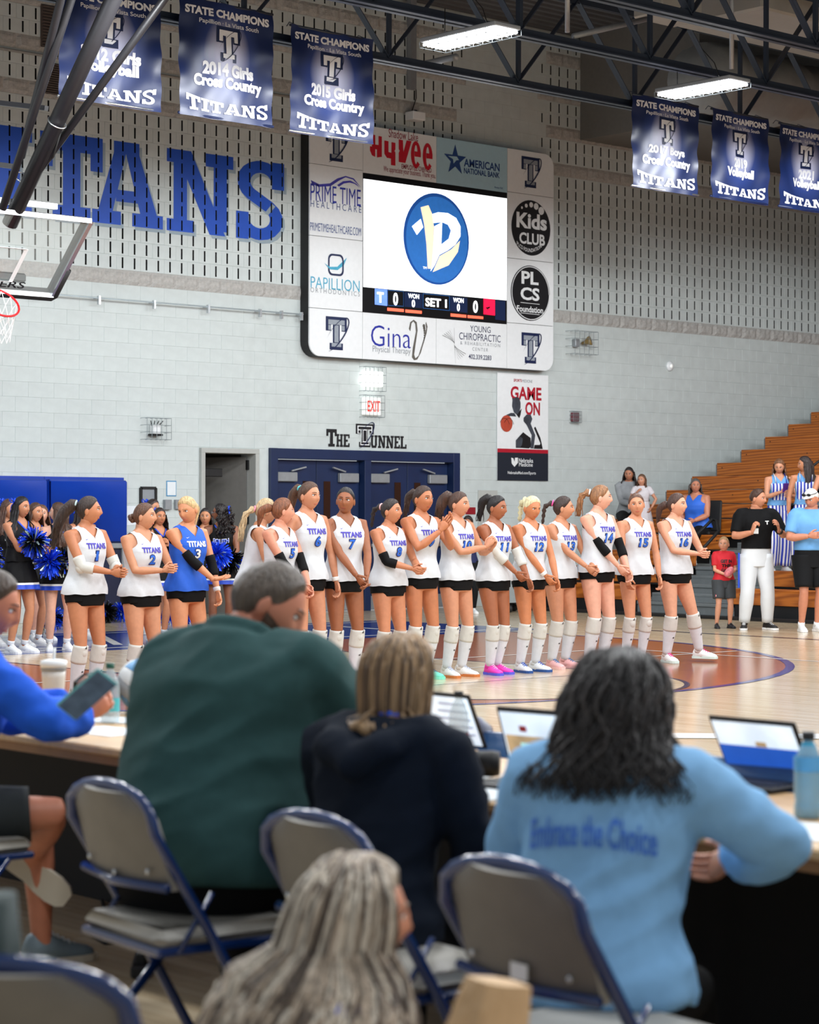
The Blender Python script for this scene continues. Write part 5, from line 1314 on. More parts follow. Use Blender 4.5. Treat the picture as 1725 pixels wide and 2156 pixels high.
def player(px, h, num, label, tone, hrgb, style, head, armR, armL, v=14.55, yaw=0, lean=.02, side=0, sleeves=None, shoes=((236, 238, 240), (240, 240, 240), (250, 250, 250)), jersey='w', legs=None, tie=None, wrist=None, curl=(.55, .55), hairkw=None, handd=(None, None), handn=(None, None), gaze=0., smile=0., girth=1.0, leg_r=1.0, poleR=None, poleL=None, pants_to=.10):
    f = Fig('f', lean, side, 0, 0, girth, legs, armR, armL, head, poleR, poleL, leg_r=leg_r)
    o = person(label, at_v(px, v), yaw, h, f, tone, hrgb, 'volleyball players in the line', gaze, smile, curl, handd, handn)
    hair(o, f, hrgb, style, tie, **(hairkw or {}))
    mj = m_jw if jersey == 'w' else m_jb
    can = top_mb(f, .895, (.030, .018), 1.365)
    j = part(o, 'jersey', posed(f, can), mj)
    ink = m_purp if jersey == 'w' else m_wht
    if num:
        print_on(o, f, can, j, 'TITANS', .0, 1.298, .205, .050, ink, .04)
        w_ = .046 * len(num) + .012
        if num == '1': w_ = .028
        print_on(o, f, can, j, num, .0, 1.215, w_ + .014, .094, m_numo if jersey == 'w' else m_numo, .055, .003, name='number_edge')
        print_on(o, f, can, j, num, .0, 1.215, w_, .08, m_num if jersey == 'w' else m_wht, .03, .005, name='number')
        print_on(o, f, can, j, '', -.085, 1.352, .034, .014, ink, name='chest_mark', polys=([(0, .6), (.25, 0), (1, 1), (.3, .35)], [(0, 1, 2, 3)]))
    sh = MB(); f.torso_mb(sh, .010, .80, 1.0)
    for nm in 'RL': limb(sh, f.legs[nm][0], f.legs[nm][1], 0.0, pants_to, .010, 16)
    part(o, 'shorts', sh, m_blk)
    for nm in 'RL':
        pts, rr, K, an, toe = f.legs[nm]
        kb = MB(); pr = limb(kb, pts, rr, .525, .70, .010, 16, k=8)
        Pk, Rk = pr
        kb.ell(Pk[3] + Vector((0, -.036, 0)), (.040, .033, .055), 10, 8)
        kp = part(o, 'knee_pad', kb, m_padw)
        part(o, 'mark', small_mark(o, f, pr, .2, .35 if nm == 'L' else .1, .024, m_ink), m_ink, False, kp)
        sb_ = MB(); pr = limb(sb_, pts, rr, .66, .995, .0065, 14)
        sk = part(o, 'sock', sb_, m_sock); part(o, 'mark', small_mark(o, f, pr, .42, .3 if nm == 'L' else .15, .026, m_ink), m_ink, False, sk)
        shoe(o, f, nm, *shoe_mats(*shoes))
    for nm, kind in (sleeves or {}).items():
        mb = MB(); pts, rr, E, Wt = f.arms[nm]; limb(mb, pts, rr, .46, .76, .006 if kind == 'b' else .010, 14)
        if kind == 'w': mb.ell(E + Vector((0, .012, -.01)), (.046, .046, .05), 10, 8)
        part(o, 'arm_sleeve', mb, m_blk if kind == 'b' else m_padw)
    for nm in (wrist or ''):
        mb = MB(); pts, rr, E, Wt = f.arms[nm]; limb(mb, pts, rr, .93, .985, .006, 12, k=3); part(o, 'wrist_band', mb, m_wht)
    return o
CL = lambda x, y, z, g=.045: ((x - g, y, z), (x + g, y, z))
WHS = ((236, 238, 240), (240, 240, 240), (250, 250, 250)); D_ = (.1, -.55, -.75)
r_, l_ = CL(.06, -.30, 1.08); player(180, 1.62, '1', 'player number 1 with dark wavy ponytail and white elbow pads, leftmost in the line', (196, 134, 98), (50, 34, 28), 'pony', (42, -2, 0), r_, l_, yaw=8, sleeves={'R': 'w', 'L': 'w'}, tie=(200, 225, 230), hairkw=dict(L=.42, r0=.034, wave=.02, swing=(-.06, .12)), handd=((.3, -.9, -.1), (-.2, -.9, .0)))
r_, l_ = CL(.07, -.27, 1.12); player(298, 1.57, '2', 'player with brown hair in a low bun, hands raised at her chest', (212, 156, 124), (92, 60, 42), 'bun', (32, -2, 0), r_, l_, yaw=4, curl=(.7, .7), girth=1.06, leg_r=1.08, handd=((.5, -.8, .2), (-.4, -.8, .1)), hairkw=dict(base=(0, .118, -.01)))
player(393, 1.63, '3', 'player number 3 in the only blue jersey, blonde, looking down', (216, 154, 116), (206, 172, 122), 'pony', (-72, 14, -6), (.10, -.28, .96), (.22, -.16, .86), yaw=4, jersey='b', sleeves={'R': 'b', 'L': 'b'}, wrist='L', curl=(.15, .6), handd=((.85, -.3, .1), None), handn=((.0, -.3, 1), None), hairkw=dict(L=.24, base=(0, .1, .0)), legs=dict(ankL=(.15, .02, .085), ankR=(-.12, .02, .085)))
o4 = player(530, 1.63, None, 'blonde player with a pink tie and braid turned away behind the seated man', (204, 146, 112), (196, 168, 128), 'braid', (14, 0, 0), (-.1, -.25, .95), (.16, -.25, .95), v=15.2, yaw=52, lean=.16, tie=(238, 150, 170), hairkw=dict(L=.34, r0=.026, swing=(-.05, .06), base=(0, .1, .02)))
r_, l_ = CL(.06, -.26, .90); player(588, 1.62, '5', 'player number 5 with red brown hair and black elbow sleeves', (222, 160, 136), (128, 76, 48), 'pony', (52, 0, 0), r_, l_, yaw=14, v=14.5, sleeves={'R': 'b', 'L': 'b'}, shoes=((240, 170, 168), (242, 180, 176), (250, 210, 210)), hairkw=dict(L=.2, base=(0, .1, .03)))
player(645, 1.76, '6', 'tall player number 6 with a teal tied ponytail and pink shoes', (210, 152, 122), (86, 58, 42), 'pony', (6, 0, 0), (-.25, -.05, .87), (.27, -.08, .86), yaw=2, wrist='L', tie=(90, 200, 210), shoes=((242, 180, 178), (240, 170, 168), (250, 220, 220)), hairkw=dict(L=.32, r0=.034, wave=.012))
r_, l_ = CL(.04, -.25, .93); player(725, 1.72, '7', 'player number 7 with braided dark hair facing the camera, magenta shoes', (158, 100, 68), (30, 22, 22), 'pony', (-36, 0, 3), r_, l_, yaw=-12, smile=.6, gaze=-.8, shoes=((176, 20, 140), (240, 40, 90), (220, 60, 160)), hairkw=dict(L=.24, base=(0, .098, -.01), thick=.008), poleR=(-.9, .3, -.3), poleL=(.9, .3, -.3))
r_, l_ = CL(.08, -.28, 1.06); player(818, 1.62, '8', 'player number 8 with a dark braid and one black elbow sleeve', (206, 142, 108), (40, 28, 26), 'braid', (18, -3, 0), r_, l_, yaw=2, sleeves={'R': 'b'}, tie=(240, 190, 190), leg_r=1.04, hairkw=dict(L=.22))
player(885, 1.74, '9', 'player number 9 clapping with raised hands and mint shoes', (196, 130, 92), (58, 38, 30), 'pony', (2, 0, 0), (-.02, -.28, 1.31), (.05, -.27, 1.33), yaw=0, curl=(.12, .2), handd=((.45, -.35, .8), (.2, -.4, .85)), handn=((.6, .5, 0), (-.8, .0, .2)), shoes=((112, 214, 190), (130, 226, 200), (30, 120, 170)), hairkw=dict(L=.26))
player(960, 1.69, '10', 'player number 10 with curly brown ponytail and hands clasped at her chest', (212, 154, 124), (74, 48, 36), 'pony', (14, 0, 0), (.12, -.27, 1.20), (.20, -.26, 1.18), yaw=4, curl=(.8, .8), handd=((.4, -.4, .7), (0, -.5, .8)), hairkw=dict(L=.26, r0=.042, wave=.025, base=(0, .085, .07)), shoes=((236, 236, 234), (206, 120, 60), (200, 210, 236)))
player(1040, 1.66, '11', 'player number 11 with high black ponytail, white arm sleeves and hot pink shoes', (168, 106, 74), (24, 18, 20), 'pony', (14, 4, 0), (.14, -.26, .88), (.26, -.22, .88), yaw=2, sleeves={'R': 'w', 'L': 'w'}, shoes=((240, 60, 180), (90, 90, 220), (250, 200, 235)), hairkw=dict(L=.26, base=(0, .075, .085), r0=.032), legs=dict(ankL=(.075, .03, .085), ankR=(-.06, -.01, .085)))
r_, l_ = CL(.12, -.22, .86); player(1115, 1.66, '12', 'player number 12 with pale blonde curled ponytail looking down', (206, 136, 94), (232, 212, 170), 'braid', (-8, 10, 0), r_, l_, yaw=-2, wrist='R', shoes=((232, 236, 240), (36, 80, 150), (30, 80, 190)), hairkw=dict(L=.24, r0=.034, wave=.02))
r_, l_ = CL(.14, -.28, 1.0); player(1180, 1.66, '13', 'player number 13 with a pink bow in her dark ponytail', (208, 150, 118), (56, 38, 32), 'braid', (40, 0, 0), r_, l_, v=14.7, yaw=2, tie=(250, 90, 170), shoes=((244, 186, 186), (248, 196, 192), (60, 140, 200)), leg_r=1.06, hairkw=dict(L=.24, r0=.022))
r_, l_ = CL(.12, -.24, .90); player(1258, 1.77, '14', 'tall pale player number 14 with black elbow sleeves and bubble ponytail', (232, 180, 160), (150, 104, 68), 'braid', (46, 0, 0), r_, l_, yaw=2, sleeves={'R': 'b', 'L': 'b'}, tie=(236, 236, 236), leg_r=1.08, hairkw=dict(L=.26, r0=.030))
player(1337, 1.70, '15', 'slim player number 15 facing the camera with arms hanging', (214, 154, 122), (96, 64, 48), 'pony', (-34, 0, -6), (-.20, -.14, .84), (.24, -.10, .84), yaw=-10, v=14.6, hairkw=dict(L=.15, base=(0, .1, -.02), thick=.008), leg_r=.94)
r_, l_ = CL(.10, -.29, 1.10); player(1420, 1.70, '16', 'player number 16 with one leg set out and pink laced shoes', (224, 170, 144), (74, 48, 38), 'pony', (20, -2, 0), r_, l_, yaw=-6, curl=(.8, .8), legs=dict(ankL=(.34, -.02, .085), ankR=(-.08, .02, .085), toeL=28), girth=1.06, leg_r=1.08, shoes=((238, 238, 238), (214, 236, 230), (244, 40, 140)), hairkw=dict(L=.24, base=(0, .1, .01)))
# ================================================================ CHEERLEADERS
m_cb = M('cheer_black', (9, 9, 12), .7, .06, spec=.25); m_ctrim = M('cheer_blue', (28, 74, 206), .5, .04)
def pom(loc, r_, label, black=.35, seed=0, group='pom poms'):
    rn = random.Random(seed); mb = MB()
    for i in range(330):
        z = rn.uniform(-1, 1); a = rn.uniform(0, 6.283); s_ = math.sqrt(1 - z * z); d = Vector((s_ * math.cos(a), s_ * math.sin(a), z)); L = r_ * rn.uniform(.72, 1.08)
        t = d.orthogonal().normalized(); t = Matrix.Rotation(rn.uniform(0, 6.28), 3, d) @ t; w_ = r_ * .055; b_ = d * L + Vector((0, 0, -.12 * r_ * rn.random()))
        k = 1 if (d.x * math.cos(seed) + d.y * math.sin(seed) + rn.uniform(-.35, .35)) < (black * 2 - 1) else 0
        if rn.random() < .06: k = 2
        mb.add([d * r_ * .15 + t * w_ * .4, d * r_ * .15 - t * w_ * .4, d * L * .6 - t * w_ + Vector((0, 0, .01)), d * L * .6 + t * w_], [(0, 1, 2, 3)], k); mb.add([d * L * .6 - t * w_ + Vector((0, 0, .01)), d * L * .6 + t * w_, b_ + t * w_ * .8, b_ - t * w_ * .8], [(0, 1, 2, 3)], k)
    o = mb.build('pom_pom', [M('pom_blue_foil', (30, 76, 230), .22, .15, metal=.35), M('pom_black_foil', (16, 18, 20), .2, .2, metal=.3), M('pom_silver', (190, 215, 215), .2, .1, metal=.6)])
    o.location = loc; return tag(o, label, 'pom pom', group)
def cheer(px, v, h, label, tone, hrgb, head, armR, armL, yaw, style='long', text='SOUTH', hairkw=None, bowp=None, glasses=False, curl=(.7, .7), girth=1.0, leg_r=.98):
    f = Fig('f', .02, 0, 0, 0, girth, None, armR, armL, head, leg_r=leg_r)
    o = person(label, at_v(px, v), yaw, h, f, tone, hrgb, 'cheerleaders by the wall', curl=curl)
    hair(o, f, hrgb, style, **(hairkw or {}))
    if bowp: bow(o, f, base=bowp)
    can = top_mb(f, 1.0, (.012, .010), 1.34, strap=(.105, .07))
    j = part(o, 'cheer_top', posed(f, can), m_cb)
    tr = MB()
    for sg in (-1, 1):
        pts = []
        bvh = BVHTree.FromPolygons(can.v, can.f)
        for i in range(7):
            t = i / 6; x = sg * (.004 + .076 * t ** .9); z = 1.335 + .10 * t; hit = bvh.ray_cast(Vector((x + sg * .012, -1, z - .006)), Vector((0, 1, 0))); y = hit[0].y if hit[0] else -.07
            pts.append(f.TF(Vector((x, y - .003, z))))
        tr.tube(pts, [(.010, .005)] * 7, 6)
    part(o, 'neck_trim', tr, m_ctrim, True, j)
    print_on(o, f, can, j, text, 0, 1.235, .20, .06, m_wht, .07, .003, arc=-.25, name='letter_edge'); print_on(o, f, can, j, text, 0, 1.235, .19, .048, m_ctrim, .03, .005, arc=-.25)
    sk = MB(); rings = []; mi = []
    zz = [1.02, .96, .90, .84, .78, .77, .748, .70]
    for i, z in enumerate(zz):
        a, b, cy = f.tz(max(.86, z)); fl = .012 + .075 * (1.02 - z) / .32; rings.append([Vector(((a + fl + .012 * math.sin(j * 1.571) * (i / 7)) * math.sin(2 * math.pi * j / 48), cy - (b + fl + .012 * math.sin(j * 1.571) * (i / 7)) * math.cos(2 * math.pi * j / 48), z)) for j in range(48)])
    for i in range(len(zz) - 1): sk.loft([[f.TF(p) for p in rings[i]], [f.TF(p) for p in rings[i + 1]]], (0, 0, 0, 0, 0, 1, 2)[i], cap=False)
    part(o, 'skirt', sk, [m_cb, m_wht, m_ctrim])
    for nm in 'RL':
        shoe(o, f, nm, *shoe_mats(*WHS), high=0); mb = MB(); limb(mb, f.legs[nm][0], f.legs[nm][1], .93, .99, .004, 10, k=3); part(o, 'sock', mb, m_sock)
    if glasses:
        g = MB()
        for s_ in (-1, 1): g.tube([f.HT((.031 * s_ + .019 * math.cos(a), -.098, .006 + .017 * math.sin(a))) for a in [2 * math.pi * i / 12 for i in range(12)]], .0022, 5, closed=True); g.tube([f.HT((.05 * s_, -.095, .01)), f.HT((.074 * s_, -.01, .01))], .0018, 4)
        part(o, 'glasses', g, m_wire)
    return o
cheer(14, 21.2, 1.64, 'cheerleader at the left edge whose hair bow shows behind another girl', (206, 150, 118), (84, 56, 44), (20, 0, 0), None, None, 0, hairkw=dict(z_end=-.3), bowp=(.0, .1, .09))
cheer(40, 20.0, 1.66, 'long black haired cheerleader at the left edge holding a pom pom to her chest', (196, 140, 108), (24, 20, 22), (8, 2, 0), (.10, -.26, 1.12), (.18, -.26, 1.12), 10, hairkw=dict(z_end=-.42), bowp=(-.07, .05, .06))
cheer(70, 20.9, 1.60, 'brown haired cheerleader looking right behind the black haired girl', (206, 148, 114), (78, 52, 38), (2, 0, 0), None, (.1, -.2, 1.3), 10, hairkw=dict(z_end=-.3))
cheer(86, 21.8, 1.58, 'pale faced cheerleader half hidden behind the first group', (226, 176, 154), (104, 70, 50), (-20, 0, 0), None, None, -10, hairkw=dict(z_end=-.25))
cheer(124, 20.1, 1.60, 'fair cheerleader with long wavy brown hair in profile facing left', (228, 182, 164), (74, 50, 38), (-118, 0, 0), (-.02, -.26, 1.0), (.10, -.28, 1.0), -22, hairkw=dict(z_end=-.40, wave=.016, flare=.04, seed=2), girth=1.04, leg_r=1.06)
cheer(172, 21.6, 1.62, 'dark haired cheerleader with a blue bow hidden behind player number 1', (190, 132, 100), (40, 28, 26), (45, 0, 0), None, None, 10, hairkw=dict(z_end=-.35), bowp=(-.03, .1, .08))
cheer(318, 22.3, 1.66, 'cheerleader with a blue bow seen above the bun haired player', (210, 156, 124), (48, 34, 30), (10, 0, 0), None, None, 0, hairkw=dict(z_end=-.2), bowp=(-.05, .08, .08))
cheer(333, 20.9, 1.55, 'cheerleader with fingers folded under her chin between the second and third players', (196, 136, 100), (44, 30, 28), (-8, 0, 0), (-.03, -.2, 1.22), (.05, -.2, 1.24), -5, hairkw=dict(z_end=-.2), bowp=(-.05, .08, .08))
cheer(432, 21.6, 1.55, 'cheerleader with dark hair in the open doorway facing the camera', (206, 148, 112), (34, 26, 26), (-24, 0, 0), None, None, -20, hairkw=dict(z_end=-.28))
cheer(466, 20.6, 1.60, 'cheerleader in glasses with curly dark hair and blue bow looking left', (140, 92, 66), (30, 24, 24), (-100, 0, 0), (-.06, -.26, .98), (.08, -.26, .98), -38, style='curly', hairkw=dict(z_end=-.24, a0=75, seed=4), bowp=(.04, .11, .05), glasses=True)
pom(VP(72, 1140, 19.72), .17, 'blue pom pom held up by the black haired cheerleader', .3, 1); pom(VP(40, 1150, 19.85) + Vector((-.35, 0, -.1)), .16, 'blue pom pom at the very left edge', .1, 2)
pom(VP(106, 1183, 19.75), .18, 'blue pom pom held by the wavy haired cheerleader', .25, 3); pom(VP(136, 1180, 19.85), .17, 'black and silver pom pom held by the wavy haired cheerleader', .95, 4)
pom(VP(458, 1168, 20.25), .18, 'blue pom pom held by the cheerleader in glasses', .2, 5); pom(VP(487, 1180, 20.35), .17, 'black pom pom held by the cheerleader in glasses', .9, 6)
for i, (x, y, bk, lb) in enumerate(((84, 1307, .95, 'black pom pom on the floor behind the left cheerleaders'), (113, 1312, .1, 'blue pom pom on the floor beside white sneakers'), (224, 1298, .9, 'black pom pom on the floor right of player number 1'), (255, 1296, .1, 'blue pom pom on the floor below the blue base pad'), (352, 1300, .1, 'blue pom pom on the floor between the second and third players'), (391, 1300, .2, 'blue pom pom on the floor behind the blue jersey player'))):
    q = G(x, y + 14); pom((q.x, q.y, .15), .16, lb, bk, 20 + i)
# ================================================================ SPECTATORS AND STAFF
def striped(name, c1, c2, sc):
    m = bpy.data.materials.new(name); m.use_nodes = True; nt = m.node_tree; b = nt.nodes['Principled BSDF']; tc = nt.nodes.new('ShaderNodeTexCoord')
    wv = nt.nodes.new('ShaderNodeTexWave'); wv.bands_direction = 'X'; wv.inputs['Scale'].default_value = sc; wv.inputs['Distortion'].default_value = .3; nt.links.new(tc.outputs['Object'], wv.inputs['Vector'])
    r = nt.nodes.new('ShaderNodeValToRGB'); r.color_ramp.interpolation = 'CONSTANT'; r.color_ramp.elements[0].color = lin(c1); r.color_ramp.elements[1].color = lin(c2); r.color_ramp.elements[1].position = .5
    nt.links.new(wv.outputs['Fac'], r.inputs[0]); nt.links.new(r.outputs[0], b.inputs['Base Color']); b.inputs['Roughness'].default_value = .7; return m
def tee(o, f, mat, hem=.93, frac=.42, ease=.022, name='shirt', slv_ease=.022, collar=True):
    mb = MB(); f.torso_mb(mb, ease, hem, 1.462, 36)
    can = MB(); f.torso_mb(can, ease, hem, 1.462, 36, tf=False)
    for nm in 'RL': limb(mb, f.arms[nm][0], f.arms[nm][1], 0.0, frac, slv_ease, 16)
    j = link(name, bpy.data.meshes.new(name), o); queue(j, mb, [mat], .013)
    if collar:
        c = MB(); a, b, cy = f.tz(1.455); c.tube([f.TF(Vector((.072 * math.sin(t), cy - .070 * math.cos(t), 1.462 + .012 * -math.cos(t)))) for t in [2 * math.pi * i / 20 for i in range(20)]], [(.010, .014)] * 20, 6, closed=True); part(o, 'collar', c, mat, True, j)
    return j, can
def pants(o, f, mat, ease=.022, f1=.97, name='trousers', z1=1.02, flare=0.0):
    mb = MB(); rr = f.tor; f.torso_mb(mb, .016, .765, z1, 32)
    for nm in 'RL': limb(mb, f.legs[nm][0], f.legs[nm][1], 0.0, f1, ease, 18, k=14, flare=flare)
    return part(o, name, mb, mat)
def belt(o, f, mat, z=1.0):
    mb = MB()
    for i in range(1): mb.loft([[f.TF(p) for p in f.ring(z - .018, .024)], [f.TF(p) for p in f.ring(z + .018, .024)]], cap=False)
    part(o, 'belt', mb, mat)
m_wpant = M('white_trousers', (220, 223, 227), .7, .03, 8, .3, 14); m_bpolo = M('black_polo', (11, 11, 13), .8, .08, 10, .5, 12, spec=.2); m_lbpolo = M('light_blue_polo', (104, 164, 220), .65, .06, 10, .4, 12); m_dshort = M('dark_shorts', (16, 17, 20), .8, .08, spec=.25)
BKS = ((20, 20, 22), (238, 238, 238), (240, 240, 240))
f = Fig('m', .03, 0, 0, 0, .98, dict(ankL=(.15, .02, .085), ankR=(-.14, .02, .085), toeL=20, toeR=-20), (-.13, -.26, 1.18), (.20, -.27, 1.20), (48, 4, 0), arm_r=1.05)
o = person('man in black polo and white trousers gesturing near the bleachers', G(1592, 1326), -34, 1.82, f, (206, 146, 116), (70, 44, 32), None, curl=(.8, .5), handd=((.25, -.2, .9), (-.3, -.5, .75)))
hair(o, f, (70, 44, 32), 'short', thick=.014, lims=[(0, 42), (40, 50), (62, 66), (80, 82), (95, 86), (115, 104), (180, 112)])
pants(o, f, m_wpant, .030, .985); j, can = tee(o, f, m_bpolo, .98, .52, .026); belt(o, f, m_dark, 1.0)
print_on(o, f, can, j, 'T', .09, 1.30, .05, .045, m_wht, .05)
mb = MB().box((0, 0, 0), (.09, .004, .065)); bd = part(o, 'id_badge', mb, m_wht, False); bd.location = f.TF(Vector((-.07, -.165, 1.20))); part(o, 'lanyard_clip', MB().box((0, 0, .055), (.012, .006, .05)), m_ltb, False, bd)
mb = MB(); limb(mb, f.arms['L'][0], f.arms['L'][1], .93, .985, .006, 12, k=3); part(o, 'watch', mb, m_dark)
for nm in 'RL': shoe(o, f, nm, *shoe_mats(*BKS))
part(o, 'lanyard', MB().box((-.22, -.02, .72), (.022, .008, .42)), m_ctrim, False)
f = Fig('m', .06, 0, 0, 0, 1.04, None, (-.12, -.24, 1.14), (.16, -.2, 1.1), (-52, 18, 0), arm_r=1.1)
o = person('man in white cap and light blue polo with black shorts at the right edge', G(1706, 1330), -30, 1.82, f, (206, 142, 116), (150, 140, 130), None, curl=(.7, .7))
j, can = tee(o, f, m_lbpolo, .97, .50, .03); pants(o, f, m_dshort, .045, .46, 'shorts'); print_on(o, f, can, j, 'T', .09, 1.30, .05, .045, m_wht, .05)
mb = MB(); cap_mb(f, mb, .016, [(0, 52), (60, 66), (90, 76), (120, 92), (180, 100)])
c = part(o, 'cap', mb, m_wht); mb = MB(); rings = []
for i in range(7):
    t = i / 6; rings.append([f.HT((.075 * math.sin(a) * (1 - .1 * t), -.088 * math.cos(a) - .075 * t * math.cos(a) ** 2, .068 - .02 * t - .012 * math.sin(a) ** 2)) for a in [math.radians(-68 + 136 * j / 14) for j in range(15)]])
mb.loft(rings, cap=False, closed=False); part(o, 'cap_brim', mb, m_wht, True, c)
mb = MB()
for s_ in (-1, 1): mb.ell(f.HT((.034 * s_, -.108, .082)), (.028, .008, .018), 10, 6, R=f.hR)
mb.tube([f.HT((.085 * math.sin(a), -.105 * math.cos(a), .08)) for a in [math.radians(-100 + 200 * j / 12) for j in range(13)]], .004, 5); part(o, 'sunglasses', mb, m_dark, True, c)
for nm in 'RL': shoe(o, f, nm, *shoe_mats(*WHS))
f = Fig('f', .0, 0, 0, 0, 1.08, dict(ankL=(.13, .02, .085), ankR=(-.13, .02, .085)), (-.04, -.22, 1.02), (.05, -.22, 1.03), (-28, 0, 0), shw=.92)
o = person('small boy in red shirt and grey shorts standing beside the bleachers', G(1524, 1323), -32, 1.18, f, (222, 166, 140), (176, 140, 96), None, curl=(.7, .7), hsc=1.22)
mb = MB(); f.hR = f.hR * 1.22; cap_mb(f, mb, .010, [(0, 44), (45, 54), (70, 72), (95, 84), (120, 104), (180, 112)]); part(o, 'hair', mb, hairm((176, 140, 96)))
j, can = tee(o, f, M('red_shirt', (206, 24, 40), .7, .05, 10, .3, 14), .90, .46, .03, collar=False); pants(o, f, M('grey_shorts', (58, 62, 66), .75, .06), .05, .42, 'shorts')
for k_, tx in enumerate(('GET IN', 'THE', 'GAME')): print_on(o, f, can, j, tx, 0, 1.27 - .085 * k_, .22 if k_ == 0 else .18, .065, m_ink, .05)
q = MB().box((0, 0, 0), (.10, .004, .045)); q = part(o, 'shorts_label', q, m_red, False); q.location = (-.15, -.12, .62)
V2, F2, _ = text2d('MARVEL', .03); part(o, 'lettering', MB().add([((a - .5) * .085, -.004, (b - .5) * .03) for a, b in V2], F2), m_wht, False, q)
for nm in 'RL': shoe(o, f, nm, *shoe_mats((24, 28, 34), (24, 26, 30), (30, 34, 40)), high=0)
q = at_v(1530, 22.0); q = G(1524, 1323); fb = MB().ell((0, 0, 0), (.05, .05, .08), 14, 10); o = fb.build('toy_football', M('toy_pink', (216, 120, 128), .5, .3, 30), None, True); o.location = q + Vector((-.10, -.17, .745)); o.rotation_euler = (.4, .6, 0); tag(o, 'small pink and white toy football held by the boy', 'ball')
# people on the bleachers
m_over = striped('overall_stripes', (236, 236, 240), (36, 60, 180), 6.5)
def seatpos(px, u, z): q = at_u(px, u); return Vector((q.x, q.y, z))
SEAT = dict(ankR=(-.11, -.38, .085), ankL=(.11, -.38, .085), kpR=(0, -.6, 1), kpL=(0, -.6, 1))
def overall(px, u, z, h, label, tone, hrgb, head, aR, aL, yaw, hk):
    f = Fig('f', .03, 0, 0, 0, 1.0, None, aR, aL, head); o = person(label, seatpos(px, u, z), yaw, h, f, tone, hrgb, 'students in striped overalls'); hair(o, f, hrgb, 'long', **hk)
    part(o, 'undershirt', posed(f, top_mb(f, 1.0, (.010, .008), 1.36)), m_lbpolo)
    pants(o, f, m_over, .045, .97, 'overalls', 1.12, .02)
    bb = MB(); rings = []
    for i in range(8): z_ = 1.08 + .25 * i / 7; th = [math.radians(-52 + 104 * j / 14) for j in range(15)]; rings.append([f.TF(p) for p in f.ring(z_, .026, 15, th=th)])
    bb.loft(rings, cap=False, closed=False)
    for sg in (-1, 1): bb.tube([f.TF(Vector((sg * .08, -.125, 1.33))), f.TF(Vector((sg * .09, -.085, 1.42))), f.TF(Vector((sg * .085, .01, 1.475))), f.TF(Vector((sg * .07, .1, 1.40))), f.TF(Vector((sg * .03, .12, 1.1)))], [(.006, .018)] * 5, 8)
    part(o, 'bib', bb, m_over)
    for nm in 'RL': shoe(o, f, nm, *shoe_mats((216, 216, 214), (236, 236, 236), (240, 240, 240)), high=0)
    return o, f
o, f = overall(1640, 25.2, .66, 1.64, 'student in striped overalls looking down at a purple phone', (214, 158, 128), (120, 80, 52), (-24, 20, 0), (-.04, -.26, 1.20), (.10, -.26, 1.14), -34, dict(z_end=-.40))
ph = MB().box((0, 0, 0), (.075, .012, .15), ch=.005).build('smartphone', M('phone_purple', (96, 50, 150), .4)); q = o.matrix_basis @ Vector((.0, -.34, 1.25)); ph.location = Matrix.LocRotScale(o.location, o.rotation_euler, o.scale) @ Vector((.0, -.33, 1.26)); ph.rotation_euler = (.5, 0, math.radians(-34)); tag(ph, 'purple phone held by the student in striped overalls', 'phone')
overall(1697, 25.0, .66, 1.66, 'dark haired student in striped overalls turned to the left', (206, 146, 112), (44, 30, 28), (-85, 8, 0), None, (.1, -.24, 1.1), -50, dict(z_end=-.46))
overall(1750, 24.9, .66, 1.64, 'long haired student partly cut by the right edge', (204, 144, 112), (50, 34, 30), (-70, 0, 0), (-.1, -.26, 1.15), None, -50, dict(z_end=-.46))
f = Fig('f', .08, 0, 0, .33, 1.22, SEAT, (-.12, -.28, .66), (.08, -.30, .70), (28, 0, 0), arm_r=1.3, leg_r=1.2)
o = person('older woman with grey brown bob in two tone blue top seated on the bleachers', seatpos(1468, 26.5, .70), -72, 1.68, f, (206, 142, 116), (96, 88, 84)); hair(o, f, (96, 88, 84), 'long', z_end=-.13, lthick=.02, flare=.01)
can = top_mb(f, .92, (.034, .020), 1.36); part(o, 'sleeveless_top', posed(f, can), M('two_tone_blue', (40, 104, 214), .6, .3, 2.5)); pants(o, f, m_dshort, .02, .9)
for nm in 'RL': shoe(o, f, nm, *shoe_mats(*WHS), high=0)
t = thing('stadium_seat', 'black folding stadium chair under the woman in blue', 'seat', seatpos(1478, 26.62, 1.165), math.radians(-75))
MB().box((0, 0, .03), (.46, .42, .06), ch=.02).build('seat_pad', m_dark, t); MB().box((0, .24, .30), (.46, .05, .50), Matrix.Rotation(-.12, 3, 'X'), ch=.02).build('seat_back', m_dark, t)
f = Fig('f', .25, 0, 0, .33, 1.0, SEAT, (.05, -.34, .72), (.18, -.30, .72), (-20, 10, 0)); o = person('dark haired woman seated on the bleachers behind the little girl', seatpos(1322, 26.95, .95), -40, 1.66, f, (190, 134, 106), (34, 26, 26)); hair(o, f, (34, 26, 26), 'long', z_end=-.25)
mb = MB(); f.torso_mb(mb, .024, .9, 1.46)
for nm in 'RL': limb(mb, f.arms[nm][0], f.arms[nm][1], .05, .95, .018, 14)
part(o, 'sweater', mb, M('grey_sweater', (150, 154, 158), .8, .35, 4)); pants(o, f, m_dshort, .02)
for nm in 'RL': shoe(o, f, nm, *shoe_mats(*WHS), high=0)
f = Fig('f', .0, 0, 0, 0, 1.05, None, (-.12, -.16, 1.3), (.22, -.1, .95), (-20, 0, 0), shw=.9)
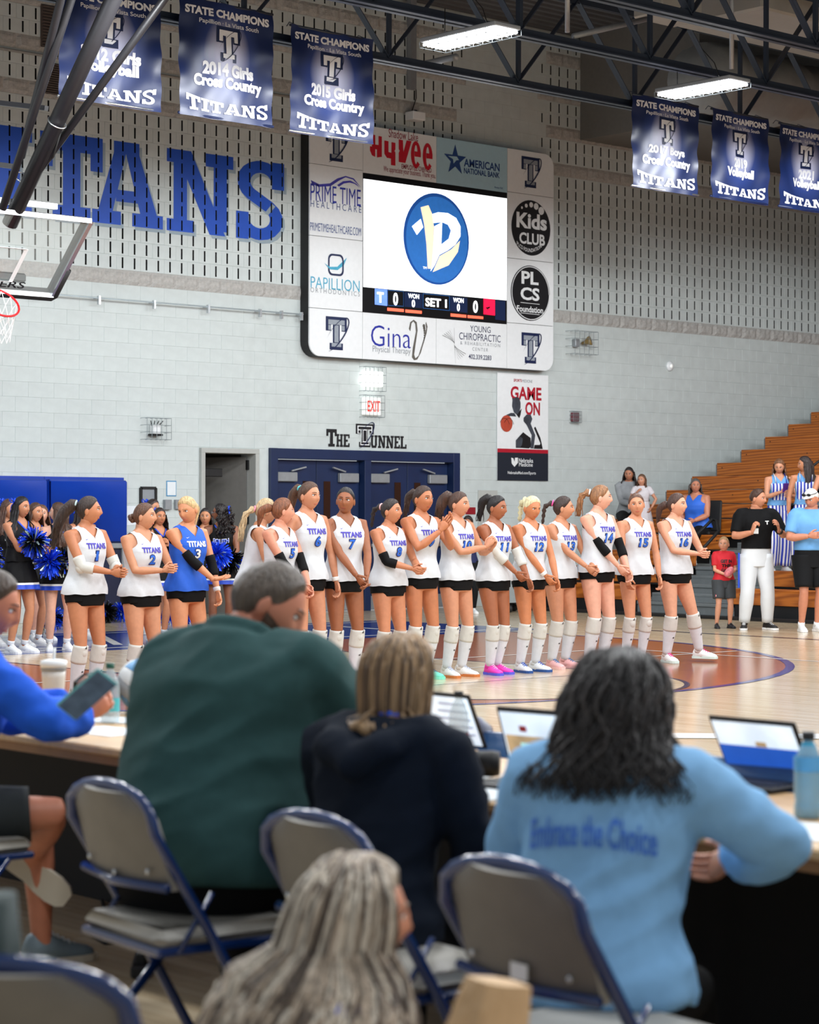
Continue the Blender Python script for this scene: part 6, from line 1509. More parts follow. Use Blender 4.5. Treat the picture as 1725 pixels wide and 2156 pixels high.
o = person('little girl in a pale dress standing on the bleachers', seatpos(1352, 26.6, .92), -50, 1.20, f, (214, 158, 130), (110, 76, 54), hsc=1.2); f.hR = f.hR * 1.2; hair(o, f, (110, 76, 54), 'long', z_end=-.16, lthick=.01, flare=.01)
mb = MB(); f.torso_mb(mb, .016, 1.1, 1.46, 32)
rings = [[f.TF(Vector(((.14 + .13 * i / 6 + .008 * math.sin(j * 2)) * math.sin(2 * math.pi * j / 40), -(.10 + .13 * i / 6 + .008 * math.sin(j * 2)) * math.cos(2 * math.pi * j / 40), 1.16 - .6 * i / 6))) for j in range(40)] for i in range(7)]; mb.loft(rings, cap=False)
for nm in 'RL': limb(mb, f.arms[nm][0], f.arms[nm][1], .05, .36, .022, 12)
part(o, 'dress', mb, M('pale_dress', (222, 216, 220), .8, .05, 20, .4, 30))
for nm in 'RL': shoe(o, f, nm, *shoe_mats(*WHS), high=0)
f = Fig('f', .05, 0, 0, 0, 1.0, None, None, None, (-30, 10, 0)); o = person('dark haired child in navy glimpsed behind players 10 and 11', at_v(985, 23.6), -30, 1.46, f, (186, 130, 100), (44, 34, 32)); hair(o, f, (44, 34, 32), 'short', thick=.016); tee(o, f, M('navy_shirt', (24, 34, 84), .7), .88, .45); pants(o, f, m_dshort)
for nm in 'RL': shoe(o, f, nm, *shoe_mats(*WHS), high=0)
# rolling bin and aisle rail
t = thing('rolling_bin', 'grey rolling bin glimpsed between players 11 and 12', 'bin', at_v(1078, 23.6))
MB().loft([[Vector((x * (.26 + .06 * k_), y * (.2 + .05 * k_), .15 + .75 * k_)) for x, y in ((-1, -1), (1, -1), (1, 1), (-1, 1))] for k_ in (0, .5, 1)]).build('tub', M('bin_grey', (150, 158, 160), .6, .05), t); MB().ell((0, 0, .92), (.28, .22, .12), 14, 8).build('plastic_bag', M('clear_bag', (196, 204, 206), .35, .15, 12, .8, 16), t, True)
for x in (-.2, .2):
    for y in (-.15, .15): MB().tube([(x - .02, y, .06), (x + .02, y, .06)], .06, 12).build('wheel', m_dark, t, True)
def rail(label, pts, r_=.024):
    t = thing('aisle_rail', label, 'railing', Vector(pts[0]) * 1.0); MB().tube([Vector(p) - Vector(pts[0]) for p in pts], r_, 10).build('rail_tube', m_dark, t, True); return t
def rp(px, py, u): return UP(px, py, u)
t = rail('black aisle handrail loop in front of the woman in blue', [rp(1520, 1262, 25.0), rp(1497, 1170, 25.0), rp(1468, 1160, 25.0), rp(1466, 1128, 25.2), rp(1500, 1094, 25.6), rp(1510, 1096, 25.6), rp(1514, 1118, 25.4), rp(1478, 1158, 25.0)])
t = rail('black aisle handrail at the right edge behind the students', [rp(1706, 985, 27.8), rp(1740, 960, 28.2), rp(1760, 1000, 28.2)])
# ================================================================ FOREGROUND: TABLES, CHAIRS, PEOPLE
TZ = .74
def TP(px, py, dz=0.0): return G(px, py, TZ + dz)
m_ttop = M('table_laminate', (206, 168, 120), .35, .1, 6, stretch=(1, 6, 1)); m_tedge = M('table_edge', (150, 108, 66), .5, .1)
m_cblue = M('chair_blue', (8, 42, 98), .2, .08, 8, coat=.5); m_vinyl = M('chair_vinyl', (172, 168, 160), .45, .05, 12, .1, 60); m_cpan = M('chair_back_metal', (112, 108, 102), .5, .06)
m_skirt = M('table_black_panel', (12, 12, 14), .7, .1)
for v0, v1, lb in ((-.6, 1.85, 'wood topped folding table at the right edge under the blue sleeve'), (1.86, 4.30, 'wood topped folding table in front of the two women'), (4.31, 9.4, 'wood topped folding table at left with the volleyball on it')):
    t = thing('folding_table', lb, 'table', (4.4, (v0 + v1) / 2, 0), 0, 'score tables'); c = (v0 + v1) / 2
    MB().box((4.39, c, TZ - .014), (.76, v1 - v0, .028), ch=.006).build('tabletop', m_ttop, t, world=True)
    MB().box((4.39, c, TZ - .045), (.70, v1 - v0 - .08, .034)).build('apron', m_tedge, t, world=True)
    for v in (v0 + .22, v1 - .22):
        for u in (4.12, 4.66): MB().tube([(u, v, TZ - .06), (u, v, 0)], .016, 8).build('leg', m_dark, t, True, True)
        MB().tube([(4.12, v, .35), (4.66, v, .35)], .012, 8).build('stretcher', m_dark, t, True, True)
    MB().box((4.79, c, .36), (.03, v1 - v0, .72)).build('front_panel', m_skirt, t, world=True)
t = thing('padded_table_front', 'blue padded cover along the court side of the tables', 'pad', (4.9, 3, 0))
MB().box((4.88, 3.0, .40), (.12, 7.4, .80), ch=.05).build('cushion', M('front_pad_blue', (30, 84, 140), .5, .08), t, True, True)
# ---- folding chairs
def chair(x, y, yaw, label):
    t = thing('folding_chair', label, 'chair', (x, y, 0), math.radians(yaw), 'blue metal folding chairs')
    w_ = .215
    U = []
    for s_, seq in ((-1, range(0, 9)), (1, range(8, -1, -1))):
        for i in seq:
            f_ = i / 8; z = .02 + .70 * f_; y_ = -.22 + .40 * f_ + (.03 * max(0, f_ - .6))
            U.append(Vector((s_ * w_, y_, z)))
        if s_ == -1:
            for k in range(1, 10):
                a = math.pi - math.pi * k / 10; U.append(Vector((w_ * math.cos(a), .198, .735 + .085 * math.sin(a) ** .8)))
    MB().tube(U, [(.013, .017)] * len(U), 10).build('main_frame', m_cblue, t, True)
    bk = MB(); rings = []
    for i in range(9):
        z = .575 + .235 * i / 8; hw = (w_ - .012) * (1 if z < .735 else math.sqrt(max(.12, 1 - ((z - .735) / .09) ** 2))); yy = .125 + .50 * (z - .575) * .62 + .012
        rings.append([Vector((x_ * hw, yy + .03 * (1 - x_ * x_), z)) for x_ in [-1 + 2 * j / 12 for j in range(13)]])
    bk.loft(rings, 0, False, False); back = [[p + Vector((0, -.02, 0)) for p in r_] for r_ in rings]; bk.loft(back, 1, False, False)
    for rg in (0, -1): bk.loft([rings[rg], back[rg]], 1, False, False)
    bk.loft([[r_[0] for r_ in rings], [r_[0] for r_ in back]], 1, False, False); bk.loft([[r_[-1] for r_ in rings], [r_[-1] for r_ in back]], 1, False, False)
    bp = bk.build('backrest', [m_cpan, m_vinyl], t, True)
    for x_, z in ((-.15, .62), (.15, .62), (0, .60)): 
        MB().ell((x_, .175 + (.01 if x_ == 0 else 0), z), (.008, .004, .008), 8, 6).build('rivet', m_chrome, bp, True)
    MB().tube([(-w_, .155, .585), (0, .185, .58), (w_, .155, .585)], .012, 8).build('lower_back_rail', m_cblue, t, True)
    MB().box((0, -.03, .455), (.40, .40, .045), ch=.02).build('seat_pad', m_vinyl, t, True); MB().box((0, -.03, .425), (.405, .405, .022), ch=.006).build('seat_pan', m_cblue, t)
    L = []
    for s_ in (-1, 1):
        MB().tube([(s_ * .19, -.14, .42), (s_ * .195, .24, .015)], [(.012, .016)] * 2, 8).build('rear_leg', m_cblue, t, True)
        MB().tube([(s_ * .205, .12, .42), (s_ * .2, .02, .56)], .007, 6).build('link_arm', m_cblue, t, True)
    MB().tube([(-.19, .20, .07), (.19, .20, .07)], .011, 8).build('rear_stretcher', m_cblue, t, True); MB().tube([(-w_, -.165, .11), (w_, -.165, .11)], .011, 8).build('front_stretcher', m_cblue, t, True)
    return t
def chair_at(px, u, yaw, label): q = at_u(px, u); return chair(q.x, q.y, yaw, label)
chair_at(378, 3.30, 84, 'blue folding chair under the man in dark green'); chair_at(818, 3.32, 84, 'blue folding chair under the short haired woman'); ch3 = chair_at(1240, 3.18, 84, 'blue folding chair under the woman in the light blue sweatshirt')
MB().box((-.02, .192, .615), (.05, .003, .032)).build('sticker', m_white, ch3)
chair(1.89, 2.98, 130, 'blue folding chair nearest the camera in the bottom left corner')
chair_at(-130, 3.5, 88, 'blue folding chair under the woman in the blue sweater')
# ---- seated people
def wrinkle(amp, sc, sc2=None):
    def fn(co, nrm):
        out = co.copy()
        for i in range(len(co)):
            p = co[i]; q = Vector((p[0] * sc * .7, p[1] * sc, p[2] * sc * 1.6 + p[0] * sc * .6))
            n_ = noise.noise(q); n2 = noise.noise(q * 2.3 + Vector((3, 1, 7)))
            d = amp * (1 - 2.2 * abs(n_)) + amp * .45 * n2
            out[i] = p + nrm[i] * d
        return out
    return fn
def garment(o, f, mat, name, hem=.90, ease=.03, frac=.97, slv=.024, extra=None, voxel=.012, amp=.007, sc=7., z1=1.462, eb=None):
    mb = MB(); rings = [f.ring(hem + (z1 - hem) * i / 18, ease * (1 + .25 * (1 - i / 18)), 32) for i in range(19)]
    mb.loft([[f.TF(p) for p in r_] for r_ in rings])
    for nm in 'RL': limb(mb, f.arms[nm][0], f.arms[nm][1], 0.0, frac, slv, 18, k=12)
    if extra: extra(mb)
    j = link(name, bpy.data.meshes.new(name), o); queue(j, mb, [mat], voxel, post=wrinkle(amp, sc), smooth_it=4); return j
def seated_legs(spread=.13, fwd=-.42): return dict(ankR=(-spread, fwd, .085), ankL=(spread, fwd, .085), kpR=(-.1, -.6, 1), kpL=(.1, -.6, 1))
def strands(f, mb, n, z_end, rad, seed, a_rng=(60, 300), curl=.0, thick=.010, spread=.0, start=.06, m=0, jit=.012, back=0., pad=.062):
    rn = random.Random(seed)
    for q in range(n):
        a = math.radians(rn.uniform(*a_rng)); z0 = rn.uniform(.2 * start, start); pts = []; rr = []; ph_ = rn.uniform(0, 6); zE = z_end * rn.uniform(.82, 1.05); K = 12; j0 = rn.uniform(-jit, jit)
        for i in range(K):
            t = i / (K - 1); z = z0 + (zE - z0) * t; r_ = (1 + spread * t) * (math.sqrt(max(.02, 1 - (z / (.132 + j0)) ** 2)) if z > 0 else 1)
            x = (rad[0] + j0) * r_ * math.sin(a + curl * .6 * math.sin(t * 9 + ph_) * t); y = -(rad[1] + j0) * r_ * math.cos(a) + .012 + back * t * t
            x += curl * .03 * math.sin(t * 13 + ph_) ; y += curl * .03 * math.cos(t * 12 + ph_)
            p = Vector((x, y, z)); q_ = (f.headc + (f.hR @ p).lerp(Matrix.Rotation(f.hR.to_euler('XYZ').z, 3, 'Z') @ p, .85 * t)); pts.append(f.push(q_, pad + j0) if pad else q_); rr.append(thick * (.7 + .5 * math.sin(math.pi * min(1, t * 1.1))) * (1 - .7 * t ** 4))
        mb.tube(pts, rr, 6, m)
# man in dark green pullover
m_green = M('dark_green_pullover', (44, 76, 76), .85, .06, 30, .35, 12, spec=.25); m_navyh = M('navy_hoodie', (13, 22, 36), .9, .1, 20, .4, 14, spec=.2); m_sky = M('light_blue_sweatshirt', (136, 186, 230), .9, .05, 20, .5, 10, spec=.2); m_royal = M('royal_sweater', (34, 96, 220), .8, .06, 20, .5, 12, spec=.25); m_bpant = M('black_trousers', (10, 10, 12), .85, .08, spec=.2)
f = Fig('m', .36, .02, 0, .33, 1.40, seated_legs(.17), (-.14, -.55, .80), (.20, -.52, .80), (-52, 30, 6), shw=1.03, arm_r=1.35, leg_r=1.35, poleR=(-.8, .2, -.6), poleL=(.8, .2, -.6), neckf=.02)
o = person('large man in dark green pullover bent over the table, seen from behind', at_u(425, 3.45), 104, 1.77, f, (206, 140, 116), (86, 74, 64), None)
mb = MB(); cap_mb(f, mb, .012, [(0, 44), (40, 50), (60, 66), (78, 84), (95, 88), (115, 112), (150, 122), (180, 124)], wob=.0015, rows=18, n=64); part(o, 'hair', mb, hairm((86, 74, 64), .6))
mb = MB(); rings = []
for i in range(7):
    r_ = []
    for j in range(25):
        a = -88 + 176 * j / 24; ph_ = math.radians(112 + 34 * (i / 6) + (8 if abs(a) < 40 else -14 * (abs(a) - 40) / 48)); d = np.array([[math.sin(ph_) * math.sin(math.radians(a)), -math.sin(ph_) * math.cos(math.radians(a)), math.cos(ph_)]]); q = head_surf(d)[0] + d[0] * .005; r_.append(f.HT(q))
    rings.append(r_)
mb.loft(rings, cap=False, closed=False); part(o, 'beard', mb, hairm((84, 66, 54), .6))
def col(mb): mb.tube([f.TF(Vector((.082 * math.sin(t), .012 - .082 * math.cos(t), 1.475 + .012 * math.cos(t + math.pi)))) for t in [2 * math.pi * i / 20 for i in range(20)]], [(.020, .026)] * 20, 8, closed=True)
garment(o, f, m_green, 'pullover', .86, .03, .80, .028, col, amp=.012, sc=5); pants(o, f, m_bpant, .02)
for nm in 'RL': shoe(o, f, nm, *shoe_mats(*BKS), high=0)
# short haired woman in navy hoodie
f = Fig('f', .24, 0, 0, .33, 1.12, seated_legs(.12), (-.20, -.30, .58), (.16, -.48, .80), (-24, 8, 0), shw=1.12, poleR=(-.7, .6, -.4))
o = person('woman with short blonde bob and navy hoodie seated with her back to us', at_u(770, 3.48), 106, 1.50, f, (206, 140, 112), (160, 128, 92), None)
HB, HBd = hairm((166, 134, 98), .4), hairm((96, 74, 54), .4)
mb = MB(); cap_mb(f, mb, .020, [(0, 48), (50, 60), (75, 90), (180, 105)], wob=.003, rows=18, n=72); long_mb(f, mb, -.15, 68, .020, .002, n=60, rows=10, wave=.0, pad=-.2)
strands(f, mb, 330, -.165, (.101, .119), 5, (60, 300), 0, .0042, -.10, .122, 0, .006, 0., 0); strands(f, mb, 120, -.16, (.103, .121), 9, (60, 300), 0, .0042, -.10, .122, 1, .006, 0., 0); part(o, 'hair', mb, [HB, HBd])
def hood(mb):
    P = [(-.115, -.03, 1.455), (-.125, .05, 1.43), (-.085, .13, 1.37), (0, .165, 1.325), (.085, .13, 1.37), (.125, .05, 1.43), (.115, -.03, 1.455)]
    mb.tube([f.TF(Vector(p)) for p in P], [(.035, .045), (.04, .05), (.045, .06), (.045, .07), (.045, .06), (.04, .05), (.035, .045)], 12)
garment(o, f, m_navyh, 'hoodie', .86, .03, .95, .026, hood, amp=.010, sc=6); pants(o, f, m_bpant, .02)
mb = MB(); mb.tube([f.TF(Vector((.062 * math.sin(t), .012 - .058 * math.cos(t), 1.474))) for t in [2 * math.pi * i / 18 for i in range(18)]], .012, 6, closed=True); part(o, 'inner_collar', mb, m_royal)
for nm in 'RL': shoe(o, f, nm, *shoe_mats(*BKS), high=0)
# woman in light blue sweatshirt
f = Fig('f', .20, -.02, 0, .33, 1.14, seated_legs(.13), (-.25, -.36, .82), (.20, -.44, .82), (-14, 6, 0), shw=1.04, arm_r=1.1, poleR=(-1, .25, -.12), poleL=(.6, .5, -.6))
o = person('woman with dark wavy hair and light blue sweatshirt seated at right, back to us', at_u(1262, 3.42), 118, 1.50, f, (200, 140, 112), (34, 30, 30), None)
DK, DKg = hairm((32, 28, 28), .42), hairm((62, 58, 58), .42)
mb = MB(); cap_mb(f, mb, .022, [(0, 48), (50, 60), (75, 90), (180, 110)], wob=.004, rows=18, n=72); long_mb(f, mb, -.18, 62, .022, .030, n=60, rows=14, wave=.012, back=.06, pad=.055)
strands(f, mb, 520, -.225, (.106, .124), 21, (56, 304), .30, .0050, .20, .125, 0, .014, .05); strands(f, mb, 130, -.215, (.112, .130), 22, (56, 304), .32, .0045, .20, .125, 1, .012, .05); part(o, 'hair', mb, [DK, DKg])
sw = garment(o, f, m_sky, 'sweatshirt', .87, .036, .93, .030, None, amp=.011, sc=5.5); pants(o, f, m_bpant, .022)
m_emb = M('sweatshirt_print', (62, 116, 208), .7, .05)
def embrace():
    me = sw.data; bvh = BVHTree.FromPolygons([v.co.copy() for v in me.vertices], [tuple(p.vertices) for p in me.polygons]); V2, F2, _ = text2d('Embrace the Choice', .02, 4); P = []
    for a, b in V2:
        x = -(a - .5) * .32; z = .945 + (b - .5) * .072 - .022 * (2 * a - 1) ** 2; hit = bvh.ray_cast(Vector((x, 1, z)), Vector((0, -1, 0))); P.append((x, (hit[0].y if hit[0] else .1) + .010, z))
    MB().add(P, F2).build('lettering', m_emb, sw)
AFTER.append(embrace)
for nm in 'RL': shoe(o, f, nm, *shoe_mats(*BKS), high=0)
# woman in royal blue sweater at the left edge, legs crossed
f = Fig('f', .26, 0, 0, .33, 1.05, dict(ankL=(.10, -.40, .085), kpL=(.1, -.6, 1), ankR=(.16, -.36, .34), kpR=(-.7, -.7, .4)), (-.12, -.50, .86), (.10, -.52, .88), (-20, 18, 0), poleR=(-.9, .2, -.4))
f.shoe_tilt = {'R': Matrix(((.228, .30, .92), (.552, .74, -.38), (-.795, .60, 0))).normalized()}
o = person('woman in royal blue sweater and dark shorts with crossed legs at the left edge', at_u(-150, 3.55), 70, 1.66, f, (206, 138, 112), (70, 54, 44), None, curl=(.5, .5), handd=((.2, -.7, .5), (-.2, -.7, .5)))
hair(o, f, (70, 54, 44), 'pony', L=.3); garment(o, f, m_royal, 'sweater', .88, .034, .94, .03, None, amp=.009, sc=7)
pants(o, f, M('charcoal_shorts', (30, 36, 38), .8, .08), .03, .40, 'shorts')
SH = ((122, 140, 150), (216, 208, 190), (190, 196, 200))
for nm in 'RL': shoe(o, f, nm, *shoe_mats(*SH), high=0)
ph_loc = DP(183, 1462, 5.75)
t = thing('smartphone', 'phone with teal case held by the woman in the royal blue sweater', 'phone', ph_loc, math.radians(150))
R_ = Matrix.Rotation(-.5, 3, 'X') @ Matrix.Rotation(-.75, 3, 'Y')
MB().box((0, 0, 0), (.075, .010, .155), R_, ch=.004).build('case', M('phone_teal', (110, 190, 190), .4), t); MB().box(R_ @ Vector((0, .006, 0)), (.068, .002, .146), R_).build('screen', M('phone_screen', (70, 84, 100), .15, .3, 30, emit=.3), t)
# blonde girl low in the foreground
f = Fig('f', .34, .0, 0, .70, .9, dict(ankR=(-.25, -.50, .085), ankL=(.25, -.50, .085), kpR=(-.5, -.3, 1), kpL=(.5, -.3, 1)), (-.10, -.40, .42), (.12, -.40, .42), (2, 4, 0))
o = person('blonde girl with long straight hair sitting low in the foreground', at_u(500, 2.38), 66, 1.55, f, (214, 152, 124), (176, 160, 140), None)
BA, BB, BC_ = hairm((176, 158, 138), .36), hairm((92, 78, 66), .4), hairm((212, 200, 182), .34)
mb = MB(); cap_mb(f, mb, .016, [(0, 46), (50, 56), (75, 88), (180, 110)], wob=.002, rows=18, n=80); long_mb(f, mb, -.56, 66, .016, .06, n=64, rows=22, wave=.002, back=.26, pad=.11)
strands(f, mb, 460, -.60, (.098, .116), 31, (62, 298), .03, .0044, .45, .128, 0, .008, .26, .125); strands(f, mb, 300, -.60, (.100, .118), 32, (62, 298), .03, .0045, .45, .128, 1, .008, .26, .125); strands(f, mb, 190, -.58, (.102, .120), 33, (62, 298), .03, .0042, .45, .128, 2, .008, .26, .125); part(o, 'hair', mb, [BA, BB, BC_])
garment(o, f, m_royal, 'shirt', .88, .022, .5, .022, None, amp=.004, sc=7); pants(o, f, m_bpant, .02)
for nm in 'RL': shoe(o, f, nm, *shoe_mats(*WHS), high=0)
# ---- things on the tables
m_scr = M('laptop_screen', (210, 226, 244), .2, .15, 9, emit=.75); m_scr2 = M('laptop_page', (176, 150, 112), .2, .3, 14, emit=.6); m_case = M('tablet_case', (18, 18, 22), .5, .1); m_scrb = M('screen_blue_bar', (40, 90, 190), .2, .05, emit=.6); m_scrt = M('screen_teal_tile', (170, 222, 214), .2, .1, emit=.7)
def laptop(loc, yaw, label, tilt=22, w_=.30, h_=.205, kb=True, style=0):
    t = thing('laptop', label, 'laptop', loc, math.radians(yaw), 'open laptops on the score tables')
    if kb:
        b = MB().box((0, 0, .009), (w_, .21, .016), ch=.004).build('base', m_case, t)
        for r in range(4): MB().box((0, .055 - .03 * r, .0185), (w_ * .86, .022, .003)).build('key_row', M('keys', (40, 42, 46), .5), b)
    R = Matrix.Rotation(math.radians(-tilt), 3, 'X'); c = Vector((0, -.105, .016)) + R @ Vector((0, 0, h_ / 2))
    ld_ = MB().box(c, (w_, .012, h_), R, ch=.005).build('lid', m_case, t)
    def scr(x0, z0, x1, z1, mat, o_=.0075, nm='screen'):
        MB().box(c + R @ Vector(((x0 + x1) / 2 * w_, o_, (z0 + z1) / 2 * h_)), ((x1 - x0) * w_, .002, (z1 - z0) * h_), R).build(nm, mat, ld_)
    scr(-.46, -.44, .46, .44, m_scr)
    if style == 1:
        scr(-.44, -.30, .44, .12, m_scr2, .0085, 'page'); scr(-.46, -.42, -.36, .12, m_scrb, .009, 'side_bar')
        for x in (-.25, .08): scr(x, -.18, x + .2, .02, m_scrt, .0095, 'tile')
        scr(-.3, .2, -.2, .28, m_scrb, .009, 'tile'); scr(.18, .18, .26, .26, m_red, .009, 'tile')
    elif style == 2: scr(-.46, -.44, .46, .05, m_scrb, .0085, 'page'); scr(-.1, .06, .02, .14, m_scr2, .009, 'tile')
    else:
        for k in range(5): scr(-.4, .3 - .14 * k, .1 + .06 * (k % 3), .33 - .14 * k, M('text_line', (150, 160, 190), .3, 0, emit=.3), .0085, 'text_line')
    return t
# laptops: screens face the seated people (towards -X); local +Y is the viewing side
laptop(TP(858, 1590) + Vector((.12, 0, 0)), 88, 'white screened tablet behind the short haired woman', 24, .26, .19, False); laptop(TP(1066, 1668) + Vector((.10, 0, 0)), 96, 'laptop with a court diagram beside the light blue sweatshirt', 20, .31, .215, True, 1); laptop(TP(1510, 1665) + Vector((.14, 0, 0)), 92, 'tablet half hidden behind the light blue sweatshirt', 30, .30, .20, True, 2)
m_pet = M('clear_plastic', (206, 226, 232), .08, .03, alpha=.38); m_liq = M('blue_drink', (40, 176, 222), .15, .05, alpha=.85)
def bottle(loc, label, h, r_, cap, lab=None, liq=None, lz=(.25, .5), labtext=None):
    t = thing('drink_bottle', label, 'bottle', loc); P = [(r_ * .85, 0), (r_, .02 * h), (r_, .14 * h), (r_ * .93, .2 * h), (r_, .27 * h), (r_, .58 * h), (r_ * .92, .68 * h), (r_ * .6, .82 * h), (r_ * .38, .88 * h), (r_ * .36, .93 * h)]
    MB().lathe(P, n=20).build('body', m_pet, t, True); MB().lathe([(r_ * .45, .915 * h), (r_ * .46, .93 * h), (r_ * .46, h), (r_ * .4, h * 1.003)], n=16).build('cap', cap, t, True)
    if liq: MB().lathe([(q * .94, z + .002) for q, z in P if z < lz[0] * h * 1.9], n=18).build('drink', liq, t, True)
    if lab: 
        lb = MB().lathe([(r_ * 1.015, lz[0] * h), (r_ * 1.015, lz[1] * h)], n=22, cap=False).build('label', lab, t, True)
        if labtext:
            V2, F2, _ = text2d(labtext, .02); P2 = []
            for a, b in V2: th = math.radians(218) + (a - .5) * 1.3; P2.append((r_ * 1.03 * math.cos(th), r_ * 1.03 * math.sin(th), h * (lz[0] + (lz[1] - lz[0]) * (.25 + .5 * b))))
            MB().add(P2, F2).build('lettering', m_white, lb)
bottle(TP(232, 1522), 'clear water bottle with green cap and teal label', .215, .034, M('cap_green', (24, 84, 66), .4), M('label_teal', (90, 200, 206), .4, .1), None, (.2, .42), 'SPRING'); bottle(TP(966, 1590), 'clear bottle with red label between the laptops', .20, .032, m_dark, M('label_red', (170, 24, 60), .4, .1), None, (.12, .36)); bottle(TP(1702, 1722), 'bottle of bright blue sports drink at the right edge', .215, .036, m_dark, M('label_blue', (90, 170, 226), .4, .1), m_liq, (.55, .72))
t = thing('tumbler', 'white insulated tumbler with handle ring and straw', 'tumbler', TP(113, 1492)); m_tum = M('tumbler_white', (226, 220, 212), .4, .03)
MB().lathe([(.034, 0), (.036, .01), (.045, .12), (.047, .15)], n=24).build('cup', m_tum, t, True); MB().lathe([(.049, .148), (.049, .162)], n=24).build('grey_ring', m_grey, t, True); MB().lathe([(.051, .16), (.051, .185), (.03, .19)], n=24).build('lid', m_white, t, True); MB().tube([(0, 0, .18), (.004, 0, .235)], .005, 8).build('straw', m_white, t, True)
t = thing('volleyball', 'white, blue and grey volleyball resting on the left table', 'volleyball', TP(276, 1502) + Vector((.06, 0, .105)), .5)
t.rotation_euler = (.5, .3, .4); vm = [M('ball_white', (238, 238, 236), .45, .02), M('ball_blue', (40, 120, 176), .45, .04), M('ball_grey', (176, 180, 182), .45, .03), M('ball_sky', (110, 170, 220), .45, .03)]
for fi, (ax, u_, w2) in enumerate(((Vector((1, 0, 0)), Vector((0, 1, 0)), Vector((0, 0, 1))), (Vector((-1, 0, 0)), Vector((0, 1, 0)), Vector((0, 0, 1))), (Vector((0, 1, 0)), Vector((0, 0, 1)), Vector((1, 0, 0))), (Vector((0, -1, 0)), Vector((0, 0, 1)), Vector((1, 0, 0))), (Vector((0, 0, 1)), Vector((1, 0, 0)), Vector((0, 1, 0))), (Vector((0, 0, -1)), Vector((1, 0, 0)), Vector((0, 1, 0))))):
    for s3 in range(3):
        V = []; n = 5
        for j in range(n):
            for i in range(7):
                a = math.radians(-44.4 + 88.8 * i / 6); b = math.radians(-44.4 + 29.9 * s3 + 28.9 * j / (n - 1)); d = (ax + u_ * math.tan(a) + w2 * math.tan(b)).normalized(); e_ = .1055 if (0 < i < 6 and 0 < j < n - 1) else .1035; V.append(d * e_)
        MB().add(V, [(j * 7 + i, j * 7 + i + 1, (j + 1) * 7 + i + 1, (j + 1) * 7 + i) for j in range(n - 1) for i in range(6)]).build('panel', vm[(0, 1, 0) [s3] if fi % 3 == 0 else (2, 0, 3)[s3] if fi % 3 == 1 else (0, 3, 2)[s3]], t, True)
MB().ell((0, 0, 0), (.1025, .1025, .1025), 24, 16).build('core', m_gry, t, True)
m_bag = M('black_bag', (16, 16, 18), .7, .1, 12, .5, 30)
o = MB().box((0, 0, .075), (.2, .12, .15), Matrix.Rotation(.1, 3, 'X'), ch=.03).build('pouch', m_bag, None, True); o.location = TP(180, 1510) + Vector((.1, .1, 0)); o.rotation_euler = (0, 0, .7); tag(o, 'black fabric pouch behind the phone on the left table', 'pouch')
def sheet(px, py, w_, h_, yaw, label, n=1):
    o = MB().box((0, 0, .001 * n), (w_, h_, .002 * n)).build('paper_sheet', m_paper); o.location = TP(px, py); o.rotation_euler = (0, 0, math.radians(yaw)); tag(o, label, 'paper', 'papers on the tables')
sheet(225, 1540, .22, .30, 5, 'white paper beside the water bottle'); sheet(262, 1518, .2, .26, 30, 'white paper under the volleyball', 2); sheet(1010, 1668, .24, .34, -6, 'white papers at the table edge below the court diagram laptop', 3); sheet(960, 1635, .2, .2, 20, 'small white paper beside the black camera'); sheet(1715, 1752, .26, .3, 10, 'white paper at the right edge below the blue drink')
t = thing('camera', 'black handheld camera lying between the laptops', 'camera', TP(975, 1640), math.radians(40))
MB().box((0, 0, .045), (.12, .07, .08), ch=.012).build('body', m_case, t); MB().lathe([(.036, 0), (.038, .05), (.034, .07)], (0, -.035, .045), 18, R=Matrix.Rotation(math.radians(90), 3, 'X')).build('lens', m_dark, t, True); MB().box((-.04, 0, .095), (.04, .04, .02), ch=.006).build('viewfinder', m_case, t)
t = thing('baseball_cap', 'dark navy cap lying behind the white tablet', 'cap', TP(918, 1580) + Vector((.12, -.02, 0)), math.radians(30))
MB().lathe([(.09, 0), (.092, .03), (.08, .07), (.045, .10), (.005, .112)], n=24).build('crown', m_tn, t, True); MB().loft([[Vector((.09 * math.sin(a), -.085 * math.cos(a) - .07 * k * math.cos(a) ** 2, .012 - .01 * k)) for a in [math.radians(-60 + 120 * j / 12) for j in range(13)]] for k in (0, .5, 1)], cap=False, closed=False).build('brim', m_tn, t, True)
o = MB().box((0, 0, .02), (.09, .16, .04), ch=.01).build('cardboard_box', M('kraft_box', (196, 164, 128), .7, .06)); o.location = TP(952, 1606); o.rotation_euler = (0, 0, .5); tag(o, 'small tan box behind the black camera', 'box')
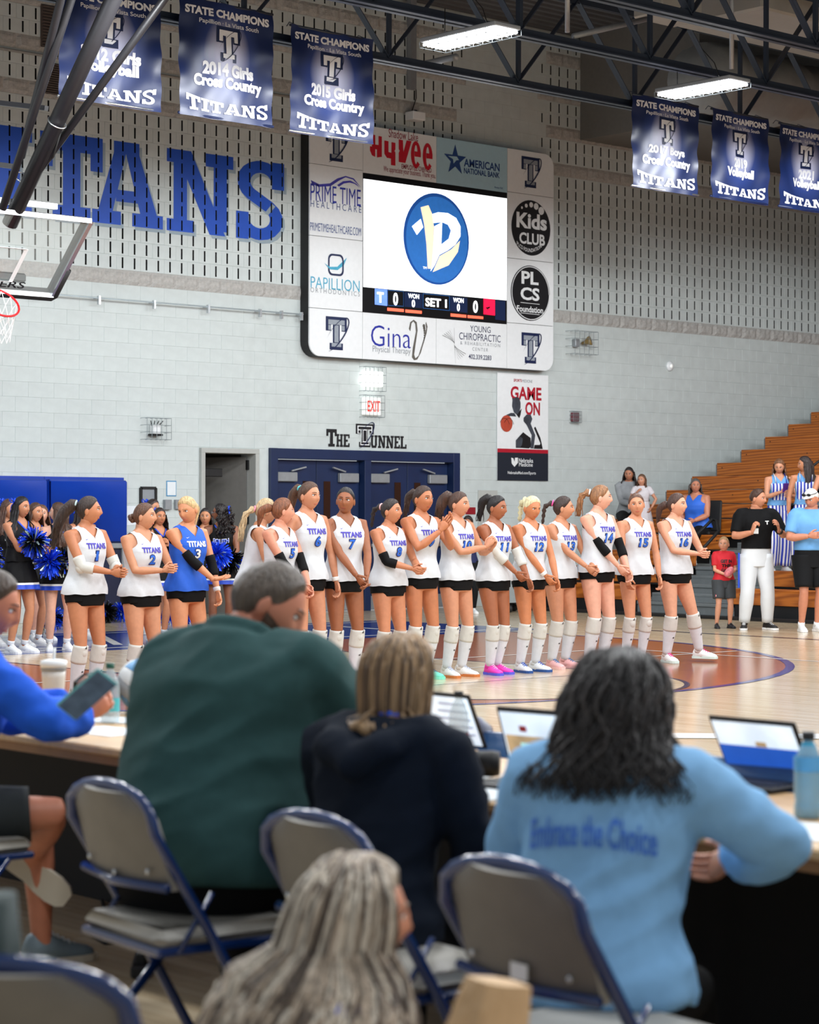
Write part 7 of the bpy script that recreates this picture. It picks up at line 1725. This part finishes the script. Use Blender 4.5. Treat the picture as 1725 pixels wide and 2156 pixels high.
# paper bag, cables, jacket
rings = []
for k in range(8):
    z = .30 * k / 7; q = .10 - .03 * (k / 7) ** 2; rings.append([Vector((q * (1 if abs(math.cos(a)) > .3 else .9) * math.copysign(abs(math.cos(a)) ** .5, math.cos(a)) + .006 * math.sin(5 * a + k), .07 * math.copysign(abs(math.sin(a)) ** .5, math.sin(a)) * (1 - .5 * k / 7), z)) for a in [2 * math.pi * j / 20 for j in range(20)]])
o = MB().loft(rings).build('paper_bag', M('kraft_paper', (206, 170, 128), .7, .08, 10, .5, 12), None, False); o.location = DP(962, 2450, 3.55); o.rotation_euler = (.15, .2, .3); tag(o, 'tan paper bag held in front of the blonde girl', 'bag')
m_cable = M('black_cable', (14, 14, 16), .5)
for i, (pts, lb) in enumerate((([(180, 1965), (220, 1990), (300, 1985), (380, 2010)], 'black cable on the floor behind the left chair'), ([(215, 1900), (230, 1960), (330, 1950), (420, 1985)], 'thin black cable looping under the left table'))):
    P = [G(x, y) + Vector((0, 0, .008)) for x, y in pts]; o = MB().tube([p - P[0] for p in P], .007, 6).build('cable', m_cable, None, True); o.location = P[0]; tag(o, lb, 'cable')
q = G(300, 2040); t = thing('power_strip', 'dark power strip on the floor behind the left chair', 'power strip', (q.x, q.y, 0), .9); MB().box((0, 0, .02), (.32, .06, .04), ch=.008).build('housing', m_case, t)
for k in range(3): MB().box((-.1 + .1 * k, 0, .05), (.04, .035, .03), ch=.005).build('plug', m_grey if k == 1 else m_dark, t)
jk = MB(); rings = []
for k in range(10):
    z = .90 - .88 * k / 9; rings.append([Vector(((.10 + .05 * k / 9 + .015 * math.sin(3 * a + k * .4)) * math.cos(a), (.06 + .05 * k / 9 + .012 * math.sin(4 * a + k)) * math.sin(a), z)) for a in [2 * math.pi * j / 28 for j in range(28)]])
o = jk.loft(rings).build('draped_jacket', M('dark_green_jacket', (24, 44, 44), .8, .1, 12, .3, 30), None, True); o.location = (1.72, 2.92, .01); tag(o, 'dark green jacket hanging down in the bottom left corner', 'jacket')
# ================================================================ batch remesh of bodies and garments
finish_batch()
